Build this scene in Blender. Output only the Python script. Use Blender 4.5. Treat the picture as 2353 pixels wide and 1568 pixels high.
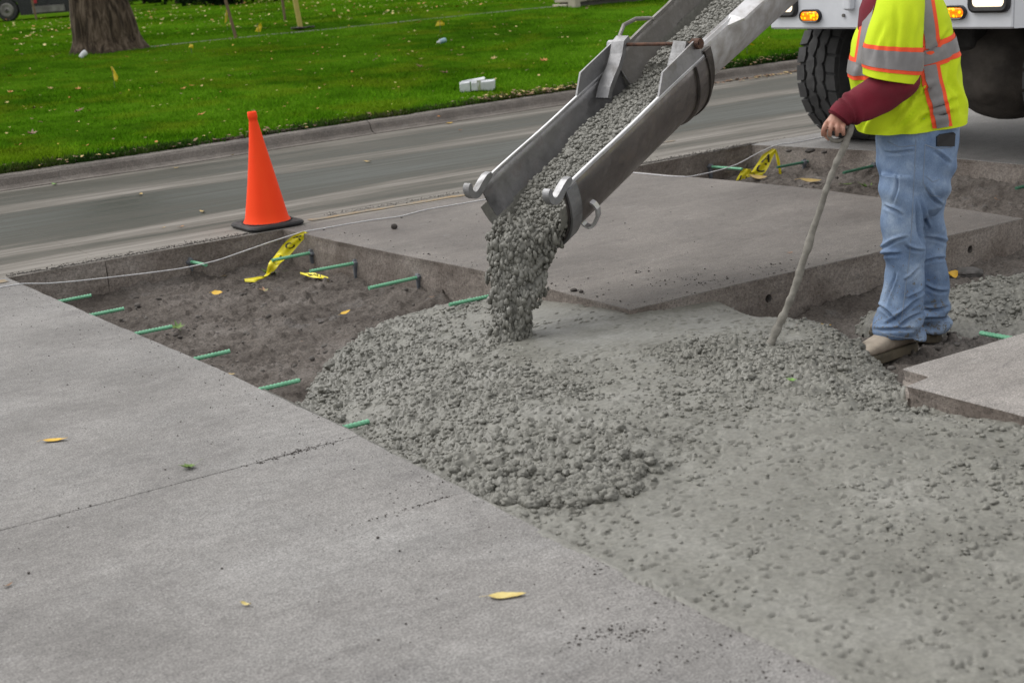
import bpy, math, random
import numpy as np
from mathutils import Matrix, Vector

# ------------------------------------------------------------------ camera, sky, sun, exposure
for _o in list(bpy.data.objects):
    bpy.data.objects.remove(_o)
scene = bpy.context.scene
COL = scene.collection
rng = np.random.default_rng(7)
random.seed(7)

CAM_H = 1.55
FPX, CX, CY = 3386.3, 1176.0, 784.0            # focal length and centre, in pixels of a 2352 x 1568 frame
CR = np.array([[0.82683887, 0.19941043, -0.52590205],
               [-0.55782552, 0.17123277, -0.81210222],
               [-0.07188998, 0.96483927, 0.25281814]])
cd = bpy.data.cameras.new('camera')
cam = bpy.data.objects.new('camera', cd)
COL.objects.link(cam)
cd.sensor_width = 36.0
cd.sensor_fit = 'HORIZONTAL'
cd.lens = 36.0 * FPX / 2352.0
cd.clip_start, cd.clip_end = 0.05, 600.0
cd.dof.use_dof = True
cd.dof.focus_distance = 6.6
cd.dof.aperture_fstop = 5.0
cam.matrix_world = Matrix([list(CR[0]) + [0.0], list(CR[1]) + [0.0], list(CR[2]) + [CAM_H], [0, 0, 0, 1]])
scene.camera = cam

SUN_DIR = Vector((-0.36, 0.60, 0.95)).normalized()      # towards the sun, behind thick cloud
world = bpy.data.worlds.new('World')
scene.world = world
world.use_nodes = True
wn = world.node_tree
sky = wn.nodes.new('ShaderNodeTexSky')
sky.sky_type = 'NISHITA'
sky.sun_disc = False
sky.sun_elevation = math.asin(SUN_DIR.z)
sky.sun_rotation = math.atan2(SUN_DIR.x, SUN_DIR.y)
sky.dust_density = 4.0
sky.air_density = 1.0
hs = wn.nodes.new('ShaderNodeHueSaturation')
hs.inputs['Saturation'].default_value = 0.10            # cloud cover: nearly neutral light
wn.links.new(sky.outputs[0], hs.inputs['Color'])
bg = wn.nodes['Background']
bg.inputs['Strength'].default_value = 0.12
veil = wn.nodes.new('ShaderNodeMix')                      # even cloud layer over the whole sky
veil.data_type = 'RGBA'
veil.inputs[0].default_value = 0.50
veil.inputs[7].default_value = (6.53, 6.5, 6.44, 1)
wn.links.new(hs.outputs[0], veil.inputs[6])
wn.links.new(veil.outputs[2], bg.inputs['Color'])
sd = bpy.data.lights.new('sun', 'SUN')
sd.energy = 1.1
sd.angle = math.radians(55)
sd.color = (1.0, 0.97, 0.93)
sun = bpy.data.objects.new('sun', sd)
COL.objects.link(sun)
sun.rotation_euler = SUN_DIR.to_track_quat('Z', 'Y').to_euler()
sun.location = (0, 0, 20)
scene.view_settings.view_transform = 'Standard'
scene.view_settings.look = 'None'
scene.view_settings.gamma = 1.0
scene.view_settings.use_curve_mapping = False
scene.view_settings.exposure = 0.62

# ------------------------------------------------------------------ helpers
def ray(x, y):
    return CR @ np.array([(x - CX) / FPX, -(y - CY) / FPX, -1.0])

def U(x, y, z=0.0):
    """point of the level plane z seen at a pixel"""
    d = ray(x, y)
    t = (z - CAM_H) / d[2]
    return np.array([d[0] * t, d[1] * t, z])

def UP(x, y, p0, n):
    """point of the plane through p0 with normal n seen at a pixel"""
    d = ray(x, y)
    o = np.array([0, 0, CAM_H])
    t = np.dot(np.array(p0) - o, n) / np.dot(d, n)
    return o + d * t

def proj(p):
    v = CR.T @ (np.array(p, float) - np.array([0, 0, CAM_H]))
    return np.array([CX + v[0] * FPX / -v[2], CY - v[1] * FPX / -v[2]])

def _hash(ix, iy, iz, s):
    h = (ix.astype(np.int64) * 374761393 + iy.astype(np.int64) * 668265263 + iz.astype(np.int64) * 2147483647 + s * 1274126177) & 0xFFFFFFFF
    h = ((h ^ (h >> 13)) * 1103515245) & 0xFFFFFFFF
    h = ((h ^ (h >> 16)) * 2654435761) & 0xFFFFFFFF
    return ((h ^ (h >> 15)) & 0xFFFFFF) / float(0xFFFFFF)

def n3(x, y, z=None, s=0):
    x = np.asarray(x, float); y = np.asarray(y, float)
    z = np.zeros_like(x) if z is None else np.asarray(z, float)
    x0, y0, z0 = np.floor(x), np.floor(y), np.floor(z)
    fx, fy, fz = x - x0, y - y0, z - z0
    fx = fx * fx * (3 - 2 * fx); fy = fy * fy * (3 - 2 * fy); fz = fz * fz * (3 - 2 * fz)
    x0 = x0.astype(np.int64); y0 = y0.astype(np.int64); z0 = z0.astype(np.int64)
    r = 0
    for dx in (0, 1):
        for dy in (0, 1):
            for dz in (0, 1):
                w = (fx if dx else 1 - fx) * (fy if dy else 1 - fy) * (fz if dz else 1 - fz)
                r = r + w * _hash(x0 + dx, y0 + dy, z0 + dz, s)
    return r * 2 - 1

def n2(x, y, s=0):
    x = np.asarray(x, float); y = np.asarray(y, float)
    x0, y0 = np.floor(x), np.floor(y)
    fx, fy = x - x0, y - y0
    fx = fx * fx * (3 - 2 * fx); fy = fy * fy * (3 - 2 * fy)
    x0 = x0.astype(np.int64); y0 = y0.astype(np.int64)
    z = np.zeros_like(x0)
    r = 0
    for dx in (0, 1):
        for dy in (0, 1):
            r = r + (fx if dx else 1 - fx) * (fy if dy else 1 - fy) * _hash(x0 + dx, y0 + dy, z, s)
    return r * 2 - 1

def fbm(x, y, s=0, o=4):
    r, a = 0, 1.0
    for i in range(o):
        r = r + a * n2(x * 2 ** i, y * 2 ** i, s + 31 * i)
        a *= 0.5
    return r / 1.9

def fbm3(p, sc, s=0, o=3):
    r, a = 0, 1.0
    for i in range(o):
        k = sc * 2 ** i
        r = r + a * n3(p[:, 0] * k, p[:, 1] * k, p[:, 2] * k, s + 17 * i)
        a *= 0.5
    return r / 1.7

def tag(o, label=None, cat=None, group=None, kind=None):
    if label: o['label'] = label
    if cat: o['category'] = cat
    if group: o['group'] = group
    if kind: o['kind'] = kind
    return o

def mesh_data(name, V, F):
    V = np.asarray(V, float)
    me = bpy.data.meshes.new(name)
    if isinstance(F, np.ndarray):
        k = F.shape[1]
        me.vertices.add(len(V)); me.vertices.foreach_set('co', V.astype(np.float32).ravel())
        me.loops.add(F.size); me.loops.foreach_set('vertex_index', F.astype(np.int32).ravel())
        me.polygons.add(len(F))
        me.polygons.foreach_set('loop_start', np.arange(0, F.size, k, dtype=np.int32))
        me.polygons.foreach_set('loop_total', np.full(len(F), k, dtype=np.int32))
        me.update(calc_edges=True)
    else:
        me.from_pydata([tuple(v) for v in V], [], F)
        me.update()
    me.validate()
    return me

def root(name, loc, label, cat, group=None, rotz=0.0):
    o = bpy.data.objects.new(name, None)
    o.empty_display_size = 0.1
    COL.objects.link(o)
    o.location = loc
    o.rotation_euler = (0, 0, rotz)
    tag(o, label, cat, group)
    return o

def wloc(o):
    p = np.array(o.location)
    if o.parent:
        p = p + wloc(o.parent)
    return p

def mk(name, V, F, mat, parent=None, smooth=False, label=None, cat=None, group=None, kind=None, origin=None, midx=None):
    """one mesh object from world coordinates"""
    V = np.asarray(V, float)
    base = wloc(parent) if parent is not None else np.zeros(3)
    if origin is None:
        origin = base if parent is not None else np.array([0, 0, 0.0])
    elif isinstance(origin, str):
        lo, hi = V.min(0), V.max(0)
        origin = np.array([(lo[0] + hi[0]) / 2, (lo[1] + hi[1]) / 2, lo[2]])
    origin = np.asarray(origin, float)
    me = mesh_data(name, V - origin, F)
    for m in (mat if isinstance(mat, (list, tuple)) else [mat]):
        me.materials.append(m)
    if midx is not None:
        me.polygons.foreach_set('material_index', np.asarray(midx, dtype=np.int32))
    if smooth:
        me.polygons.foreach_set('use_smooth', np.ones(len(me.polygons), dtype=bool))
    o = bpy.data.objects.new(name, me)
    COL.objects.link(o)
    if parent is not None:
        o.parent = parent
    o.location = origin - base
    tag(o, label, cat, group, kind)
    return o

class G:
    """collects geometry"""
    def __init__(s): s.v, s.f, s.n = [], [], 0
    def add(s, V, F):
        V = np.asarray(V, float)
        for f in F: s.f.append(tuple(int(i) + s.n for i in f))
        s.v.append(V); s.n += len(V)
        return s
    @property
    def V(s): return np.vstack(s.v)

def grid_faces(nu, nv, wrap_u=False, wrap_v=False):
    """index (iu, iv) -> iu * nv + iv"""
    a = np.arange(nu if wrap_u else nu - 1); b = np.arange(nv if wrap_v else nv - 1)
    A, B = np.meshgrid(a, b, indexing='ij')
    A2, B2 = (A + 1) % nu, (B + 1) % nv
    return np.stack([A * nv + B, A2 * nv + B, A2 * nv + B2, A * nv + B2], -1).reshape(-1, 4)

def loft(rings, caps=True, closed=True):
    """rings: list of (n,3) arrays"""
    R_ = np.array(rings); m, n = R_.shape[:2]
    F = [tuple(f) for f in grid_faces(m, n, False, closed)]
    if caps:
        F.append(tuple(range(n))[::-1]); F.append(tuple((m - 1) * n + i for i in range(n)))
    return R_.reshape(-1, 3), F

def tube(path, rad, n=8, caps=True):
    P = np.asarray(path, float); m = len(P)
    rad = np.broadcast_to(np.asarray(rad, float), (m,))
    T = np.gradient(P, axis=0); T /= np.linalg.norm(T, axis=1)[:, None] + 1e-12
    ref = np.array([0, 0, 1.0]) if abs(T[0][2]) < 0.9 else np.array([1.0, 0, 0])
    rings = []
    a = np.arange(n) * 2 * np.pi / n
    u = np.cross(T[0], ref); u /= np.linalg.norm(u)
    for i in range(m):
        u = u - T[i] * np.dot(u, T[i]); u /= np.linalg.norm(u)
        w = np.cross(T[i], u)
        rings.append(P[i] + rad[i] * (np.cos(a)[:, None] * u + np.sin(a)[:, None] * w))
    return loft(rings, caps)

def box(lo, hi, bev=0.0):
    lo, hi = np.array(lo, float), np.array(hi, float)
    c, h = (lo + hi) / 2, (hi - lo) / 2
    b = min(bev, h.min() * 0.9)
    if b <= 0:
        V = [c + h * np.array([sx, sy, sz]) for sx in (-1, 1) for sy in (-1, 1) for sz in (-1, 1)]
        return np.array(V), [(0, 1, 3, 2), (4, 6, 7, 5), (0, 4, 5, 1), (2, 3, 7, 6), (0, 2, 6, 4), (1, 5, 7, 3)]
    rings = []
    for z, ins in ((-h[2], b), (-h[2] + b, 0), (h[2] - b, 0), (h[2], b)):
        hx, hy = h[0] - ins, h[1] - ins
        k = max(b - ins * 0.0, 1e-4)
        pts = []
        for sx, sy in ((1, 1), (-1, 1), (-1, -1), (1, -1)):
            q = [(sx * hx, sy * (hy - b)), (sx * (hx - b * 0.3), sy * (hy - b * 0.3)), (sx * (hx - b), sy * hy)]
            pts += q if sx * sy > 0 else q[::-1]
        rings.append(np.array([[c[0] + p[0], c[1] + p[1], c[2] + z] for p in pts]))
    return loft(rings)

def xf(V, M_=None, loc=(0, 0, 0)):
    V = np.asarray(V, float)
    if M_ is not None: V = V @ np.asarray(M_).T
    return V + np.asarray(loc)

def rz(a):
    c, s = math.cos(a), math.sin(a)
    return np.array([[c, -s, 0], [s, c, 0], [0, 0, 1.0]])

def frame(x=None, z=None):
    """matrix with columns x, y, z"""
    x = np.asarray(x, float); x = x / np.linalg.norm(x)
    z = np.asarray(z, float); z = z - x * np.dot(x, z); z /= np.linalg.norm(z)
    y = np.cross(z, x)
    return np.stack([x, y, z], 1)

ICO_V = None
def ico(sub=1):
    t = (1 + 5 ** 0.5) / 2
    V = [(-1, t, 0), (1, t, 0), (-1, -t, 0), (1, -t, 0), (0, -1, t), (0, 1, t), (0, -1, -t), (0, 1, -t), (t, 0, -1), (t, 0, 1), (-t, 0, -1), (-t, 0, 1)]
    V = [np.array(v) / np.linalg.norm(v) for v in V]
    F = [(0, 11, 5), (0, 5, 1), (0, 1, 7), (0, 7, 10), (0, 10, 11), (1, 5, 9), (5, 11, 4), (11, 10, 2), (10, 7, 6), (7, 1, 8), (3, 9, 4), (3, 4, 2), (3, 2, 6), (3, 6, 8), (3, 8, 9), (4, 9, 5), (2, 4, 11), (6, 2, 10), (8, 6, 7), (9, 8, 1)]
    for _ in range(sub):
        mid, NF = {}, []
        def m(a, b):
            k = (min(a, b), max(a, b))
            if k not in mid:
                p = V[a] + V[b]; V.append(p / np.linalg.norm(p)); mid[k] = len(V) - 1
            return mid[k]
        for a, b, c in F:
            ab, bc, ca = m(a, b), m(b, c), m(c, a)
            NF += [(a, ab, ca), (b, bc, ab), (c, ca, bc), (ab, bc, ca)]
        F = NF
    return np.array(V), np.array(F)
ICO0, ICO1, ICO2, ICO3 = ico(0), ico(1), ico(2), ico(3)

def many_stones(P, rad, src=ICO1, seed=3, squash=0.7, stretch=None):
    """joined irregular stones: P (n,3), rad (n,)"""
    r = np.random.default_rng(seed)
    V0, F0 = src
    n = len(P)
    sc = r.uniform(0.7, 1.25, (n, 1, 3)); sc[:, :, 2] *= squash
    if stretch is not None: sc[:, :, 2] *= stretch
    V = V0[None] * (1 + r.uniform(-0.32, 0.30, (n, len(V0), 1)))
    V = V * sc
    a = r.uniform(0, 2 * np.pi, n); c, s = np.cos(a)[:, None], np.sin(a)[:, None]
    X = V[:, :, 0] * c - V[:, :, 1] * s; Y = V[:, :, 0] * s + V[:, :, 1] * c
    V = np.stack([X, Y, V[:, :, 2]], -1) * np.asarray(rad)[:, None, None] + np.asarray(P)[:, None, :]
    F = (F0[None] + (np.arange(n) * len(V0))[:, None, None]).reshape(-1, 3)
    return V.reshape(-1, 3), F

# ------------------------------------------------------------------ materials
FLUOR = ('fluorescent', 'yellow_plastic', 'yellow_flag', 'white_', 'green_epoxy', 'leaf', 'lit_', 'skin', 'grey_reflective', 'bright_alum', 'pale_', 'chute_flange')
class Mat:
    def __init__(s, name, rough=0.7, metal=0.0, spec=0.5):
        s.k = 1.0 if any(q in name for q in FLUOR) else 0.77
        s.m = bpy.data.materials.new(name); s.m.use_nodes = True
        s.nt = s.m.node_tree; s.b = s.nt.nodes['Principled BSDF']
        s.b.inputs['Roughness'].default_value = rough
        s.b.inputs['Metallic'].default_value = metal
        s.b.inputs['Specular IOR Level'].default_value = spec
        s.tc = s.nt.nodes.new('ShaderNodeTexCoord').outputs['Object']
    def link(s, a, b): s.nt.links.new(a, b)
    def vec(s, scale=(1, 1, 1), loc=(0, 0, 0), rot=(0, 0, 0)):
        n = s.nt.nodes.new('ShaderNodeMapping')
        n.inputs['Scale'].default_value = scale; n.inputs['Location'].default_value = loc; n.inputs['Rotation'].default_value = rot
        s.link(s.tc, n.inputs['Vector']); return n.outputs[0]
    def noise(s, scale, detail=5, rough=0.55, vec=None, dist=0.0):
        n = s.nt.nodes.new('ShaderNodeTexNoise')
        n.inputs['Scale'].default_value = scale; n.inputs['Detail'].default_value = detail
        n.inputs['Roughness'].default_value = rough; n.inputs['Distortion'].default_value = dist
        s.link(vec if vec is not None else s.tc, n.inputs['Vector']); return n.outputs['Fac']
    def voro(s, scale, vec=None, feature='F1', out='Distance'):
        n = s.nt.nodes.new('ShaderNodeTexVoronoi'); n.feature = feature
        n.inputs['Scale'].default_value = scale
        s.link(vec if vec is not None else s.tc, n.inputs['Vector']); return n.outputs[out]
    def ramp(s, fac, stops):
        n = s.nt.nodes.new('ShaderNodeValToRGB'); e = n.color_ramp.elements
        while len(e) < len(stops): e.new(0.5)
        for i, (p, c) in enumerate(stops):
            e[i].position = p
            e[i].color = (c, c, c, 1) if isinstance(c, (int, float)) else (*c, 1)
        s.link(fac, n.inputs['Fac']); return n.outputs['Color']
    def mix(s, fac, a, b, mode='MIX'):
        n = s.nt.nodes.new('ShaderNodeMix'); n.data_type = 'RGBA'; n.blend_type = mode
        for v, i in ((fac, 0), (a, 6), (b, 7)):
            if isinstance(v, (int, float)): n.inputs[i].default_value = v if i == 0 else (v, v, v, 1)
            elif isinstance(v, tuple): n.inputs[i].default_value = (*v, 1)
            else: s.link(v, n.inputs[i])
        return n.outputs[2]
    def math(s, op, a, b=0.0):
        n = s.nt.nodes.new('ShaderNodeMath'); n.operation = op
        for v, i in ((a, 0), (b, 1)):
            if isinstance(v, (int, float)): n.inputs[i].default_value = v
            else: s.link(v, n.inputs[i])
        return n.outputs[0]
    def sep(s, axis):
        n = s.nt.nodes.new('ShaderNodeSeparateXYZ'); s.link(s.tc, n.inputs[0]); return n.outputs[axis]
    def color(s, c):
        if isinstance(c, tuple): s.b.inputs['Base Color'].default_value = (*(x * s.k for x in c), 1)
        else: s.link(c if s.k == 1.0 else s.mix(1.0, c, (s.k, s.k, s.k), 'MULTIPLY'), s.b.inputs['Base Color'])
        return s
    def rough(s, r): s.link(r, s.b.inputs['Roughness']); return s
    def bump(s, h, dist=0.002, strength=1.0):
        n = s.nt.nodes.new('ShaderNodeBump')
        n.inputs['Distance'].default_value = dist; n.inputs['Strength'].default_value = strength
        s.link(h, n.inputs['Height']); s.link(n.outputs[0], s.b.inputs['Normal']); return s

def pm(name, c1, c2=None, scale=8.0, rough=0.7, metal=0.0, spec=0.5, bump=0.0, bscale=60.0, stretch=(1, 1, 1), lo=0.35, hi=0.65):
    m = Mat(name, rough, metal, spec)
    v = m.vec(stretch)
    if c2 is None: c2 = tuple(x * 0.8 for x in c1)
    m.color(m.ramp(m.noise(scale, 6, 0.6, v), [(lo, c1), (hi, c2)]))
    r = m.ramp(m.noise(scale * 1.7, 4, 0.6, v), [(0.3, max(rough - 0.1, 0.02)), (0.7, min(rough + 0.1, 1))])
    m.rough(r)
    if bump: m.bump(m.noise(bscale, 4, 0.6, v), bump)
    return m.m

def concrete(name, c1, c2, c3, rough=0.78, streak=0.22, speck=0.5, seed=0.0):
    """broom-finished pavement concrete: streaks along the road, stains, dark specks"""
    m = Mat(name, rough, 0, 0.35)
    off = (seed * 3.1, seed * 1.7, 0)
    big = m.noise(0.9, 7, 0.62, m.vec((1, 1, 1), off))
    c = m.ramp(big, [(0.36, c1), (0.5, c2), (0.64, c3)])
    st = m.noise(1.0, 8, 0.72, m.vec((1.6, 6.0, 1), off, (0, 0, 0.05)))
    c = m.mix(streak, c, m.ramp(st, [(0.3, 0.36), (0.5, 0.5), (0.7, 0.62)]), 'OVERLAY')
    st2 = m.noise(6.0, 6, 0.7, m.vec((1.0, 6.0, 1), off, (0, 0, -0.06)))
    c = m.mix(0.14, c, m.ramp(st2, [(0.25, 0.34), (0.5, 0.5), (0.75, 0.64)]), 'OVERLAY')
    blot = m.noise(3.2, 8, 0.7, m.vec((1, 1.6, 1), (seed, 9, 0)))
    c = m.mix(m.ramp(blot, [(0.56, 0.0), (0.70, 0.42)]), c, (0.16, 0.15, 0.15))
    pale = m.noise(5.0, 8, 0.75, m.vec((1, 2.2, 1), (seed + 4, 3, 0)))
    c = m.mix(m.ramp(pale, [(0.60, 0.0), (0.72, 0.45)]), c, (0.42, 0.42, 0.42))
    mott = m.noise(17, 6, 0.7, m.vec((1, 1.4, 1), (seed, 1, 0)))
    c = m.mix(0.38, c, m.ramp(mott, [(0.36, 0.33), (0.64, 0.67)]), 'OVERLAY')
    stain = m.noise(1.7, 5, 0.6, m.vec((1, 1.15, 1), (seed + 11, 2, 0), (0, 0, 0.2)), 0.4)
    c = m.mix(0.42, c, m.ramp(stain, [(0.38, 0.36), (0.5, 0.5), (0.62, 0.60)]), 'OVERLAY')
    fine = m.noise(170, 3, 0.7)
    c = m.mix(0.62, c, m.ramp(fine, [(0.40, 0.24), (0.60, 0.73)]), 'OVERLAY')
    grain = m.noise(75, 3, 0.75, m.vec((1, 1.3, 1), (seed, 7, 0)))
    c = m.mix(0.45, c, m.ramp(grain, [(0.40, 0.33), (0.60, 0.66)]), 'OVERLAY')
    scuff = m.noise(2.4, 9, 0.78, m.vec((0.8, 3.2, 1), (seed + 6, 1, 0), (0, 0, -0.12)), 0.8)
    c = m.mix(m.ramp(scuff, [(0.60, 0.0), (0.66, 0.38)]), c, (0.12, 0.112, 0.108))
    pit = m.math('MULTIPLY', m.math('LESS_THAN', m.voro(120), 0.20), m.math('GREATER_THAN', m.noise(31, 3, 0.6), 0.53))
    c = m.mix(m.math('MULTIPLY', pit, 0.6), c, (0.09, 0.085, 0.08))
    dens = m.noise(1.6, 4, 0.6, m.vec((1, 1, 1), (seed + 2, 5, 0)))
    v = m.voro(55)
    spk = m.math('MULTIPLY', m.math('LESS_THAN', v, 0.16), m.math('GREATER_THAN', m.noise(23, 2, 0.5), m.math('SUBTRACT', 0.74, m.math('MULTIPLY', dens, 0.42))))
    c = m.mix(m.math('MULTIPLY', spk, speck), c, (0.055, 0.05, 0.048))
    m.color(c)
    m.rough(m.ramp(big, [(0.3, rough - 0.12), (0.7, rough + 0.08)]))
    h = m.math('ADD', m.math('MULTIPLY', m.noise(220, 5, 0.7), 0.6), m.math('MULTIPLY', st2, 0.5))
    m.bump(h, 0.0012, 0.6)
    return m

M_near = concrete('pavement_concrete', (0.208, 0.199, 0.191), (0.262, 0.252, 0.243), (0.300, 0.292, 0.284)).m
M_far = concrete('pavement_concrete_warm', (0.158, 0.140, 0.128), (0.196, 0.178, 0.163), (0.228, 0.208, 0.191), streak=0.5, seed=5).m
M_right = concrete('pavement_concrete_pale', (0.265, 0.245, 0.228), (0.325, 0.303, 0.285), (0.365, 0.342, 0.32), seed=9).m

def wall_mat():
    m = Mat('sawn_concrete_face', 0.85, 0, 0.25)
    a = m.noise(2.2, 6, 0.6)
    c = m.ramp(a, [(0.36, (0.205, 0.172, 0.150)), (0.5, (0.310, 0.270, 0.240)), (0.64, (0.390, 0.350, 0.318))])
    s = m.noise(5, 6, 0.7, m.vec((2.2, 2.2, 0.5)))
    c = m.mix(m.ramp(s, [(0.62, 0.0), (0.75, 0.55)]), c, (0.26, 0.25, 0.25))
    c = m.mix(0.6, c, m.ramp(m.noise(70, 5, 0.75), [(0.36, 0.22), (0.64, 0.74)]), 'OVERLAY')
    v = m.voro(70)
    c = m.mix(m.math('MULTIPLY', m.math('LESS_THAN', v, 0.22), 0.5), c, (0.05, 0.045, 0.04))
    m.color(c)
    m.bump(m.noise(90, 6, 0.75), 0.006, 0.9)
    return m.m
M_wall = wall_mat()

def road_mat():
    m = Mat('wet_road_concrete', 0.5, 0, 0.5)
    yy = m.sep(1)
    wob = m.noise(0.8, 5, 0.6, m.vec((0.4, 1.6, 1), (3, 1.2, 0)))
    fib = m.noise(1.0, 7, 0.7, m.vec((0.45, 11.0, 1), (1, 0, 0)))
    g = m.nt.nodes.new('ShaderNodeMapRange'); g.inputs[1].default_value = 8.4; g.inputs[2].default_value = 12.4
    m.link(m.math('ADD', yy, m.math('MULTIPLY', m.math('SUBTRACT', wob, 0.5), 1.0)), g.inputs[0])
    # tyre tracks and runnels along the lane: dry by the cut, wet in the middle, damp towards the gutter
    track = m.ramp(g.outputs[0], [(0.0, 0.06), (0.10, 0.16), (0.16, 0.55), (0.21, 0.16), (0.25, 0.20), (0.30, 0.60), (0.42, 0.85), (0.58, 0.80), (0.64, 0.20), (0.68, 0.26), (0.76, 0.60), (0.90, 0.55), (0.95, 0.22)])
    wet = m.math('ADD', m.math('MULTIPLY', track, 0.75), m.math('MULTIPLY', m.math('SUBTRACT', fib, 0.42), 1.25))
    c = m.ramp(wet, [(0.10, (0.300, 0.280, 0.255)), (0.30, (0.170, 0.158, 0.138)), (0.52, (0.078, 0.076, 0.062)), (0.78, (0.034, 0.039, 0.026))])  # wet tones also carry a painted green tint for the lawn's reflection
    c = m.mix(0.35, c, m.ramp(m.noise(9, 7, 0.7, m.vec((0.6, 5, 1))), [(0.3, 0.34), (0.7, 0.66)]), 'OVERLAY')
    c = m.mix(0.3, c, m.ramp(m.noise(120, 4, 0.7), [(0.3, 0.34), (0.7, 0.64)]), 'OVERLAY')
    m.color(c)
    m.rough(m.ramp(wet, [(0.2, 0.85), (0.5, 0.6), (0.8, 0.38)]))
    m.b.inputs['Specular IOR Level'].default_value = 0.11
    m.bump(m.noise(140, 4, 0.6), 0.0012, 0.5)
    return m.m
M_road = road_mat()

def soil_mat():
    m = Mat('subgrade_soil', 0.9, 0, 0.2)
    a = m.noise(2.0, 7, 0.6)
    c = m.ramp(a, [(0.36, (0.098, 0.084, 0.074)), (0.5, (0.150, 0.131, 0.117)), (0.64, (0.212, 0.190, 0.174))])
    d = m.noise(3.1, 6, 0.6, m.vec((1, 1, 1), (7, 2, 0)))
    c = m.mix(m.ramp(d, [(0.62, 0.0), (0.72, 0.55)]), c, (0.22, 0.21, 0.205))
    c = m.mix(0.7, c, m.ramp(m.noise(80, 5, 0.75), [(0.36, 0.2), (0.64, 0.78)]), 'OVERLAY')
    m.color(c)
    m.bump(m.noise(130, 5, 0.75), 0.006, 0.9)
    return m.m
M_soil = soil_mat()

def wetcon_mat():
    m = Mat('fresh_wet_concrete', 0.5, 0, 0.5)
    a = m.noise(2.4, 6, 0.6)
    c = m.ramp(a, [(0.3, (0.172, 0.168, 0.145)), (0.55, (0.228, 0.224, 0.197)), (0.75, (0.285, 0.280, 0.254))])
    c = m.mix(0.5, c, m.ramp(m.noise(60, 5, 0.7), [(0.36, 0.28), (0.64, 0.70)]), 'OVERLAY')
    m.color(c)
    m.rough(m.ramp(m.noise(5, 5, 0.6), [(0.35, 0.34), (0.65, 0.60)]))
    m.bump(m.noise(260, 4, 0.7), 0.0016, 0.8)
    return m.m
M_wet = wetcon_mat()

def lawn_mat(name, dark, mid, light):
    m = Mat(name, 1.0, 0, 0.0)
    a = m.noise(0.35, 6, 0.6)
    b = m.noise(2.2, 6, 0.65, m.vec((1, 1, 1), (4, 4, 0)))
    f = m.math('ADD', m.math('MULTIPLY', a, 0.6), m.math('MULTIPLY', b, 0.4))
    c = m.ramp(f, [(0.42, dark), (0.5, mid), (0.58, light)])
    y_ = m.noise(0.9, 5, 0.6, m.vec((1, 1, 1), (9, 2, 0)))
    c = m.mix(m.ramp(y_, [(0.5, 0.0), (0.62, 0.35)]), c, tuple(x * k for x, k in zip(light, (1.9, 1.0, 1.2))))
    c = m.mix(0.5, c, m.ramp(m.noise(45, 4, 0.7), [(0.3, 0.25), (0.7, 0.70)]), 'OVERLAY')
    m.color(c)
    return m.m
M_lawn = lawn_mat('lawn_turf', (0.030, 0.080, 0.004), (0.048, 0.120, 0.005), (0.070, 0.165, 0.008))
M_blade = lawn_mat('grass_blade', (0.064, 0.182, 0.005), (0.098, 0.268, 0.007), (0.150, 0.350, 0.012))
M_weed = lawn_mat('weed_leaf', (0.015, 0.035, 0.008), (0.030, 0.070, 0.014), (0.055, 0.090, 0.020))
M_curb = concrete('kerb_concrete', (0.150, 0.130, 0.115), (0.190, 0.168, 0.150), (0.235, 0.21, 0.19), streak=0.4, seed=2).m
M_walk = pm('sidewalk_concrete', (0.17, 0.165, 0.15), (0.11, 0.105, 0.095), 3, 0.9, spec=0.1)
M_metal = None
def metal_mat(name, base, dirt, rough=0.36, amount=0.5, streak=(1, 1, 1)):
    m = Mat(name, rough, 0.85, 0.5)
    a = m.noise(5, 7, 0.65, m.vec(streak))
    c = m.ramp(a, [(0.30, base), (0.62, tuple(x * 0.72 for x in base))])
    d = m.noise(9, 8, 0.72, m.vec((1, 1, 1), (3, 8, 1)))
    dm = m.ramp(d, [(0.62 - 0.2 * amount, 0.0), (0.78 - 0.2 * amount, 1.0)])
    c = m.mix(m.math('MULTIPLY', dm, 0.75), c, dirt)
    c = m.mix(0.25, c, m.ramp(m.noise(60, 4, 0.7), [(0.3, 0.3), (0.7, 0.68)]), 'OVERLAY')
    m.color(c)
    m.rough(m.ramp(d, [(0.35, rough - 0.06), (0.65, rough + 0.28)]))
    mm = m.ramp(dm, [(0.0, 0.85), (1.0, 0.25)])
    m.link(mm, m.b.inputs['Metallic'])
    m.bump(m.noise(40, 4, 0.6), 0.0008, 0.5)
    return m.m
M_alu = metal_mat('worn_aluminium', (0.47, 0.465, 0.475), (0.18, 0.155, 0.14), 0.36, 0.5)
M_alu_rim = metal_mat('bright_aluminium_edge', (0.74, 0.74, 0.76), (0.45, 0.43, 0.42), 0.36, 0.3)
M_alu_dirty = metal_mat('mortar_stained_aluminium', (0.42, 0.40, 0.38), (0.20, 0.185, 0.165), 0.5, 0.95)
M_alu_out = metal_mat('stained_chute_outside', (0.30, 0.275, 0.265), (0.16, 0.125, 0.11), 0.36, 0.7)
M_cast = metal_mat('cast_aluminium', (0.46, 0.46, 0.47), (0.26, 0.25, 0.24), 0.46, 0.5)
M_white_rim = pm('chute_flange_pale', (0.62, 0.62, 0.64), (0.40, 0.38, 0.37), 14, 0.4, 0.35, bump=0.001)
M_rust = pm('rusty_steel', (0.16, 0.075, 0.045), (0.07, 0.038, 0.028), 30, 0.8, 0.2, bump=0.001)
M_darkband = pm('dark_stained_steel', (0.12, 0.105, 0.095), (0.06, 0.05, 0.045), 12, 0.55, 0.5, bump=0.001)

# ------------------------------------------------------------------ the setting: pavement slabs round the cut
FLOOR = -0.23

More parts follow.
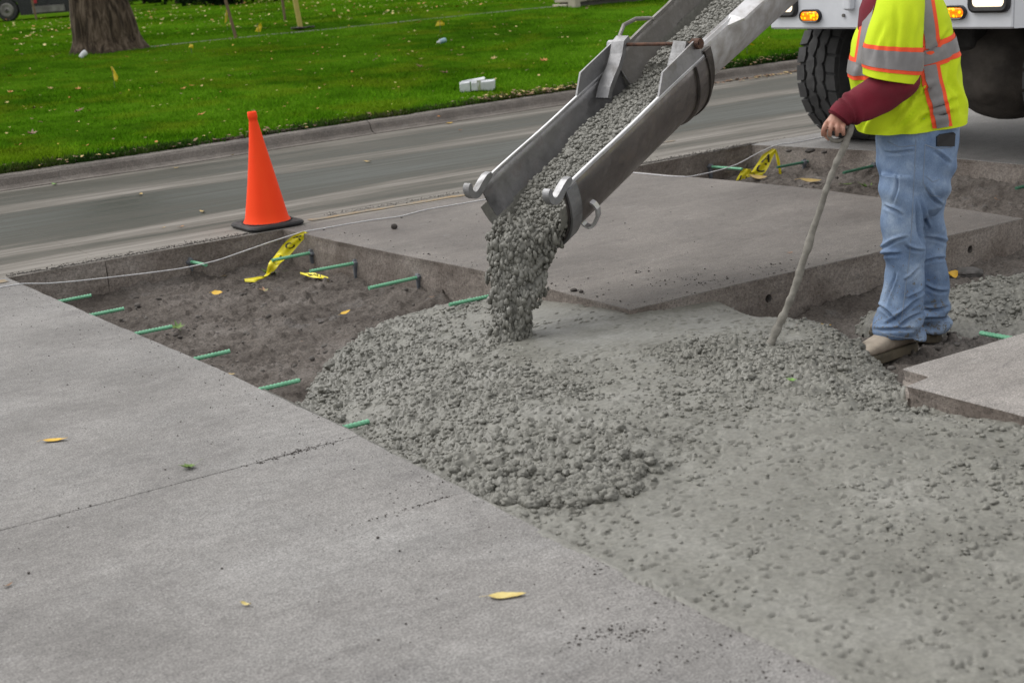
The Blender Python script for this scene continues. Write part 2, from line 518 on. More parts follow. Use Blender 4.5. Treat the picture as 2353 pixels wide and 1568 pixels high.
def slab(name, poly, rough_edges, top, label, side=None, chip=0.004, depth=0.36, cham=0.0035, ragged=0.0, seed=0):
    """flat slab: poly counter-clockwise; edges in rough_edges get a worn arris and a sawn, uneven face"""
    poly = [np.array(p[:2], float) for p in poly]
    n = len(poly)
    P, R_ = [], []
    for i in range(n):
        a, b = poly[i], poly[(i + 1) % n]
        L = np.linalg.norm(b - a)
        if i in rough_edges:
            k = max(2, int(L / 0.022))
            d = (b - a) / L; nr = np.array([d[1], -d[0]])
            for j in range(k):
                q = a + (b - a) * j / k
                w = 0.0 if j == 0 else 1.0
                amp = chip * fbm(np.array([j * 0.022 * 9.0]), np.array([i * 3.3 + seed]), 5 + seed, 4)[0]
                amp -= ragged * max(0.0, fbm(np.array([j * 0.022 * 7.0]), np.array([i * 1.3 + seed]), 91 + seed, 4)[0] - 0.05)
                P.append(q + nr * amp * w); R_.append(1)
        else:
            P.append(a); R_.append(0)
    P = np.array(P); m = len(P)
    e = np.roll(P, -1, 0) - P; e /= np.linalg.norm(e, axis=1)[:, None]
    nr = np.stack([e[:, 1], -e[:, 0]], 1)
    nv = nr + np.roll(nr, 1, 0); nv /= np.maximum(np.sum(nv * nv, 1, keepdims=True), 0.4) / 2
    R_ = np.array(R_, float)
    rings = []
    zs = [0.0, -cham, -0.03, -0.06, -0.09, -0.12, -0.15, -0.18, -0.21, -0.25, -depth]
    for k, z in enumerate(zs):
        off = -cham if k == 0 else 0.0
        dd = np.zeros(m)
        if k >= 2:
            dd = R_ * (0.006 * fbm(P[:, 0] * 14 + P[:, 1] * 14, np.full(m, z * 22), 40 + seed, 4) - 0.004)
            if ragged: dd += R_ * ragged * 0.35 * fbm(P[:, 0] * 26 + P[:, 1] * 26, np.full(m, z * 40), 77, 3)
        Q = P + nv * (off + dd)[:, None]
        zz = np.full(m, z)
        if k == 0 and chip: zz = zz - R_ * 0.0
        rings.append(np.column_stack([Q, zz]))
    V = np.vstack(rings)
    F = [tuple(range(m))]
    mi = [0]
    for k in range(len(zs) - 1):
        for i in range(m):
            j = (i + 1) % m
            F.append((k * m + j, k * m + i, (k + 1) * m + i, (k + 1) * m + j)); mi.append(0 if k == 0 else 1)
    return mk(name, V, F, [top, side or M_wall], label=label, kind='structure', midx=mi)

g = 0.0008
EDGE = [(2.092, 8.41), (2.12, 7.2), (2.163, 5.646), (2.168, 4.393), (2.16, 4.34), (2.121, 3.045), (2.116, 2.356), (2.11, 0.2)]
def edge_x(y):
    E_ = sorted(EDGE, key=lambda p: p[1])
    return np.interp(y, [p[1] for p in E_], [p[0] for p in E_])
slab('pavement', [(-14, 4.34 + g), (edge_x(4.34), 4.34 + g), (2.168, 4.40), (2.163, 5.646), (2.12, 7.2), (2.092, 8.41 - g), (-14, 8.41 - g)], {1, 2, 3, 4}, M_near,
     'grey concrete pavement slab along the cut, up to the yellow line', chip=0.006, seed=1)
slab('pavement', [(-14, -4), (2.10, -4), (2.11, 0.2), (2.116, 2.356), (2.121, 3.045), (edge_x(4.34), 4.34 - g), (-14, 4.34 - g)], {1, 2, 3, 4}, M_near,
     'grey concrete pavement slab with one long yellow leaf on it', chip=0.006, seed=2)
far = slab('pavement', [(3.80, 8.41 - g), (3.86, 7.144), (3.925, 6.30), (3.885, 5.029), (4.346, 5.025), (5.465, 4.997), (6.515, 4.974), (6.575, 5.57), (6.62, 6.6), (6.57, 7.286), (6.47, 8.41 - g)],
     {0, 1, 2, 3, 4, 5, 6, 7, 8, 9}, M_far, 'brownish concrete slab left standing between the cuts', chip=0.006, seed=3)
slab('pavement', [(3.969, 3.539), (3.955, 3.406), (3.82, 3.388), (3.815, 2.898), (3.81, -4), (6.6, -4), (6.6, 3.50), (4.637, 3.53)], {0, 1, 2, 3, 6, 7}, M_right,
     'pale concrete slab corner with a small saw-cut notch', chip=0.004, seed=4)
V_ = np.array([[3.975, 3.545], [3.962, 3.400], [3.815, 3.380]]); V_ = np.vstack([np.column_stack([V_, np.full(3, z_)]) for z_ in (-0.3, -0.045)])
mk('pavement', V_, [(0, 1, 2), (5, 4, 3), (0, 3, 4, 1), (1, 4, 5, 2), (2, 5, 3, 0)], M_wall, kind='structure', label='broken corner step of the pale slab')
slab('pavement', [(7.843, 8.505 - g), (8.03, 7.5), (8.0, 6.1), (8.0, -4), (60, -4), (60, 8.505 - g)], {0, 1, 2}, M_near,
     'concrete slab under the truck, beyond the far cut', chip=0.005, seed=6)

CURB_X = np.array([-40, -2, 3.09, 4.6, 6.6, 9.3, 12.5, 60.0])
CURB_Y = np.array([12.1, 12.15, 12.22, 12.27, 12.46, 12.64, 12.65, 12.65])
def curb_y(x): return np.interp(x, CURB_X, CURB_Y)
# the traffic lane: two slabs with a joint at x = 2.66
xs = [2.66, 3.09, 4.6, 6.6, 9.3, 12.5, 60.0]
slab('road', [(-40, 8.41 + g), (2.092, 8.41 + g), (2.66 - g, 8.41 + g), (2.66 - g, curb_y(2.66)), (-2, curb_y(-2)), (-40, curb_y(-40))], {1}, M_road,
     'wet concrete traffic lane, left of the crack', chip=0.008, ragged=0.020, seed=7)
slab('road', [(2.66 + g, 8.41 + g), (3.80, 8.41 + g), (6.47, 8.43), (7.843, 8.505 + g), (60, 8.505 + g)] + [(x, curb_y(x)) for x in xs[::-1]][:-1] + [(2.66 + g, curb_y(2.66))], {0, 2}, M_road,
     'wet concrete traffic lane between the cut and the kerb', chip=0.008, ragged=0.020, seed=8)

# worn yellow line along the lane joint
def paint_mat():
    m = Mat('worn_yellow_paint', 0.7, 0, 0.3)
    f = m.noise(6, 7, 0.75, m.vec((1, 5, 1)))
    c = m.ramp(f, [(0.36, (0.42, 0.25, 0.07)), (0.47, (0.32, 0.24, 0.14)), (0.54, (0.25, 0.23, 0.20))])
    m.color(c); return m.m
M_paint = paint_mat()
def paint_strip(x0, x1, y0, y1, wid, label, seed):
    k = int((x1 - x0) / 0.03)
    t = np.linspace(0, 1, k + 1)
    x = x0 + (x1 - x0) * t
    yc = y0 + (y1 - y0) * t
    a = wid / 2 * (0.8 + 0.3 * fbm(x * 7, x * 0, seed, 4)); b = wid / 2 * (0.8 + 0.3 * fbm(x * 7, x * 0 + 5, seed + 3, 4))
    V = np.vstack([np.column_stack([x, yc - a, np.full(k + 1, 0.004)]), np.column_stack([x, yc + b, np.full(k + 1, 0.004)])])
    F = [(i, i + 1, k + 1 + i + 1, k + 1 + i) for i in range(k)]
    mk('road_marking', V, F, M_paint, label=label, kind='structure')
paint_strip(4.05, 5.35, 8.53, 8.47, 0.085, 'worn yellow line behind the standing slab', 11)
paint_strip(-6.0, 2.06, 8.30, 8.30, 0.10, 'worn yellow line on the pavement by the cut corner', 12)
paint_strip(6.9, 7.7, 9.25, 9.25, 0.05, 'scrap of yellow paint on the wet lane', 13)

# cracks on the near slab: a thin open groove is cut by dark grit lying in it (see grit below)

# subgrade
def in_poly(x, y, poly):
    r = np.zeros(x.shape, bool)
    n = len(poly)
    for i in range(n):
        x1, y1 = poly[i]; x2, y2 = poly[(i + 1) % n]
        c = ((y1 > y) != (y2 > y)) & (x < (x2 - x1) * (y - y1) / (y2 - y1 + 1e-12) + x1)
        r ^= c
    return r

def stamp(Z, x0, y0, gs, px, py, ra, rb, hh, ang, pw, z0, tx, ty):
    """raise the grid to stones lying in it"""
    ny, nx = Z.shape
    for i in range(len(px)):
        R_ = max(ra[i], rb[i])
        ix0 = max(int((px[i] - R_ - x0) / gs), 0); ix1 = min(int((px[i] + R_ - x0) / gs) + 2, nx)
        iy0 = max(int((py[i] - R_ - y0) / gs), 0); iy1 = min(int((py[i] + R_ - y0) / gs) + 2, ny)
        if ix1 <= ix0 or iy1 <= iy0: continue
        dx = x0 + np.arange(ix0, ix1) * gs - px[i]
        dy = (y0 + np.arange(iy0, iy1) * gs - py[i])[:, None]
        c, s = math.cos(ang[i]), math.sin(ang[i])
        u = np.abs(dx * c + dy * s) / ra[i]; v = np.abs(-dx * s + dy * c) / rb[i]
        q = u ** pw[i] + v ** pw[i]
        h = z0[i] + hh[i] * np.sqrt(np.clip(1 - q, 0, 1)) + dx * tx[i] + dy * ty[i]
        w = Z[iy0:iy1, ix0:ix1]
        np.copyto(w, np.maximum(w, h), where=q < 1)

def sample(Z, x0, y0, gs, px, py):
    ix = np.clip(((px - x0) / gs).astype(int), 0, Z.shape[1] - 1); iy = np.clip(((py - y0) / gs).astype(int), 0, Z.shape[0] - 1)
    return Z[iy, ix]

def stones_into(Z, x0, y0, gs, px, py, r, flat=(0.5, 0.9), sink=(0.2, 0.7), tilt=0.35, rg=rng):
    n = len(px)
    ra = r * rg.uniform(0.8, 1.3, n); rb = r * rg.uniform(0.65, 1.0, n)
    hh = r * rg.uniform(*flat, n)
    zb = sample(Z, x0, y0, gs, px, py) - r * rg.uniform(*sink, n) * 0.6
    stamp(Z, x0, y0, gs, px, py, ra, rb, hh, rg.uniform(0, 6.28, n), rg.choice([2.0, 2.4, 3.2, 4.0], n), zb, rg.normal(0, tilt, n), rg.normal(0, tilt, n))

def field(Z, x0, y0, gs, keep):
    """quads of a height grid where keep holds"""
    ny, nx = Z.shape
    k = keep[:-1, :-1] & keep[1:, :-1] & keep[:-1, 1:] & keep[1:, 1:]
    iy, ix = np.nonzero(k)
    F = np.stack([iy * nx + ix, iy * nx + ix + 1, (iy + 1) * nx + ix + 1, (iy + 1) * nx + ix], 1)
    used = np.unique(F)
    mp = np.full(nx * ny, -1, np.int64); mp[used] = np.arange(len(used))
    Y, X = np.divmod(used, nx)
    V = np.column_stack([x0 + X * gs, y0 + Y * gs, Z.ravel()[used]])
    return V, mp[F]

sx0, sy0, sg = 2.05, 3.2, 0.0115
nx, ny = int((8.15 - sx0) / sg), int((8.62 - sy0) / sg)
X, Y = np.meshgrid(sx0 + np.arange(nx) * sg, sy0 + np.arange(ny) * sg)
SZ = FLOOR + 0.022 * fbm(X * 2.6, Y * 2.6, 3, 5) + 0.024 * fbm(X * 14, Y * 14, 8, 4) + 0.006 * n2(X * 42, Y * 42, 4)
# drag marks of the grading bucket, along the road
SZ += 0.010 * n2(X * 2.0, Y * 17, 12) * (n2(X * 0.8, Y * 0.9, 2) > -0.1)
# crumbs heaped against the faces of the cut
SZ += 0.05 * np.exp(-np.maximum(8.41 - Y, 0) / 0.08) * (0.7 + 0.6 * n2(X * 6, Y * 3, 6)) * (X < 3.85)
SZ += 0.06 * np.exp(-np.abs(5.0 - Y) / 0.12) * (0.6 + 0.6 * n2(X * 4, Y * 3, 9)) * (X > 3.9) * (Y < 5.0)
SZ += 0.10 * np.exp(-np.maximum(8.0 - X, 0) / 0.25) * (Y > 4.6) * (X > 6.6)
SZ += 0.05 * np.exp(-np.maximum(3.86 - X, 0) / 0.10) * (X < 3.9) * (Y > 5) * (0.5 + 0.7 * n2(X * 3, Y * 6, 19))
for nst, rmin, rmax in ((16000, 0.005, 0.011), (3600, 0.010, 0.018), (260, 0.016, 0.034)):
    px = rng.uniform(sx0, 8.1, nst); py = rng.uniform(3.4, 8.5, nst)
    cl = fbm(px * 1.6, py * 1.6, 21, 3) + rng.uniform(-0.25, 0.25, nst) > (0.0 if rmax > 0.012 else -0.4)
    px, py = px[cl], py[cl]
    stones_into(SZ, sx0, sy0, sg, px, py, rng.uniform(rmin, rmax, len(px)), (0.8, 1.4), (-0.1, 0.4), 0.35)
keep = ~((X > 3.95) & (X < 6.45) & (Y > 5.05)) & ~((X > 4.0) & (X < 6.6) & (Y < 3.48))
V, F = field(SZ, sx0, sy0, sg, keep)
mk('subgrade', V, F, M_soil, smooth=True, kind='structure', label='brown compacted soil floor of the cut')
n = 3600
px = rng.uniform(2.15, 7.9, n); py = rng.uniform(3.6, 8.35, n)
ok = ~((px > 3.85) & (px < 6.6) & (py > 4.95)) & ~((px > 3.9) & (px < 6.6) & (py < 3.58)) & (fbm(px * 2, py * 2, 27, 3) + rng.uniform(-0.3, 0.3, n) > -0.1)
px, py = px[ok], py[ok]
r_ = rng.uniform(0.004, 0.011, len(px)) * rng.choice([1, 1, 1, 1, 1.9], len(px))
V, F = many_stones(np.column_stack([px, py, sample(SZ, sx0, sy0, sg, px, py) + r_ * 0.15]), r_, ICO0, 12, 0.7)
mk('loose_stones', V, F, [pm('loose_gravel', (0.19, 0.175, 0.162), (0.08, 0.07, 0.063), 9, 0.9)], kind='stuff', label='loose stones and crumbs strewn over the soil floor')
def soil_z(x, y): return float(sample(SZ, sx0, sy0, sg, np.array([x]), np.array([y]))[0])

# ------------------------------------------------------------------ kerb, lawn, sidewalk
def terrain_z(x, y):
    x = np.asarray(x, float); y = np.asarray(y, float)
    z = np.interp(y, [12.0, 13.0, 22.0, 24.0, 40.0, 60.0, 120.0], [0.115, 0.135, 0.585, 0.62, 0.70, 0.74, 0.80])
    return z + 0.018 * fbm(x * 0.5, y * 0.5, 3, 3)

def Ut(px, py):
    """point of the lawn seen at a pixel"""
    z = 0.4
    for _ in range(40):
        p = U(px, py, z); z = 0.5 * z + 0.5 * float(terrain_z(p[0], p[1]))
    p[2] = float(terrain_z(p[0], p[1])); return p

KH = 0.115
prof = [(-0.02, -0.20), (-0.02, 0.006), (0.03, 0.012), (0.06, 0.035), (0.085, 0.085), (0.105, 0.106), (0.14, KH), (0.24, KH), (0.25, KH - 0.01), (0.25, -0.2)]
joints = [-30, -10.4, -2.0, 2.25, 6.70, 11.15, 15.6, 24, 34, 58]
for a, b in zip(joints[:-1], joints[1:]):
    k = max(2, int((b - a) / (0.12 if -3 < a < 20 else 1.0)))
    xx = np.linspace(a + 0.006, b - 0.006, k)
    rings = []
    for x in xx:
        yb = float(curb_y(x)) + 0.005
        rings.append(np.array([[x, yb + p[0] + 0.006 * float(n2(np.array([x * 3.0]), np.array([i * 0.7]), 5)[0]), p[1] + (0.004 * float(n2(np.array([x * 5.0]), np.array([i * 1.1]), 6)[0]) if i > 1 else 0)] for i, p in enumerate(prof)]))
    V, F = loft(rings)
    mk('kerb', V, F, M_curb, kind='structure', label='concrete kerb with rounded face along the lawn', smooth=False)

# lawn sheet
lx = np.concatenate([np.linspace(-60, -8, 14)[:-1], np.linspace(-8, 30, 150)[:-1], np.linspace(30, 120, 18)])
ly = np.concatenate([np.linspace(0, 1, 60) ** 1.3 * 14, np.linspace(15, 45, 40), np.linspace(50, 250, 12)])
X, T = np.meshgrid(lx, ly)
Y = curb_y(X) + 0.24 + T
Z = terrain_z(X, Y) + 0.012 * fbm(X * 3, Y * 3, 9, 3)
edge = np.clip(T / 0.35, 0, 1)
Z = Z * edge + (1 - edge) * (KH - 0.006 + 0.012 * np.abs(n2(X * 4, Y * 4, 3)))
SW0, SW1 = 22.25, 23.35
Z = np.where((Y > SW0 - 0.05) & (Y < SW1 + 0.05), Z - 0.07, Z)
F = grid_faces(*X.shape)
mk('lawn', np.column_stack([X.ravel(), Y.ravel(), Z.ravel()]), F[:, ::-1].copy(), M_lawn, kind='structure', smooth=True, label='green lawn beyond the kerb')
# sidewalk flags
for i, x in enumerate(np.arange(8.6, 40, 1.5)):
    zz = float(terrain_z(x, 22.5)) - 0.045
    V, F = box((x + 0.006, SW0, zz - 0.08), (x + 1.494, SW1, zz), 0.01)
    mk('sidewalk', V, F, M_walk, kind='structure', label='grey sidewalk crossing the lawn')

# grass blades
def blades(n, mat, name, label, yfun, hgt, wid, seed):
    r = np.random.default_rng(seed)
    x, y = yfun(r, n)
    ok = ~((y > SW0 - 0.03) & (y < SW1 + 0.03) & (x > 8.5))
    x, y = x[ok], y[ok]; n = len(x)
    z = terrain_z(x, y) - 0.006
    e = np.clip((y - curb_y(x) - 0.24) / 0.35, 0, 1)
    z = z * e + (1 - e) * (KH - 0.01)
    d = np.hypot(x, y)
    w = wid * (0.5 + d / 20.0) * r.uniform(0.7, 1.3, n)
    h = hgt * r.uniform(0.55, 1.25, n) * (1 + 0.35 * n2(x * 0.7, y * 0.7, 5))
    a = r.uniform(0, 6.28, n)
    lean = r.normal(0, 0.45, (n, 2)) * h[:, None]
    b1 = np.column_stack([x - np.cos(a) * w, y - np.sin(a) * w, z]); b2 = np.column_stack([x + np.cos(a) * w, y + np.sin(a) * w, z])
    t = np.column_stack([x + lean[:, 0], y + lean[:, 1], z + h])
    V = np.stack([b1, b2, t], 1).reshape(-1, 3)
    return mk(name, V, np.arange(3 * n).reshape(-1, 3), mat, kind='stuff', label=label)

def wedge(r, n):
    t = r.uniform(0, 1, n)
    y = 12.5 + 32 * t ** 1.9 + 0.0
    # bearing range of the view, widened on both sides
    az = r.uniform(-0.05, 1.30, n)
    x = y * np.tan(az) * 0.82 + r.normal(0, 0.2, n)
    y = np.maximum(y, curb_y(x) + 0.23 + 0.06 * np.abs(n2(x * 3, x * 0, 4)) + 0.03 * r.uniform(0, 1, n))
    return x, y
blades(400000, M_blade, 'grass', 'short green grass of the lawn', wedge, 0.038, 0.0034, 5)

def kerb_edge(r, n):
    x = r.uniform(-2, 16, n)
    dens = fbm(x * 0.9, x * 0, 14, 3) + r.uniform(-0.3, 0.3, n) > -0.15
    x = x[dens]
    y = curb_y(x) + 0.20 + np.abs(r.normal(0, 0.10, len(x)))
    return x, y
blades(22000, M_weed, 'weeds', 'dark weeds creeping over the kerb edge', kerb_edge, 0.060, 0.008, 6)

# ------------------------------------------------------------------ fresh concrete in the cut
def tps(P, z, lam=1e-3):
    d = np.linalg.norm(P[:, None] - P[None], axis=2)
    K = np.where(d > 0, d * d * np.log(d + 1e-9), 0) + lam * np.eye(len(P))
    A = np.block([[K, np.ones((len(P), 1)), P], [np.ones((1, len(P))), np.zeros((1, 3))], [P.T, np.zeros((2, 3))]])
    w = np.linalg.solve(A, np.concatenate([z, np.zeros(3)]))
    def f(X, Y):
        r = w[len(P)] + w[len(P) + 1] * X + w[len(P) + 2] * Y
        for (a, b), c in zip(P, w):
            q = (X - a) ** 2 + (Y - b) ** 2
            r = r + c * 0.5 * q * np.log(q + 1e-12)
        return r
    return f

def seg_dist(X, Y, pl):
    """distance to a polyline and signed side of its nearest segment (left > 0)"""
    best = np.full(X.shape, 1e9); side = np.zeros(X.shape)
    for (ax, ay), (bx, by) in zip(pl[:-1], pl[1:]):
        ex, ey = bx - ax, by - ay
        t = np.clip(((X - ax) * ex + (Y - ay) * ey) / (ex * ex + ey * ey), 0, 1)
        d = np.hypot(X - ax - t * ex, Y - ay - t * ey)
        s = ex * (Y - ay) - ey * (X - ax)
        m = d < best
        best = np.where(m, d, best); side = np.where(m, s, side)
    return best, side

ctrl = [(800, 850, -.135), (900, 800, -.125), (1000, 760, -.12), (1100, 745, -.105), (950, 900, -.06), (1100, 850, -.035), (805, 965, -.135), (850, 985, -.11), (920, 1035, -.07), (1000, 1085, -.045),
        (1060, 1125, -.03), (1200, 1190, -.008), (1320, 1250, .004), (1500, 1340, .010), (1720, 1448, .012), (1900, 1568, .012), (1100, 970, .02), (1250, 960, .035), (1380, 1000, .035),
        (1430, 1030, .03), (1250, 1130, -.004), (1450, 1095, -.006), (1100, 1100, -.02), (1300, 750, -.045), (1450, 770, -.04), (1300, 695, -.05), (1440, 716, -.02), (1560, 722, -.045),
        (1180, 780, -.045), (1650, 790, -.03), (1750, 830, -.01), (1880, 830, -.03), (1980, 870, -.05), (1600, 950, .0), (1800, 950, 0.0), (2000, 930, -.02), (1700, 1060, -.01), (2000, 1200, -.005),
        (2352, 1100, -.02), (2300, 1400, 0.0), (2120, 948, -.05), (2350, 972, -.03), (1800, 1300, .003), (1500, 880, -.01), (1350, 860, -.015)]
CP = np.array([U(a, b, c) for a, b, c in ctrl])
basef = tps(CP[:, :2], CP[:, 2])
toeL = [U(a, b, FLOOR + 0.02)[:2] for a, b in ((640, 965), (690, 930), (712, 880), (745, 838), (800, 792), (880, 750), (960, 727), (1050, 712), (1110, 703), (1200, 672), (1260, 655))]
toeR = [U(a, b, FLOOR + 0.02)[:2] for a, b in ((1700, 735), (1738, 754), (1785, 778), (1850, 780), (1905, 780), (1970, 800), (2030, 845), (2068, 882), (2078, 915), (2100, 940))]
poly = [tuple(p) for p in toeL] + [(3.92, 6.3), (3.92, 5.05), (4.2, 5.03)] + [tuple(p) for p in toeR] + [(3.9, 3.40), (3.86, 3.2), (3.83, 0), (2.0, 0), (2.0, 4.9)]
WG = 0.0054
wx0, wy0 = 2.05, 1.30
nx, ny = int((4.75 - wx0) / WG), int((6.75 - wy0) / WG)
X, Y = np.meshgrid(wx0 + np.arange(nx) * WG, wy0 + np.arange(ny) * WG)
B = basef(X, Y)
# roughness of the surface, 0 smooth mortar .. 1 loose lumps
rc = [(720, 900, 1), (850, 850, 1), (950, 780, 1), (1100, 740, .9), (1000, 950, .9), (1150, 860, .75), (1050, 860, .75), (1300, 760, .02), (1450, 770, .03), (1300, 700, .15), (1440, 720, .10), (1560, 735, .2), (1500, 850, .6), (1600, 800, .8),
      (1750, 830, 1), (1900, 830, .9), (2000, 870, 1), (1700, 900, .8), (1900, 920, .8), (1350, 900, .7), (1250, 1000, .85), (1350, 1060, 1), (1100, 1020, .9), (950, 1040, .9), (1250, 1140, .55), (1500, 1100, .5), (1500, 990, .45),
      (1700, 1000, .38), (1900, 1000, .3), (2100, 980, .28), (2300, 1020, .22), (1300, 1210, .5), (1600, 1200, .34), (1500, 1290, .10), (1800, 1400, .13), (2000, 1300, .26), (2200, 1350, .30), (2300, 1200, .26), (2000, 1130, .30), (2200, 1500, .22), (1800, 1150, .10), (2100, 1180, .15), (1900, 1250, .3), (1700, 1290, .22)]
RP = np.array([U(a, b, -0.02) for a, b, c in rc]); RV = np.array([c for a, b, c in rc])
cg = 0.05
XC, YC = np.meshgrid(np.arange(wx0 - 0.1, 4.95, cg), np.arange(wy0 - 0.1, 6.95, cg))
w = 1.0 / ((XC[..., None] - RP[:, 0]) ** 2 + (YC[..., None] - RP[:, 1]) ** 2 + 2e-3) ** 1.8
ROUGH = (w * RV).sum(-1) / w.sum(-1)
def rough_at(x, y): return sample(ROUGH, wx0 - 0.1, wy0 - 0.1, cg, x, y)
def rough_smooth(X, Y):
    fx = (X - (wx0 - 0.1)) / cg; fy = (Y - (wy0 - 0.1)) / cg
    ix = np.clip(fx.astype(int), 0, ROUGH.shape[1] - 2); iy = np.clip(fy.astype(int), 0, ROUGH.shape[0] - 2)
    tx, ty = fx - ix, fy - iy
    return (ROUGH[iy, ix] * (1 - tx) * (1 - ty) + ROUGH[iy, ix + 1] * tx * (1 - ty) + ROUGH[iy + 1, ix] * (1 - tx) * ty + ROUGH[iy + 1, ix + 1] * tx * ty)
RG = rough_smooth(X, Y)
RG = np.clip(RG + 0.45 * fbm(X * 2.4, Y * 3.0, 33, 4) * np.clip(RG * 4, 0, 1), 0, 1)
# heaped layers: each ends in a lip along a line
LIPM = np.zeros(X.shape)
def lip(pix, step, reach, z=0.0, jag=0.02):
    global LIPM
    pl = [tuple(U(a, b, z)[:2]) for a, b in pix]
    JX = X + jag * fbm(X * 9, Y * 9, 51, 3); JY = Y + jag * fbm(X * 9, Y * 9, 57, 3)
    d, s = seg_dist(JX, JY, pl)
    # the lip dies out past both ends of its line
    over = np.zeros(X.shape)
    for (ax, ay), (bx, by) in (((pl[1]), (pl[0])), ((pl[-2]), (pl[-1]))):
        ln = math.hypot(bx - ax, by - ay); over = np.maximum(over, ((JX - bx) * (bx - ax) + (JY - by) * (by - ay)) / ln)
    fade = np.exp(-np.clip(over + 0.10, 0, 9) / 0.07) * (over < 0.3)
    fade = np.clip(fade * 1.4, 0, 1)
    up = np.where(s > 0, np.clip(d / 0.085, 0, 1) ** 0.8 * np.exp(-d / reach), 0.0)
    if step > 0.03: LIPM = np.maximum(LIPM, np.exp(-(d / 0.09) ** 2) * fade)
    return step * up * fade
B += lip([(985, 1072), (1100, 1103), (1250, 1112), (1370, 1100), (1450, 1075)], 0.105, 0.34, 0.0, 0.08)
B += lip([(1480, 1092), (1560, 1075), (1700, 1048), (1850, 1025), (2030, 1018)], 0.020, 0.16)
for ln_, st_, rc_ in (([(1900, 1180), (2020, 1150), (2130, 1140)], .014, .10), ([(1560, 1130), (1650, 1108), (1760, 1098)], .012, .08), ([(2060, 1075), (2180, 1050), (2300, 1045)], .014, .10), ([(1700, 1235), (1830, 1215), (1930, 1222)], .013, .09), ([(2000, 1270), (2140, 1245), (2260, 1262)], .015, .10), ([(2120, 1400), (2240, 1378), (2345, 1390)], .014, .10), ([(1880, 1370), (2000, 1345), (2080, 1352)], .012, .08), ([(1400, 1190), (1480, 1165), (1560, 1160)], .012, .07), ([(2200, 1500), (2290, 1470), (2352, 1475)], .014, .09)):
    B += lip(ln_, st_, rc_, 0.0, 0.04)
B += lip([(2020, 1195), (2100, 1165)], 0.012, 0.08)
B += lip([(1830, 1110), (1900, 1085), (1990, 1062)], 0.014, 0.10)
B += lip([(2150, 1125), (2290, 1110), (2352, 1095)], 0.013, 0.10)
B += lip([(1640, 1190), (1760, 1165)], 0.010, 0.08)
B += lip([(1560, 800), (1680, 782), (1750, 765)], 0.018, 0.10)
B += (0.020 * fbm(X * 7, Y * 7, 61, 3) + 0.020 * fbm(X * 19, Y * 19, 67, 2)) * (0.10 + RG)
B += 0.004 * fbm(X * 3, Y * 14, 71, 3) * (1 - RG)
RG = np.clip(np.maximum(RG, LIPM * 1.0), 0, 1)
dL, _ = seg_dist(X, Y, toeL); dR, _ = seg_dist(X, Y, toeR)
d = np.minimum(dL, dR) + 0.02 * fbm(X * 8, Y * 8, 81, 3)
ins = in_poly(X, Y, poly)
slope = FLOOR + 0.012 + 0.27 * (1 - np.exp(-np.maximum(d, 0) / 0.20))
WZ = np.where(ins, np.minimum(B, slope), FLOOR - 0.06)
k_ = 0.02
hmix = np.clip(0.5 + 0.5 * (slope - B) / k_, 0, 1)
WZ = np.where(ins, slope * (1 - hmix) + B * hmix - k_ * hmix * (1 - hmix), FLOOR - 0.05)
# small dents in the mortar
nd = 5200
px = rng.uniform(wx0, 4.3, nd); py = rng.uniform(wy0, 5.4, nd)
rr = rough_at(px, py)
ok = (rr < 0.6) & (rr > 0.06) & (rng.uniform(0, 1, nd) < 0.25 + rr * 1.6)
px, py = px[ok], py[ok]
N_ = -WZ
stamp(N_, wx0, wy0, WG, px, py, rng.uniform(.006, .020, len(px)), rng.uniform(.004, .009, len(px)), rng.uniform(.007, .018, len(px)), rng.normal(-0.15, .5, len(px)), np.full(len(px), 2.0), sample(N_, wx0, wy0, WG, px, py) - 0.001, rng.normal(0, .1, len(px)), rng.normal(0, .1, len(px)))
WZ = -N_
# lumps of aggregate coated in mortar, large ones first; the mortar between them lies lower
WZ0 = WZ.copy()
WZ = WZ - 0.013 * np.clip(RG * 1.3 - 0.2, 0, 1) ** 1.1 * ins
def lumps_into(px, py, r, rr):
    n = len(px)
    ra = r * rng.uniform(0.85, 1.35, n); rb = r * rng.uniform(0.65, 1.0, n)
    hh = r * rng.uniform(0.6, 1.0, n)
    zb = sample(WZ0, wx0, wy0, WG, px, py) - r * rng.uniform(0.45, 1.25, n) - 0.002 - 0.004 * (1 - rr)
    stamp(WZ, wx0, wy0, WG, px, py, ra, rb, hh, rng.normal(-0.3, 0.9, n), rng.choice([2.0, 2.5, 3.2, 4.0], n), zb, rng.normal(0, 0.35, n), rng.normal(0.05, 0.35, n))
for nst, rmin, rmax in ((1200, 0.012, 0.020), (9000, 0.0075, 0.0125)):
    px = rng.uniform(wx0, 4.7, nst * 2); py = rng.uniform(wy0, 6.7, nst * 2)
    ok = in_poly(px, py, poly)
    px, py = px[ok], py[ok]
    rr = np.clip(sample(RG, wx0, wy0, WG, px, py), 0, 1)
    ok = rng.uniform(0, 1, len(px)) < (rr ** 1.25) * (0.6 if rmax > 0.018 else 1.0) + (0.02 if rmax < 0.017 else 0.0)
    px, py, rr = px[ok], py[ok], rr[ok]
    r = rng.uniform(rmin, rmax, len(px)) * (0.75 + 0.35 * rr)
    lumps_into(px, py, r, rr)
WZ += 0.0009 * n2(X * 130, Y * 130, 8)
EX = edge_x(Y)
creep = EX - 0.030 * np.clip(fbm(Y * 6, Y * 0, 15, 4) + 0.25, 0, 1) * (Y < 3.2) - 0.012 * (Y < 3.2)
over = (X < EX + 0.004) & (X > creep)
WZ = np.where(over, np.clip(WZ, 0.0015 + 0.10 * np.clip(X - creep, 0, 0.05), 0.012), WZ)
WZ = np.where((X < EX + 0.004) & ~over, np.minimum(WZ, -0.012), WZ)
